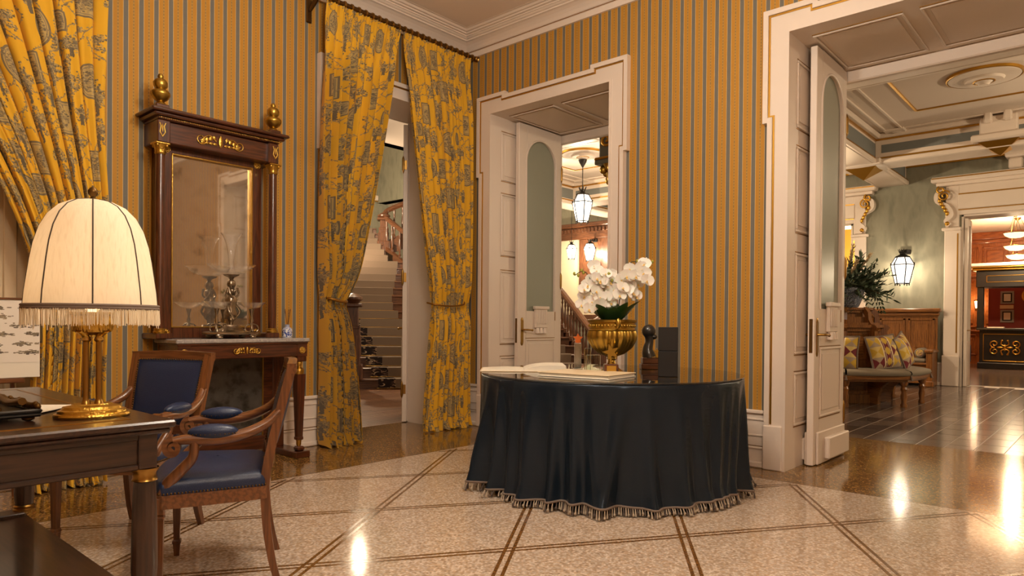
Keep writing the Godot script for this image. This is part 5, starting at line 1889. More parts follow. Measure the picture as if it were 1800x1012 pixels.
# ---------------------------------------------------------------- round table and what stands on it
const TC := Vector3(2.64, 0, 1.198)
const TH := 0.738

var folds := []

func hem(a: float, u: float) -> float:
	# convex drapery ridges that grow and lean towards the hem, with flat cloth between them
	var f := 0.0
	for q in folds:
		var d := wrapf(a - q[0] - q[3] * u, -PI, PI)
		if absf(d) < 0.5:
			f += q[1] * (exp(-pow(d / q[2], 2.0)) - 0.35 * exp(-pow(d / (q[2] * 2.2), 2.0)))
	return f

func round_table() -> void:
	var t := thing("round_table", "round pedestal table hidden under the navy satin cloth", "table", TC)
	obj("table_top", mb().lathe([Vector2(0.0, 0.69), Vector2(0.85, 0.69), Vector2(0.86, 0.7), Vector2(0.86, 0.73), Vector2(0.0, 0.73)], 64), M.walnut_x, t)
	obj("pedestal", mb().lathe([Vector2(0.3, 0.0), Vector2(0.3, 0.04), Vector2(0.12, 0.1), Vector2(0.07, 0.3), Vector2(0.09, 0.6), Vector2(0.2, 0.69)], 32), M.walnut_y, t)
	var c := thing("tablecloth", "navy satin cloth with a tasselled fringe draped over the round table", "tablecloth", TC)
	var seg := 420
	R.seed = 909
	var fa := 0.0
	while fa < TAU - 0.1:
		folds.append([fa, R.randf_range(0.06, 0.17), R.randf_range(0.032, 0.075), R.randf_range(-0.12, 0.12)])
		fa += R.randf_range(0.11, 0.23)
	var rr := []
	var hemline := []
	for q in [[0.0, 0.0], [0.5, 0.0], [0.84, 0.0], [0.866, 0.002], [0.874, 0.01]]:
		var row := PackedVector3Array()
		for j in seg:
			var a := TAU * j / seg
			row.append(Vector3(cos(a) * q[0], TH - q[1], sin(a) * q[0]))
		rr.append(row)
	for i in range(1, 29):
		var u := i / 28.0
		var row := PackedVector3Array()
		for j in seg:
			var a := TAU * j / seg
			var k := pow(u, 0.9)
			# diagonal drags where the cloth turns under
			var drag := 0.004 * sin(26.0 * a + 9.0 * u) * u * u
			var r := 0.874 - 0.016 * u + 0.72 * k * hem(a, u) + drag
			# cloth piles a little on the floor
			if u > 0.9:
				r += 0.018 * (u - 0.9) * 10.0 * (0.4 + 0.6 * absf(sin(7.0 * a)))
			var lift := 0.02 * (0.5 + 0.5 * sin(6.0 * a + 1.0))
			var y := lerpf(TH - 0.01, 0.045 + lift, u)
			row.append(Vector3(cos(a) * r, y, sin(a) * r))
			if i == 28:
				hemline.append(Vector3(cos(a) * r, y, sin(a) * r))
		rr.append(row)
	obj("cloth", mb().rows(rr, true, 1, 1, false), M.satin, c)
	hemline.append(hemline[0])
	obj("braid", mb().tube(hemline, 0.0075, 6, false), M.cord, c)
	R.seed = 19
	var tb := mb()
	var td := mb()
	var step := 0
	var acc := 0.0
	for j in seg:
		var p: Vector3 = hemline[j]
		var q: Vector3 = hemline[j + 1]
		acc += (q - p).length()
		if acc > 0.009:
			acc = 0.0
			step += 1
			var o := Vector3(p.x, 0, p.z).normalized()
			var bot := Vector3(p.x, 0.006 + R.randf() * 0.008, p.z) + o * R.randf_range(0.004, 0.022)
			var g := td if step % 3 == 0 else tb
			g.tube([p, p.lerp(bot, 0.5) + o * 0.003, bot], [0.003, 0.0042, 0.006], 6)
			if step % 2 == 0:
				g.ell(p.lerp(bot, R.randf_range(0.6, 0.95)) + o * 0.006, Vector3(0.008, 0.009, 0.008), 7, 5)
	obj("tassel_fringe", tb, M.tassel, c).set_meta("kind", "stuff")
	obj("dark_tassel_fringe", td, M.tassel_dark, c).set_meta("kind", "stuff")
	tag(obj("table_glass", mb().lathe([Vector2(0.0, 0.001), Vector2(0.872, 0.001), Vector2(0.876, 0.004), Vector2(0.876, 0.008), Vector2(0.872, 0.011), Vector2(0.0, 0.011)], 96, TC + Vector3(0, TH, 0)), M.table_glass), "round glass top lying on the navy tablecloth", "glass top")

const TY := 0.75

func page_block(w: float, d: float, h0: float, h1: float, curl: float) -> MB:
	# stack of pages rising from the spine, in local xz
	var b := mb()
	var rows := []
	for i in 13:
		var u := i / 12.0
		var y := lerpf(h0, h1, u) + curl * sin(PI * pow(u, 0.7))
		rows.append(PackedVector3Array([Vector3(u * w, y, -d * 0.5), Vector3(u * w, y, d * 0.5)]))
	b.rows(rows, false, 1, 1, false)
	var low := []
	for i in 13:
		low.append(PackedVector3Array([rows[i][1], Vector3(rows[i][1].x, 0.004, d * 0.5)]))
	b.rows(low)
	low = []
	for i in 13:
		low.append(PackedVector3Array([rows[i][0], Vector3(rows[i][0].x, 0.004, -d * 0.5)]))
	b.rows(low)
	b.poly([rows[12][0], rows[12][1], Vector3(w, 0.004, d * 0.5), Vector3(w, 0.004, -d * 0.5)], Vector3(signf(w), 0, 0))
	return b

func star_poly(r: float, r2: float) -> PackedVector2Array:
	var p := PackedVector2Array()
	for k in 10:
		var a := PI / 2 + TAU * k / 10.0
		p.append(Vector2(cos(a), sin(a)) * (r if k % 2 == 0 else r2))
	return p

func table_things() -> void:
	var face := 0.729
	# open visitors' book
	var bk := thing("open_book", "open visitors book with a curling page on the round table", "book", Vector3(2.13, TY, 1.5), 0.73)
	obj("cover", mb().bx(Vector3(-0.3, 0, -0.19), Vector3(0.3, 0.004, 0.19), 0.001), M.parchment, bk)
	obj("left_pages", page_block(-0.29, 0.36, 0.008, 0.006, 0.006), M.paper, bk)
	obj("right_pages", page_block(0.28, 0.36, 0.012, 0.042, 0.016), M.paper, bk)
	# closed ledger
	var lg := thing("flat_book", "large flat parchment covered book lying closed on the round table", "book", Vector3(2.76, TY, 1.63), 0.1)
	obj("cover_lower", mb().bx(Vector3(-0.25, 0, -0.18), Vector3(0.25, 0.005, 0.18), 0.002), M.paper, lg)
	obj("pages", mb().bx(Vector3(-0.24, 0.005, -0.172), Vector3(0.243, 0.02, 0.172)), M.paper, lg)
	obj("cover_upper", mb().bx(Vector3(-0.25, 0.02, -0.18), Vector3(0.25, 0.026, 0.18), 0.002), M.parchment, lg)
	# acrylic award with an orange star
	var ac := thing("glass_award", "slim clear glass award topped by an orange star", "award", Vector3(2.375, TY, 1.2), face)
	obj("glass_block", mb().bx(Vector3(-0.024, 0.012, -0.02), Vector3(0.024, 0.19, 0.02), 0.003), M.steel, ac)
	obj("base", mb().bx(Vector3(-0.032, 0, -0.028), Vector3(0.032, 0.012, 0.028), 0.003), M.solid_glass, ac)
	var st := mb()
	st.xf = Transform3D(Basis.IDENTITY, Vector3(0, 0.222, 0))
	st.prism(star_poly(0.036, 0.018), -0.008, 0.008)
	st.xf = Transform3D.IDENTITY
	st.bx(Vector3(-0.013, 0.188, -0.007), Vector3(0.013, 0.212, 0.007), 0.002)
	obj("star", st, M.orange, ac)
	# two clear glass blocks behind
	tag(obj("glass_plaque", mb().at(Vector3(2.5, TY, 1.19), face).bx(Vector3(-0.05, 0, -0.012), Vector3(0.05, 0.11, 0.012), 0.003), M.solid_glass), "low clear glass plaque between the orange star award and the gold urn", "plaque")
	tag(obj("glass_plaque", mb().at(Vector3(2.53, TY, 1.3), face).bx(Vector3(-0.022, 0, -0.01), Vector3(0.022, 0.16, 0.01), 0.003), M.solid_glass), "upright narrow clear glass plaque beside the foot of the gold urn", "plaque")
	# gold star trophy
	var tr := thing("star_trophy", "small gold star trophy on a dark plinth before the urn", "trophy", Vector3(2.805, TY, 1.43), face)
	obj("plinth", mb().bx(Vector3(-0.052, 0, -0.04), Vector3(0.052, 0.012, 0.04), 0.003).bx(Vector3(-0.045, 0.012, -0.034), Vector3(0.045, 0.07, 0.034), 0.004), M.mahogany_x, tr)
	obj("plate", mb().bx(Vector3(-0.03, 0.018, 0.034), Vector3(0.03, 0.06, 0.036)), M.ormolu, tr)
	var gs := mb()
	gs.lathe([Vector2(0.022, 0.07), Vector2(0.024, 0.078), Vector2(0.009, 0.085), Vector2(0.008, 0.1), Vector2(0.012, 0.112)], 14)
	gs.xf = Transform3D(Basis(Vector3.BACK, 0.28), Vector3(0, 0.145, 0))
	gs.prism(star_poly(0.056, 0.023), -0.008, 0.008)
	gs.xf = Transform3D.IDENTITY
	obj("star", gs, M.old_gold, tr)
	# black head sculpture
	var sc := thing("head_sculpture", "glossy black abstract head sculpture on a wooden block", "sculpture", Vector3(2.68, TY, 0.74), face)
	obj("block", mb().bx(Vector3(-0.065, 0, -0.05), Vector3(0.065, 0.04, 0.05), 0.005).bx(Vector3(-0.055, 0.04, -0.045), Vector3(0.06, 0.085, 0.045), 0.005), M.mahogany_x, sc)
	var hd := mb()
	hd.tube(smooth_path([Vector3(0.0, 0.085, 0), Vector3(-0.012, 0.14, 0), Vector3(0.0, 0.2, 0), Vector3(-0.006, 0.25, 0)], 5), [0.05, 0.049, 0.047, 0.045, 0.042, 0.038, 0.036, 0.034, 0.032, 0.03, 0.029, 0.029, 0.03, 0.032, 0.034, 0.036], 14)
	hd.ell(Vector3(-0.006, 0.275, 0), Vector3(0.05, 0.05, 0.045), 20, 14)
	hd.ell(Vector3(0.03, 0.235, 0), Vector3(0.028, 0.02, 0.026), 12, 8)
	obj("head", hd, M.black_gloss, sc)
	var sp := mb()
	sp.xf = Transform3D(Basis.IDENTITY, Vector3(0.045, 0.13, 0.045))
	sp.prism(star_poly(0.026, 0.011), -0.004, 0.004)
	sp.xf = Transform3D.IDENTITY
	sp.bx(Vector3(0.035, 0.085, 0.04), Vector3(0.055, 0.115, 0.05), 0.002)
	obj("gold_star", sp, M.old_gold, sc)
	# two black boxes, one on the other
	var q := Vector3(3.115, TY, 1.25)
	tag(obj("black_box", mb().at(q, face - 0.25).bx(Vector3(-0.06, 0, -0.055), Vector3(0.06, 0.16, 0.055), 0.003), M.black_paint), "matt black box standing on the glass top, lower of its pair", "box", "black boxes on the table")
	tag(obj("black_box", mb().at(q, face - 0.25).bx(Vector3(-0.06, 0.161, -0.055), Vector3(0.06, 0.31, 0.055), 0.003), M.black_paint), "matt black box stacked on another black box on the glass top", "box", "black boxes on the table")

func blade(b: MB, base: Vector3, dir: Vector3, nrm: Vector3, l: float, w: float, curl: float, tipw := 0.0, n := 8) -> void:
	var side := dir.cross(nrm).normalized()
	var rows := []
	for i in n + 1:
		var u := float(i) / n
		var k := sin(PI * clampf(pow(u, 0.75) * 0.94 + 0.03, 0.0, 1.0))
		k = lerpf(k, 1.0, tipw * u * (1.0 - u))
		var p := base + dir * l * u + nrm * curl * l * u * u
		rows.append(PackedVector3Array([p - side * w * k * 0.5 + nrm * w * 0.1 * k, p, p + side * w * k * 0.5 + nrm * w * 0.1 * k]))
	b.rows(rows)

func orchid_urn() -> void:
	var u := thing("gold_urn", "gadrooned gold footed urn on the round table", "urn", Vector3(2.705, TY, 1.269))
	obj("foot", mb().lathe([Vector2(0.0, 0.0), Vector2(0.078, 0.0), Vector2(0.08, 0.01), Vector2(0.07, 0.018), Vector2(0.04, 0.04), Vector2(0.026, 0.07), Vector2(0.024, 0.085), Vector2(0.034, 0.095), Vector2(0.03, 0.104), Vector2(0.04, 0.112)], 36), M.old_gold, u)
	obj("bowl", mb().lathe([Vector2(0.04, 0.112), Vector2(0.085, 0.13), Vector2(0.13, 0.17), Vector2(0.156, 0.22), Vector2(0.16, 0.25), Vector2(0.152, 0.28)], 96, Vector3.ZERO, 18, 0.1), M.old_gold, u)
	obj("neck", mb().lathe([Vector2(0.15, 0.278), Vector2(0.158, 0.286), Vector2(0.15, 0.294), Vector2(0.15, 0.33), Vector2(0.162, 0.338), Vector2(0.165, 0.352), Vector2(0.155, 0.356), Vector2(0.145, 0.345), Vector2(0.14, 0.31), Vector2(0.0, 0.31)], 48), M.old_gold, u)
	var bd := mb()
	for k in 44:
		var a := TAU * k / 44.0
		bd.ell(Vector3(cos(a) * 0.152, 0.314, sin(a) * 0.152), Vector3(0.008, 0.01, 0.008), 7, 5)
	obj("beaded_band", bd, M.old_gold, u)
	for sd in [-1.0, 1.0]:
		var m := mb().ell(Vector3(sd * 0.12, 0.33, 0.11 * sd), Vector3(0.018, 0.035, 0.018), 10, 8)
		obj("mask_handle", m, M.old_gold, u)
	# orchids
	var o := thing("orchid", "white moth orchids with glossy green leaves planted in the gold urn", "plant", Vector3(2.705, TY + 0.312, 1.269), 0.729)
	R.seed = 101
	obj("moss", mb().lathe([Vector2(0.138, -0.002), Vector2(0.1, 0.016), Vector2(0.0, 0.022)], 24), M.leaf_dark, o)
	for k in 11:
		var a := TAU * k / 11.0 + R.randf_range(-0.2, 0.2)
		var d := Vector3(cos(a), R.randf_range(0.9, 1.9), sin(a)).normalized()
		var nn := (Vector3.UP - d * d.y).normalized()
		var b := mb()
		blade(b, Vector3(cos(a) * 0.03, 0.01, sin(a) * 0.03), d, nn, R.randf_range(0.17, 0.23), R.randf_range(0.1, 0.13), -0.18, 1.2, 10)
		obj("leaf", b, M.leaf, o)
	# flower mesh, facing local +z
	var fm := mb()
	for q in [[90.0, 0.04, 0.03], [215.0, 0.038, 0.03], [325.0, 0.038, 0.03]]:
		var a := deg_to_rad(q[0])
		blade(fm, Vector3(0, 0, -0.002), Vector3(cos(a), sin(a), 0.1).normalized(), Vector3(0, 0, 1), q[1], q[2], 0.05, 1.0, 6)
	for a0 in [18.0, 162.0]:
		var a := deg_to_rad(a0)
		blade(fm, Vector3(0, 0, 0.003), Vector3(cos(a), sin(a), 0.15).normalized(), Vector3(0, 0, 1), 0.044, 0.058, 0.0, 2.0, 6)
	var fmesh := fm.mesh()
	var lm := mb().ell(Vector3(0, -0.006, 0.01), Vector3(0.005, 0.007, 0.006), 8, 6)
	blade(lm, Vector3(0, -0.008, 0.006), Vector3(0, -0.6, 0.7).normalized(), Vector3(0, 0.7, 0.6).normalized(), 0.02, 0.014, 0.2, 0.5, 4)
	var lmesh := lm.mesh()
	# spikes: path, then flower places along its upper part (lateral, height, depth)
	var spikes := [
		[[Vector3(-0.05, 0.0, 0.02), Vector3(-0.09, 0.15, 0.03), Vector3(-0.15, 0.3, 0.05), Vector3(-0.2, 0.36, 0.07), Vector3(-0.26, 0.33, 0.08)], [[-0.17, 0.27], [-0.12, 0.23], [-0.15, 0.3], [-0.2, 0.24], [-0.09, 0.19], [-0.19, 0.2], [-0.14, 0.16], [-0.17, 0.11], [-0.1, 0.14], [-0.21, 0.14]]],
		[[Vector3(-0.02, 0.0, 0.0), Vector3(-0.05, 0.2, 0.0), Vector3(-0.1, 0.38, 0.02), Vector3(-0.15, 0.43, 0.03)], [[-0.11, 0.36], [-0.06, 0.34], [-0.13, 0.4], [-0.02, 0.34], [0.04, 0.3], [-0.09, 0.3], [-0.12, 0.31], [-0.03, 0.29], [-0.07, 0.26], [0.0, 0.24], [-0.05, 0.19], [0.03, 0.2], [-0.02, 0.15], [0.01, 0.28], [0.05, 0.25]]],
		[[Vector3(0.03, 0.0, 0.0), Vector3(0.05, 0.2, 0.02), Vector3(0.1, 0.4, 0.02), Vector3(0.16, 0.43, 0.02), Vector3(0.26, 0.42, 0.0)], [[0.11, 0.38], [0.17, 0.39], [0.2, 0.41], [0.21, 0.3], [0.06, 0.28], [0.08, 0.33], [0.14, 0.33], [0.19, 0.35], [0.11, 0.27], [0.16, 0.28], [0.12, 0.22], [0.15, 0.2], [0.09, 0.24]]],
		[[Vector3(0.05, 0.0, 0.03), Vector3(0.02, 0.16, 0.06), Vector3(-0.02, 0.3, 0.08), Vector3(-0.04, 0.34, 0.09)], [[-0.02, 0.31], [-0.05, 0.28]]],
	]
	for s in spikes:
		var path := smooth_path(s[0], 6)
		var so := obj("flower_stem", mb().tube(path, 0.0032, 6), M.stem, o)
		for q in s[1]:
			var f := put("flower", fmesh, M.petal, o)
			f.position = Vector3(q[0], q[1], 0.05 + R.randf_range(-0.02, 0.05))
			f.rotation = Vector3(R.randf_range(-0.3, 0.25), R.randf_range(-0.6, 0.6), R.randf_range(-0.3, 0.3))
			var k := R.randf_range(1.0, 1.28)
			f.scale = Vector3(k, k, k)
			put("lip", lmesh, M.lip, f)
		for k in 4:
			var e: Vector3 = path[path.size() - 1 - k * 2]
			obj("bud", mb().ell(e + Vector3(R.randf_range(-0.01, 0.01), R.randf_range(-0.012, 0.012), 0.01), Vector3(0.009, 0.012, 0.009), 8, 6), M.bud, so)

# ---------------------------------------------------------------- stair, lanterns, lobby
func baluster_mesh(h: float) -> ArrayMesh:
	return mb().box(Vector3(0, 0.03, 0), Vector3(0.06, 0.06, 0.06), 0.004).lathe([Vector2(0.026, 0.06), Vector2(0.032, 0.08), Vector2(0.018, 0.1), Vector2(0.03, 0.2), Vector2(0.036, 0.28), Vector2(0.022, 0.42), Vector2(0.016, h * 0.72), Vector2(0.028, h * 0.78), Vector2(0.02, h * 0.82), Vector2(0.026, h * 0.9), Vector2(0.03, h)], 12).mesh()

func newel(parent: Node3D, c: Vector3, h: float) -> void:
	var b := mb().box(c + Vector3(0, 0.12, 0), Vector3(0.3, 0.24, 0.3), 0.012).box(c + Vector3(0, h * 0.4, 0), Vector3(0.22, h * 0.5, 0.22), 0.01)
	b.box(c + Vector3(0, h * 0.42, 0), Vector3(0.25, h * 0.28, 0.14), 0.01).box(c + Vector3(0, h * 0.42, 0), Vector3(0.14, h * 0.28, 0.25), 0.01)
	b.box(c + Vector3(0, h * 0.66, 0), Vector3(0.23, 0.05, 0.23), 0.01).box(c + Vector3(0, h * 0.8, 0), Vector3(0.17, h * 0.26, 0.17), 0.01)
	b.box(c + Vector3(0, h * 0.94, 0), Vector3(0.3, 0.06, 0.3), 0.015)
	b.lathe([Vector2(0.08, h * 0.96), Vector2(0.15, h + 0.02), Vector2(0.15, h + 0.05), Vector2(0.07, h + 0.1), Vector2(0.0, h + 0.12)], 16, c)
	obj("newel_post", b, M.stairwood_y, parent)

func staircase() -> void:
	var rise := 0.16
	var run := 0.3
	var p := thing("staircase", "dark wood staircase with beige patterned carpet seen between the yellow curtains", "staircase", Vector3(-3.49, 0, -1.8), 0.9009)
	var cl := [-0.22, -0.34, -0.44, -0.54, -0.62, -0.72, -0.86, -1.0, -1.1, -1.15, -1.2, -1.2, -1.2, -1.2, -1.2, -1.25, -1.25, -1.3, -1.3, -1.3, -1.3]
	var cr := [0.9, 0.8, 0.7, 0.6, 0.5, 0.38, 0.22, 0.1, 0.0, -0.02, 0.0, 0.03, 0.06, 0.08, 0.1, -0.12, -0.2, -0.28, -0.36, -0.44, -0.5]
	for i in 21:
		var y := rise * (i + 1)
		var z := -run * i
		var sw := 0.0 if i < 15 else (i - 14) * 0.06
		var w0 := -1.35
		var w1 := 1.3 if i < 9 else 0.75
		if i >= 15:
			w1 = -0.05 - sw
		var b := mb().bx(Vector3(w0, y - 0.035, z - run - 0.02), Vector3(w1, y, z + 0.025), 0.008)
		b.bx(Vector3(w0, y - rise, z - 0.02), Vector3(w1, y - 0.035, z), 0.0)
		var st := obj("step", b, M.stairwood_x, p)
		# carpet wraps nosing and riser
		var c0: float = cl[i]
		var c1: float = cr[i]
		var cb := mb().bx(Vector3(c0 + 0.26, y, z - run), Vector3(c1, y + 0.008, z + 0.03), 0.003).bx(Vector3(c0 + 0.26, y - rise + 0.008, z), Vector3(c1, y, z + 0.034), 0.003)
		obj("carpet", cb, M.carpet, st)
		var e := mb()
		for q in [[y - rise + 0.008, z + 0.0345, y + 0.008, z + 0.0345], [y + 0.0085, z + 0.0345, y + 0.0085, z - run]]:
			var f := e.v.size()
			var nn := Vector3(0, 0, 1) if q[1] == q[3] else Vector3.UP
			var u0 := 0.33 * (i % 3)
			e.vert(Vector3(c0, q[0], q[1]), nn, Vector2(u0, 1))
			e.vert(Vector3(c0 + 0.27, q[0], q[1]), nn, Vector2(u0 + 0.4, 1))
			e.vert(Vector3(c0 + 0.27, q[2], q[3]), nn, Vector2(u0 + 0.4, 0))
			e.vert(Vector3(c0, q[2], q[3]), nn, Vector2(u0, 0))
			e.tri(f, f + 1, f + 2)
			e.tri(f, f + 2, f + 3)
		obj("carpet_border", e, M.carpet_border, st)
		obj("stair_rod", mb().tube([Vector3(c0 - 0.02, y - rise + 0.016, z + 0.042), Vector3(c1 + 0.02, y - rise + 0.016, z + 0.042)], 0.006, 6), M.brass, st)
	# plinth block under the newel and the left balustrade
	newel(p, Vector3(-0.62, 0.16, 0.0), 1.25)
	var bm := baluster_mesh(0.72)
	for i in range(1, 15):
		put("baluster", bm, M.stairwood_y, p).position = Vector3(-0.95 - 0.02 * i, rise * (i + 1), -run * (i + 0.5))
	obj("handrail", mb().sweep([Vector3(-0.62, 1.3, 0), Vector3(-0.95, rise * 2 + 0.74, -run * 1.5), Vector3(-1.25, rise * 15 + 0.74, -run * 14.5)], PackedVector2Array([Vector2(0.05, -0.03), Vector2(0.05, 0.02), Vector2(0.03, 0.04), Vector2(-0.03, 0.04), Vector2(-0.05, 0.02), Vector2(-0.05, -0.03)]), [], Vector3.UP, true, true), M.stairwood_z, p)
	# inner balustrade at the turn: one rail falls towards us, one climbs away
	var low := smooth_path([Vector3(-0.2, 3.55, -5.2), Vector3(-0.12, 3.46, -5.1), Vector3(0.15, 3.22, -4.9), Vector3(0.45, 2.96, -4.6), Vector3(0.75, 2.7, -4.2)], 5)
	var sec := PackedVector2Array([Vector2(0.06, -0.035), Vector2(0.06, 0.02), Vector2(0.03, 0.045), Vector2(-0.03, 0.045), Vector2(-0.06, 0.02), Vector2(-0.06, -0.035)])
	obj("handrail", mb().sweep(low, sec, [], Vector3.UP, true, true), M.stairwood_x, p)
	var sp := []
	var up := smooth_path([Vector3(-0.2, 3.6, -5.2), Vector3(-0.1, 3.72, -5.3), Vector3(0.4, 3.95, -5.3), Vector3(0.9, 4.2, -5.3)], 5)
	obj("handrail", mb().sweep(up, sec, [], Vector3.UP, true, true), M.stairwood_x, p)
	for q in low:
		sp.append(q + Vector3(0, -0.72, 0))
	obj("string_board", mb().sweep(sp, PackedVector2Array([Vector2(0.04, -0.3), Vector2(0.04, 0.05), Vector2(-0.04, 0.05), Vector2(-0.04, -0.3)]), [], Vector3.UP, true, true), M.stairwood_x, p)
	var b2 := baluster_mesh(0.66)
	for k in [1, 4, 7, 10, 13, 16, 19]:
		put("baluster", b2, M.stairwood_y, p).position = low[k] + Vector3(0, -0.68, 0)
	obj("string_board", mb().sweep([Vector3(-0.15, 2.9, -5.35), Vector3(0.95, 3.45, -5.35)], PackedVector2Array([Vector2(0.04, -0.25), Vector2(0.04, 0.08), Vector2(-0.04, 0.08), Vector2(-0.04, -0.25)]), [], Vector3.UP, true, true), M.stairwood_x, p)
	for k in 5:
		put("baluster", b2, M.stairwood_y, p).position = Vector3(0.02 + 0.2 * k, 3.05 + 0.1 * k, -5.32)
	newel(p, Vector3(-0.22, 2.72, -5.24), 0.8)
	# second stair seen through the glazed door
	var s2 := thing("staircase", "dark wood staircase with turned balusters seen past the glazed door", "staircase", Vector3(-2.29, 0, -4.88), 0.6462)
	for i in 11:
		var y := rise * (i + 1)
		var z := -run * i
		var w1 := 0.5 - 0.115 * i
		var st := obj("step", mb().bx(Vector3(-1.9, y - 0.035, z - run - 0.02), Vector3(w1, y, z + 0.025), 0.008).bx(Vector3(-1.9, 0.0 if i > 3 else y - rise, z - 0.02), Vector3(w1 - 0.03, y - 0.035, z)), M.stairwood_x, s2)
		obj("carpet", mb().bx(Vector3(-1.7, y, z - run), Vector3(w1 - 0.22, y + 0.008, z + 0.03), 0.003).bx(Vector3(-1.7, y - rise + 0.008, z), Vector3(w1 - 0.22, y, z + 0.034), 0.003), M.carpet, st)
	newel(s2, Vector3(0.58, 0, 0.08), 1.1)
	var bm2 := baluster_mesh(0.7)
	var hr := []
	for i in 11:
		var c := Vector3(0.44 - 0.115 * i, rise * (i + 1), -run * (i + 0.4))
		put("baluster", bm2, M.stairwood_y, s2).position = c
		put("baluster", bm2, M.stairwood_y, s2).position = c + Vector3(-0.055, 0.0 if i == 10 else 0.08, -0.15)
		hr.append(c + Vector3(0, 0.75, 0))
	obj("handrail", mb().sweep(hr, sec, [], Vector3.UP, true, true), M.stairwood_x, s2)
	var sb := []
	for q in hr:
		sb.append(q + Vector3(0.05, -0.82, 0))
	obj("string_board", mb().sweep(sb, PackedVector2Array([Vector2(0.03, -0.2), Vector2(0.03, 0.1), Vector2(-0.03, 0.1), Vector2(-0.03, -0.2)]), [], Vector3.UP, true, true), M.stairwood_x, s2)

func lantern_parts(p: Node3D, hang: float, wall := false) -> void:
	# six-sided tapering lantern, local origin at the bottom of the glass
	var r0 := 0.1
	var r1 := 0.165
	var r2 := 0.1
	var h1 := 0.3
	var h2 := 0.42
	var gl := mb()
	var fr := mb()
	for k in 6:
		var a := Vector3(cos(TAU * k / 6.0), 0, sin(TAU * k / 6.0))
		var c := Vector3(cos(TAU * (k + 1) / 6.0), 0, sin(TAU * (k + 1) / 6.0))
		var m := (a + c).normalized()
		gl.poly([a * r0, c * r0, c * r1 + Vector3(0, h1, 0), a * r1 + Vector3(0, h1, 0)], (m + Vector3(0, -0.2, 0)).normalized())
		gl.poly([a * r1 + Vector3(0, h1, 0), c * r1 + Vector3(0, h1, 0), c * r2 + Vector3(0, h2, 0), a * r2 + Vector3(0, h2, 0)], (m + Vector3(0, 0.5, 0)).normalized())
		for q in [[a * r0, a * r1 + Vector3(0, h1, 0)], [a * r1 + Vector3(0, h1, 0), a * r2 + Vector3(0, h2, 0)], [a * r0, c * r0], [a * r1 + Vector3(0, h1, 0), c * r1 + Vector3(0, h1, 0)], [a * r2 + Vector3(0, h2, 0), c * r2 + Vector3(0, h2, 0)]]:
			fr.tube([q[0] * Vector3(1.03, 1, 1.03), q[1] * Vector3(1.03, 1, 1.03)], 0.0085, 6)
		fr.ell(a * r0 + Vector3(0, -0.02, 0), Vector3(0.01, 0.018, 0.01), 6, 5)
		fr.ell(a * r1 * 1.03 + Vector3(0, h1 + 0.02, 0), Vector3(0.008, 0.016, 0.008), 6, 5)
	gl.poly([Vector3(r0, 0, 0), Vector3(r0 * 0.5, 0, r0 * 0.866), Vector3(-r0 * 0.5, 0, r0 * 0.866), Vector3(-r0, 0, 0), Vector3(-r0 * 0.5, 0, -r0 * 0.866), Vector3(r0 * 0.5, 0, -r0 * 0.866)], Vector3.DOWN)
	fr.lathe([Vector2(0.105, h2), Vector2(0.11, h2 + 0.01), Vector2(0.07, h2 + 0.03), Vector2(0.04, h2 + 0.05), Vector2(0.045, h2 + 0.08), Vector2(0.03, h2 + 0.09)], 12)
	for k in 6:
		var a := TAU * k / 6.0
		fr.tube([Vector3(cos(a) * 0.04, h2 + 0.07, sin(a) * 0.04), Vector3(cos(a) * 0.065, h2 + 0.13, sin(a) * 0.065)], [0.01, 0.005], 5)
	obj("lantern_glass", gl, M.glow_lantern, p)
	obj("lantern_frame", fr, M.dark_iron, p)
	if wall:
		obj("wall_bracket", mb().bx(Vector3(-0.07, h2 + 0.06, -0.24), Vector3(0.07, h2 + 0.14, -0.2), 0.008).tube([Vector3(0, h2 + 0.1, -0.2), Vector3(0, h2 + 0.1, 0.0)], 0.018, 8), M.dark_iron, p)
	else:
		obj("hanging_rod", mb().tube([Vector3(0, h2 + 0.05, 0), Vector3(0, hang, 0)], 0.007, 6).lathe([Vector2(0.012, hang - 0.12), Vector2(0.06, hang - 0.04), Vector2(0.07, hang)], 14), M.dark_iron, p)

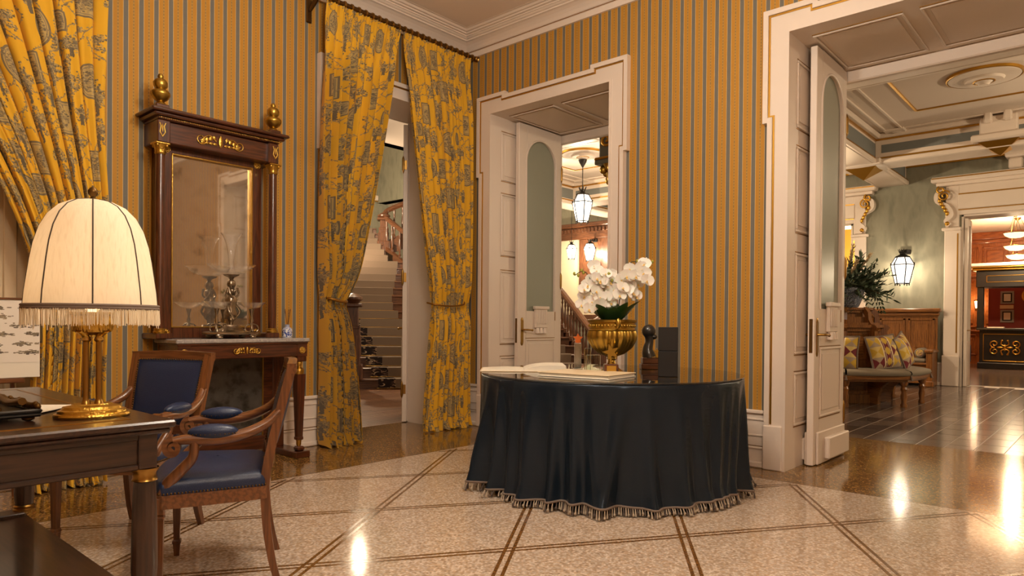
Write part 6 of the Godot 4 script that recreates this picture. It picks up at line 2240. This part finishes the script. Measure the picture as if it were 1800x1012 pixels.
func hanging_lanterns() -> void:
	for q in [[Vector3(-2.2, 2.95, -5.14), YL - 0.12, 1.15, "iron hanging lantern below the plaster ceiling rose", 1.4],
			[Vector3(-4.96, 2.67, -8.5), YL, 0.8, "iron hanging lantern before the timber frieze"],
			[Vector3(-4.0, 2.55, -1.54), YL - 0.001, 1.0, "iron hanging lantern beside the carpeted stair", 0.5],
			[Vector3(-6.9, 3.4, -2.6), 7.0, 1.0, "added iron hanging lantern out of view, brightening the stair from high in the stairwell", 5.0],  # unseen extra source, added to light the steps
			[Vector3(6.7, 2.9, -5.14), YL, 1.15, "added iron hanging lantern out of view, brightening the tiled lobby near the right wall", 2.0],  # extra off-frame source, added for a brighter lobby
			[Vector3(0.2, 2.95, -5.14), YL, 1.15, "added iron hanging lantern out of view, brightening the tiled lobby between the two doorways", 2.0]]:  # added behind the wall between the doors to lift the lobby light
		var p := thing("hanging_lantern", q[3], "lantern", q[0], 0.3, "lanterns")
		p.scale = Vector3.ONE * q[2]
		lantern_parts(p, (q[1] - q[0].y) / q[2])
		lamp(q[0] + Vector3(0, 0.2 * q[2], 0), COOL, LOBBY_E * (q[4] if q.size() > 4 else 1.0), 0.06)
	var s := thing("wall_lantern", "iron wall lantern glowing on the grey green wall above the wooden bench", "lantern", Vector3(2.185, 1.86, ZL + 0.277), 0.0, "lanterns")
	s.scale = Vector3.ONE * 1.15
	lantern_parts(s, 0.0, true)
	lamp(s.position + Vector3(0, 0.23, 0), COOL, LOBBY_E * 0.24, 0.06)
	var s3 := thing("wall_lantern", "iron wall lantern on the dark timber panel past the stair", "lantern", Vector3(-4.83, 2.66, ZL + 0.3), 0.0, "lanterns")
	lantern_parts(s3, 0.0, true)
	lamp(s3.position + Vector3(0, 0.2, 0), COOL, LOBBY_E * 0.6, 0.06)
	var s4 := thing("wall_lantern", "iron wall lantern right of the reception doorcase", "lantern", Vector3(5.7, 1.86, ZL + 0.24), 0.0, "lanterns")
	lantern_parts(s4, 0.0, true)
	lamp(s4.position + Vector3(0, 0.2, 0), COOL, LOBBY_E * 0.5, 0.06)

const LOBBY_E := 3.2

func lobby_things() -> void:
	# bench along the far wall
	var b := thing("settle_bench", "panelled oak settle bench against the grey green wall", "bench", Vector3(1.99, 0, ZL + 0.07))
	var hw := 0.74
	var bk := mb().bx(Vector3(-hw, 0.1, 0.0), Vector3(hw, 1.36, 0.05), 0.005)
	for k in 3:
		var x0 := -hw + 0.06 + k * 0.475
		for e in [[x0, 0.58, x0 + 0.43, 0.62], [x0, 1.18, x0 + 0.43, 1.22], [x0, 0.58, x0 + 0.04, 1.22], [x0 + 0.39, 0.58, x0 + 0.43, 1.22]]:
			bk.bx(Vector3(e[0], e[1], 0.05), Vector3(e[2], e[3], 0.068), 0.006)
		bk.bx(Vector3(x0 + 0.1, 0.68, 0.05), Vector3(x0 + 0.33, 1.12, 0.062), 0.01)
	obj("backrest", bk, M.oak_y, b)
	obj("top_rail", mb().bx(Vector3(-hw - 0.03, 1.27, 0.0), Vector3(hw + 0.03, 1.33, 0.1), 0.01).bx(Vector3(-hw - 0.06, 1.33, 0.0), Vector3(hw + 0.06, 1.4, 0.16), 0.015).bx(Vector3(-hw - 0.02, 1.25, 0.04), Vector3(hw + 0.02, 1.27, 0.08), 0.005), M.oak_x, b)
	obj("seat_board", mb().bx(Vector3(-hw + 0.03, 0.38, 0.0), Vector3(hw - 0.03, 0.42, 0.45), 0.01).bx(Vector3(-hw + 0.05, 0.05, 0.36), Vector3(hw - 0.05, 0.38, 0.4), 0.006), M.oak_x, b)
	for sd in [-1.0, 1.0]:
		obj("arm_end", mb().bx(Vector3(sd * (hw - 0.1), 0.0, 0.0), Vector3(sd * hw, 0.62, 0.46), 0.01).bx(Vector3(sd * (hw - 0.12), 0.6, 0.0), Vector3(sd * (hw + 0.02), 0.66, 0.5), 0.015).bx(Vector3(sd * (hw - 0.13), 0.0, 0.38), Vector3(sd * (hw + 0.03), 0.1, 0.52), 0.01), M.oak_y, b)
	obj("seat_cushion", mb().bx(Vector3(-hw + 0.1, 0.42, 0.05), Vector3(hw - 0.1, 0.5, 0.44), 0.03), M.seat_cloth, b)
	var bo := thing("bolster", "rolled bolster cushion with a buttoned end on the wall bench", "bolster", Vector3(2.52, 0.595, ZL + 0.3))
	var bc := mb()
	bc.xf = Transform3D(Basis(Vector3.RIGHT, PI / 2), Vector3(0, 0, -0.17))
	bc.lathe([Vector2(0.0, 0.0), Vector2(0.07, 0.002), Vector2(0.088, 0.02), Vector2(0.09, 0.17), Vector2(0.088, 0.32), Vector2(0.07, 0.338), Vector2(0.0, 0.338)], 24)
	obj("cover", bc, M.seat_cloth, bo)
	var bt := mb()
	bt.xf = Transform3D(Basis(Vector3.RIGHT, PI / 2), Vector3(0, 0, 0.17))
	bt.lathe([Vector2(0.06, 0.0), Vector2(0.055, 0.006), Vector2(0.02, 0.004), Vector2(0.016, 0.014), Vector2(0.0, 0.016)], 20)
	obj("end_button", bt, M.kilim, bo)
	# octagonal settle with a planter on its back
	var c := Vector3(2.2, 0, -5.55)
	var s := thing("round_settle", "octagonal oak settle with a stepped central back", "settle", c)
	var oct := func(r: float) -> PackedVector2Array:
		var p := PackedVector2Array()
		for k in 8:
			var a := deg_to_rad(27.0 + 45.0 * k)
			p.append(Vector2(cos(a), sin(a)) * r)
		return p
	var flat := Transform3D(Basis(Vector3(1, 0, 0), Vector3(0, 0, 1), Vector3(0, 1, 0)), Vector3.ZERO)
	var m := mb()
	m.xf = flat
	for q in [[0.5, 0.0, 0.12], [0.46, 0.12, 1.02], [0.5, 1.0, 1.05], [0.54, 1.05, 1.09], [0.48, 1.09, 1.12], [0.4, 1.12, 1.2], [0.33, 1.2, 1.26], [0.37, 1.26, 1.3], [0.4, 1.3, 1.33]]:
		m.prism(oct.call(q[0]), q[1], q[2])
	obj("central_back", m, M.oak_y, s)
	for k in 8:
		var am := deg_to_rad(27.0 + 45.0 * k + 22.5)
		var xf := Transform3D(Basis(Vector3.UP, PI / 2 - am), Vector3(cos(am), 0, sin(am)) * 0.46 * cos(PI / 8))
		var pb := mb()
		pb.xf = xf
		panel(pb, -0.14, 0.6, 0.14, 0.96, 0.0)
		panel(pb, -0.14, 0.16, 0.14, 0.38, 0.0)
		obj("back_panel", pb, M.oak_x, s)
		var av := deg_to_rad(27.0 + 45.0 * k)
		var d := Vector3(cos(av), 0, sin(av))
		# scrolled fin on each corner of the back
		var fin := mb()
		fin.xf = Transform3D(Basis(d, Vector3.UP, d.cross(Vector3.UP)), d * 0.4)
		fin.prism(PackedVector2Array([Vector2(0, 0.5), Vector2(0.16, 0.5), Vector2(0.16, 1.0), Vector2(0.2, 1.05), Vector2(0.16, 1.09), Vector2(0.1, 1.1), Vector2(0.06, 1.16), Vector2(0.05, 1.26), Vector2(-0.02, 1.34), Vector2(-0.06, 1.3), Vector2(0, 1.2)]), -0.03, 0.03)
		obj("corner_fin", fin, M.oak_y, s)
		var leg := mb().lathe([Vector2(0.04, 0.0), Vector2(0.045, 0.03), Vector2(0.03, 0.06), Vector2(0.042, 0.14), Vector2(0.03, 0.2), Vector2(0.044, 0.24), Vector2(0.03, 0.27), Vector2(0.05, 0.31), Vector2(0.05, 0.37)], 14, d * 1.0)
		obj("leg", leg, M.oak_y, s)
		var br := mb()
		br.xf = Transform3D(Basis(d, Vector3.UP, d.cross(Vector3.UP)), Vector3.ZERO)
		br.prism(PackedVector2Array([Vector2(0.42, 0.0), Vector2(0.62, 0.0), Vector2(0.62, 0.1), Vector2(0.66, 0.22), Vector2(0.76, 0.31), Vector2(0.92, 0.34), Vector2(0.98, 0.38), Vector2(0.42, 0.38)]), -0.025, 0.025)
		obj("seat_bracket", br, M.oak_x, s)
		# cushion segment
		var cu := mb()
		var a0 := deg_to_rad(27.0 + 45.0 * k + 0.6)
		var a1 := deg_to_rad(27.0 + 45.0 * (k + 1) - 0.6)
		var rows := []
		for q in [[0.46, 0.42], [0.46, 0.47], [0.5, 0.5], [1.02, 0.5], [1.1, 0.48], [1.12, 0.45], [1.1, 0.42]]:
			var row := PackedVector3Array()
			for j in 9:
				var a := lerpf(a0, a1, j / 8.0)
				var k2: float = cos(PI / 8) / cos(a - (a0 + a1) * 0.5)
				row.append(Vector3(cos(a), 0, sin(a)) * q[0] * lerpf(k2, 1.0, 0.3) + Vector3(0, q[1], 0))
			rows.append(row)
		cu.rows(rows, false, 1, 1, true)
		obj("seat_cushion", cu, M.seat_cloth, s)
		obj("tassel", mb().tube([d * 1.1 + Vector3(0, 0.43, 0), d * 1.12 + Vector3(0, 0.36, 0)], [0.008, 0.018], 8), M.cord, s)
	var seat := mb()
	seat.xf = flat
	seat.prism(oct.call(1.1), 0.37, 0.42)
	seat.prism(oct.call(1.06), 0.34, 0.37)
	obj("seat_board", seat, M.oak_x, s)
	# kilim cushions
	var cm := mb()
	for face in [1.0, -1.0]:
		var rows := []
		for i in 13:
			var row := PackedVector3Array()
			for j in 13:
				var u := i / 6.0 - 1.0
				var v := j / 6.0 - 1.0
				var t := pow(maxf(0.0, (1.0 - u * u) * (1.0 - v * v)), 0.45)
				var pin := 1.0 - 0.07 * (1.0 - absf(u)) * absf(v) - 0.07 * (1.0 - absf(v)) * absf(u)
				row.append(Vector3(u * 0.23 * pin, v * 0.23 * pin, face * 0.085 * t))
			rows.append(row)
		cm.rows(rows, false, 1, 1, face > 0.0)
	var cmesh := cm.mesh()
	var rim := mb()
	var edge := []
	for q in [[-1, -1], [1, -1], [1, 1], [-1, 1], [-1, -1]]:
		edge.append(Vector3(q[0] * 0.23, q[1] * 0.23, 0))
	var fine := []
	for i in 4:
		for j in 6:
			var q: Vector3 = edge[i].lerp(edge[i + 1], j / 6.0)
			fine.append(q * (1.0 - 0.06 * sin(PI * j / 6.0)))
	fine.append(edge[0])
	rim.tube(fine, 0.014, 6, false)
	var rmesh := rim.mesh()
	for q in [[c + Vector3(0.62, 0.72, 0.37), 0.95, -0.28, 0.1, "patterned kilim cushion with a maroon corner leaning on the settle back"], [c + Vector3(0.78, 0.73, -0.02), 1.5, -0.3, 0.25, "patterned kilim cushion tucked behind another on the settle"], [c + Vector3(0.18, 0.71, 0.78), 0.1, -0.3, 0.0, "patterned kilim cushion lying on the settle behind the open door leaf"]]:
		var k := thing("cushion", q[4], "cushion", q[0], 0.0, "kilim cushions")
		k.rotation = Vector3(q[2], q[1], q[3])
		put("cover", cmesh, M.kilim, k)
		put("fringe", rmesh, M.cord, k)
	# planter
	var pl := thing("planter", "blue grey mosaic planter standing on top of the settle back", "planter", c + Vector3(0, 1.33, 0))
	obj("pot", mb().lathe([Vector2(0.0, 0.0), Vector2(0.17, 0.0), Vector2(0.2, 0.02), Vector2(0.25, 0.14), Vector2(0.28, 0.27), Vector2(0.29, 0.29), Vector2(0.26, 0.29), Vector2(0.24, 0.22), Vector2(0.0, 0.22)], 36), M.planter, pl)
	var fo := thing("flower_arrangement", "large arrangement of dark foliage and pale pampas plumes in the mosaic planter", "plant", c + Vector3(0, 1.56, 0))
	fo.scale = Vector3.ONE * 1.0
	R.seed = 202
	var lf := [mb(), mb()]
	var tw := mb()
	for k in 150:
		var a := R.randf() * TAU
		var el := R.randf_range(-0.25, 1.35)
		var d := Vector3(cos(a) * cos(el), sin(el), sin(a) * cos(el))
		var l := R.randf_range(0.3, 0.62)
		var base := Vector3(cos(a) * 0.08, 0.02, sin(a) * 0.08)
		var tip := base + d * l + Vector3(0, -0.12 * l, 0)
		tw.tube([base, base + d * l * 0.5 + Vector3(0, 0.03, 0), tip], 0.004, 4, false)
		for j in 11:
			var t := 0.3 + 0.7 * j / 10.0
			var at := base.lerp(tip, t) + Vector3(0, 0.05 * sin(PI * t), 0)
			var ld := (d + Vector3(R.randf_range(-1, 1), R.randf_range(-0.8, 0.8), R.randf_range(-1, 1))).normalized()
			var nn := ld.cross(Vector3(R.randf() - 0.5, R.randf() - 0.5, R.randf() - 0.5)).normalized()
			blade(lf[R.randi() % 2], at, ld, nn, R.randf_range(0.06, 0.13), R.randf_range(0.02, 0.036), 0.1, 0.0, 4)
	for k in 26:
		# drooping fronds on the lobby side
		var a := R.randf() * TAU
		var d := Vector3(cos(a), 0, sin(a))
		var pts := smooth_path([d * 0.12 + Vector3(0, 0.05, 0), d * 0.3 + Vector3(0, 0.1, 0), d * 0.46 + Vector3(0, -0.08, 0), d * 0.52 + Vector3(0, -0.3, 0)], 4)
		for j in pts.size() - 1:
			for sd in [-1.0, 1.0]:
				blade(lf[0], pts[j], (Vector3(-d.z, 0, d.x) * sd + d * 0.4 + Vector3(0, -0.5, 0)).normalized(), Vector3.UP, 0.09, 0.02, -0.2, 0.0, 3)
	obj("twigs", tw, M.stem, fo)
	obj("foliage", lf[0], M.leaf_dark, fo).set_meta("kind", "stuff")
	obj("grey_foliage", lf[1], M.leaf_grey, fo).set_meta("kind", "stuff")
	for q in [[0.2, 0.3, 0.62], [0.36, 0.1, 0.5], [-0.1, 0.3, 0.72], [0.05, -0.25, 0.66], [0.28, 0.42, 0.4]]:
		var e := Vector3(q[0], q[2], q[1])
		var d := e.normalized()
		var pm := mb()
		for k in 60:
			var t := k / 60.0
			var o := e * (0.6 + 0.42 * t)
			blade(pm, o, (d * 1.2 + Vector3(R.randf_range(-1, 1), R.randf_range(-1, 1), R.randf_range(-1, 1)) * 0.55).normalized(), Vector3(R.randf() - 0.5, R.randf() - 0.5, R.randf() - 0.5).normalized(), 0.07, 0.014, 0.1, 0.0, 3)
		obj("pampas_plume", pm, M.plume, fo)
	# marble column past the small door
	var co := thing("lobby_column", "dark red marble column with a gilt capital past the glazed door", "column", Vector3(0.33, 0, -2.5))
	obj("base", mb().box(Vector3(0, 0.2, 0), Vector3(0.44, 0.4, 0.44), 0.01).lathe([Vector2(0.2, 0.4), Vector2(0.21, 0.44), Vector2(0.17, 0.48), Vector2(0.18, 0.52), Vector2(0.15, 0.55)], 28), M.lobby_paint, co)
	obj("shaft", mb().lathe([Vector2(0.15, 0.55), Vector2(0.15, 1.2), Vector2(0.135, 2.85)], 32), M.maroon_stone, co)
	var cp := mb().lathe([Vector2(0.135, 2.85), Vector2(0.16, 2.87), Vector2(0.14, 2.9), Vector2(0.16, 3.0), Vector2(0.24, 3.14)], 32, Vector3.ZERO, 8, 0.2)
	for k in 8:
		var a := TAU * k / 8.0
		cp.ell(Vector3(cos(a) * 0.23, 3.08, sin(a) * 0.23), Vector3(0.05, 0.06, 0.05), 10, 8)
		cp.ell(Vector3(cos(a + 0.4) * 0.17, 2.96, sin(a + 0.4) * 0.17), Vector3(0.035, 0.06, 0.035), 8, 6)
	obj("capital", cp, M.old_gold, co)
	obj("entablature", mb().box(Vector3(0, 3.17, 0), Vector3(0.5, 0.06, 0.5), 0.01).box(Vector3(0, 3.45, 0), Vector3(0.42, 0.54, 0.42), 0.02), M.slate_paint, co)
	var eb := mb()
	for k in 4:
		eb.xf = Transform3D(Basis(Vector3.UP, k * PI / 2), Vector3.ZERO)
		for sd in [-1.0, 1.0]:
			eb.tube(spiral(Vector2(sd * 0.09, 3.45), 0.1, 0.02, PI / 2, 1.5 * sd, 20, 0.215), 0.02, 6)
		eb.ell(Vector3(0, 3.55, 0.22), Vector3(0.05, 0.12, 0.03), 10, 8)
		eb.bx(Vector3(-0.24, 3.2, 0.2), Vector3(0.24, 3.23, 0.26), 0.008)
	obj("gilt_scrolls", eb, M.gold_leaf, co)

func reception_things() -> void:
	# glazed leaf of the reception door, folded into the opening
	var d := holder("door_6")
	d.position = Vector3(3.13, 0.006, ZL - 0.02)
	var db := mb()
	db.bx(Vector3(-0.025, 0, -0.42), Vector3(0.025, 0.8, 0), 0.004).bx(Vector3(-0.025, 0.8, -0.09), Vector3(0.025, 3.0, 0), 0.004).bx(Vector3(-0.025, 0.8, -0.42), Vector3(0.025, 3.0, -0.33), 0.004).bx(Vector3(-0.025, 2.88, -0.33), Vector3(0.025, 3.0, -0.09), 0.004)
	obj("door_frame", db, M.lobby_paint, d)
	obj("glass_pane", mb().bx(Vector3(-0.004, 0.8, -0.33), Vector3(0.004, 2.88, -0.09)), M.pane, d)
	obj("door_handle", mb().tube([Vector3(0.025, 1.0, -0.05), Vector3(0.06, 1.0, -0.05), Vector3(0.06, 1.0, -0.14)], 0.009, 8), M.brass, d)
	# black and gold reception booth
	var c := thing("reception_booth", "black reception booth with gilt scrollwork and an open counter", "reception desk", Vector3(4.1, 0, -16.0))
	var x0 := -1.62
	var x1 := 1.62
	var k := mb()
	k.bx(Vector3(x0, 0.0, -0.7), Vector3(x1, 0.98, 0.0), 0.01).bx(Vector3(x0 - 0.04, 0, -0.74), Vector3(x1 + 0.04, 0.16, 0.04), 0.015)
	obj("counter", k, M.black_paint, c)
	obj("counter_top", mb().bx(Vector3(x0 - 0.06, 0.98, -0.72), Vector3(x1 + 0.06, 1.04, 0.08), 0.012), M.black_gloss, c)
	for x in [x0, x1]:
		obj("post", mb().bx(Vector3(x - 0.06, 1.04, -0.14), Vector3(x + 0.08, 2.1, 0.0), 0.008), M.black_paint, c)
	obj("canopy", mb().bx(Vector3(x0 - 0.08, 2.08, -0.8), Vector3(x1 + 0.08, 2.5, 0.04), 0.01), M.black_paint, c)
	obj("canopy_cornice", mb().bx(Vector3(x0 - 0.16, 2.5, -0.9), Vector3(x1 + 0.16, 2.56, 0.12), 0.015).bx(Vector3(x0 - 0.24, 2.56, -0.96), Vector3(x1 + 0.24, 2.6, 0.2), 0.01), M.old_gold, c)
	obj("canopy_lid", mb().bx(Vector3(x0 - 0.28, 2.6, -1.0), Vector3(x1 + 0.28, 2.68, 0.24), 0.02), M.lobby_paint, c)
	for n in 3:
		var cx := x0 + 0.54 + n * 1.08
		for fr in [[0.46, 0.2, 0.895, 0.0], [0.4, 2.2, 2.375, 0.04]]:
			var g := mb()
			for q in [[cx - fr[0], fr[1], cx + fr[0], fr[1] + 0.015], [cx - fr[0], fr[2] - 0.015, cx + fr[0], fr[2]], [cx - fr[0], fr[1], cx - fr[0] + 0.015, fr[2]], [cx + fr[0] - 0.015, fr[1], cx + fr[0], fr[2]]]:
				g.bx(Vector3(q[0], q[1], fr[3]), Vector3(q[2], q[3], fr[3] + 0.012), 0.003)
			obj("gilt_border", g, M.ormolu, c)
		var s := mb()
		for sx in [-1.0, 1.0]:
			for sy in [-1.0, 1.0]:
				s.tube(spiral(Vector2(cx + sx * 0.22, 0.55 + sy * 0.09), 0.1, 0.02, -sy * PI / 2, sx * sy * 1.3, 22, 0.012), 0.016, 6)
				s.tube(smooth_path([Vector3(cx, 0.55 + sy * 0.04, 0.012), Vector3(cx + sx * 0.08, 0.55 + sy * 0.08, 0.012), Vector3(cx + sx * 0.06, 0.55 + sy * 0.17, 0.012)], 5), 0.016, 6)
				s.ell(Vector3(cx + sx * 0.06, 0.55 + sy * 0.17, 0.012), Vector3(0.025, 0.025, 0.012), 10, 6)
			s.ell(Vector3(cx + sx * 0.1, 0.55, 0.012), Vector3(0.07, 0.022, 0.012), 10, 6)
		s.ell(Vector3(cx, 0.55, 0.012), Vector3(0.03, 0.09, 0.014), 10, 8)
		obj("gilt_scrollwork", s, M.ormolu, c)
	obj("back_board", mb().bx(Vector3(x0, 0.0, -1.55), Vector3(x1, 2.5, -1.5)), M.red_wall, c)
	obj("papers", mb().bx(Vector3(x0 + 0.15, 1.04, -0.3), Vector3(x0 + 0.5, 1.07, -0.05), 0.004), M.paper, c)
	# frames and plaques on the red board
	for q in [[2.9, 1.86, 0.3, 0.34, 0], [2.9, 1.36, 0.3, 0.34, 1], [3.5, 1.4, 0.22, 0.26, 2], [3.95, 1.85, 0.28, 0.32, 3]]:
		var f := thing("picture_frame", ["grey framed certificate hanging on the red board beside the gold plaque", "grey framed certificate hanging lowest on the red board", "small grey framed certificate under the gold disc", "grey framed certificate past the gold disc"][q[4]], "picture", Vector3(q[0], q[1], -17.48), 0.0, "framed certificates")
		obj("frame", mb().bx(Vector3(-q[2] / 2, -q[3] / 2, -0.02), Vector3(q[2] / 2, q[3] / 2, 0.01), 0.006), M.print_grey, f)
		obj("mount", mb().bx(Vector3(-q[2] / 2 + 0.045, -q[3] / 2 + 0.045, 0.01), Vector3(q[2] / 2 - 0.045, q[3] / 2 - 0.045, 0.014)), M.dark_iron, f)
		obj("certificate", mb().bx(Vector3(-q[2] / 2 + 0.075, -q[3] / 2 + 0.075, 0.014), Vector3(q[2] / 2 - 0.075, q[3] / 2 - 0.075, 0.016)), M.paper, f)
	tag(obj("gold_plaque", mb().bx(Vector3(2.74, 1.56, -17.5), Vector3(3.04, 1.66, -17.485), 0.004), M.parchment), "small pale gold plaque between two framed certificates on the red board", "plaque")
	var di := mb()
	di.xf = Transform3D(Basis(Vector3.RIGHT, PI / 2), Vector3(3.42, 1.9, -17.5))
	di.lathe([Vector2(0.2, 0.0), Vector2(0.21, 0.02), Vector2(0.18, 0.03), Vector2(0.17, 0.022), Vector2(0.1, 0.026), Vector2(0.09, 0.03), Vector2(0.0, 0.034)], 36)
	tag(obj("gold_disc", di, M.ormolu), "large round gold medallion on the red board", "medallion")
	# three hanging alabaster bowls
	for q in [[Vector3(3.4, 3.18, -14.0), 0], [Vector3(3.3, 2.98, -15.0), 1], [Vector3(3.27, 2.82, -15.7), 2]]:
		var p := thing("pendant_lamp", ["alabaster bowl pendant nearest the reception doorcase", "alabaster bowl pendant hanging in the middle of the three", "alabaster bowl pendant closest to the black booth"][q[1]], "lamp", q[0], 0.0, "bowl pendants")
		obj("lamp_bowl", mb().lathe([Vector2(0.0, -0.1), Vector2(0.12, -0.085), Vector2(0.2, -0.04), Vector2(0.23, 0.02), Vector2(0.22, 0.02)], 28, Vector3.ZERO, 14, 0.03), M.glow_bowl, p)
		obj("rim", mb().lathe([Vector2(0.225, 0.01), Vector2(0.24, 0.018), Vector2(0.24, 0.03), Vector2(0.22, 0.034)], 28), M.brass, p)
		var h: float = 3.75 - q[0].y
		for j in 3:
			var a := TAU * j / 3.0
			obj("chain", mb().tube([Vector3(cos(a) * 0.22, 0.03, sin(a) * 0.22), Vector3(0, h - 0.04, 0)], 0.004, 5), M.bronze, p)
		obj("ceiling_cup", mb().lathe([Vector2(0.03, h - 0.06), Vector2(0.07, h - 0.02), Vector2(0.07, h)], 14), M.bronze, p)
		lamp(q[0] + Vector3(0, -0.03, 0), WARM, 2.6, 0.05)
	# blue tub chair beside the doorway
	var t := thing("tub_chair", "small buttoned blue armchair standing beside the black booth", "armchair", Vector3(2.05, 0, -14.6), 0.5)
	obj("seat", mb().bx(Vector3(-0.3, 0.2, -0.28), Vector3(0.3, 0.44, 0.32), 0.04), M.leather, t)
	obj("backrest", mb().bx(Vector3(-0.34, 0.2, -0.36), Vector3(0.34, 0.86, -0.22), 0.05).bx(Vector3(-0.38, 0.2, -0.3), Vector3(-0.26, 0.66, 0.3), 0.04).bx(Vector3(0.26, 0.2, -0.3), Vector3(0.38, 0.66, 0.3), 0.04), M.leather, t)
	for sx in [-0.28, 0.28]:
		for sz in [-0.28, 0.26]:
			obj("leg", mb().lathe([Vector2(0.018, 0.0), Vector2(0.03, 0.1), Vector2(0.04, 0.2)], 12, Vector3(sx, 0, sz)), M.mahogany_y, t)
	var sc := thing("wall_sconce", "small warm wall sconce on the wood panelling", "sconce", Vector3(2.1, 1.7, -18.4))
	obj("back_plate", mb().box(Vector3(0, 0, -0.06), Vector3(0.1, 0.3, 0.04), 0.01), M.brass, sc)
	obj("sconce_shade", mb().lathe([Vector2(0.04, -0.1), Vector2(0.07, 0.1)], 16), M.glow_sconce, sc)
	lamp(Vector3(2.1, 1.75, -18.2), WARM, 0.4, 0.04)
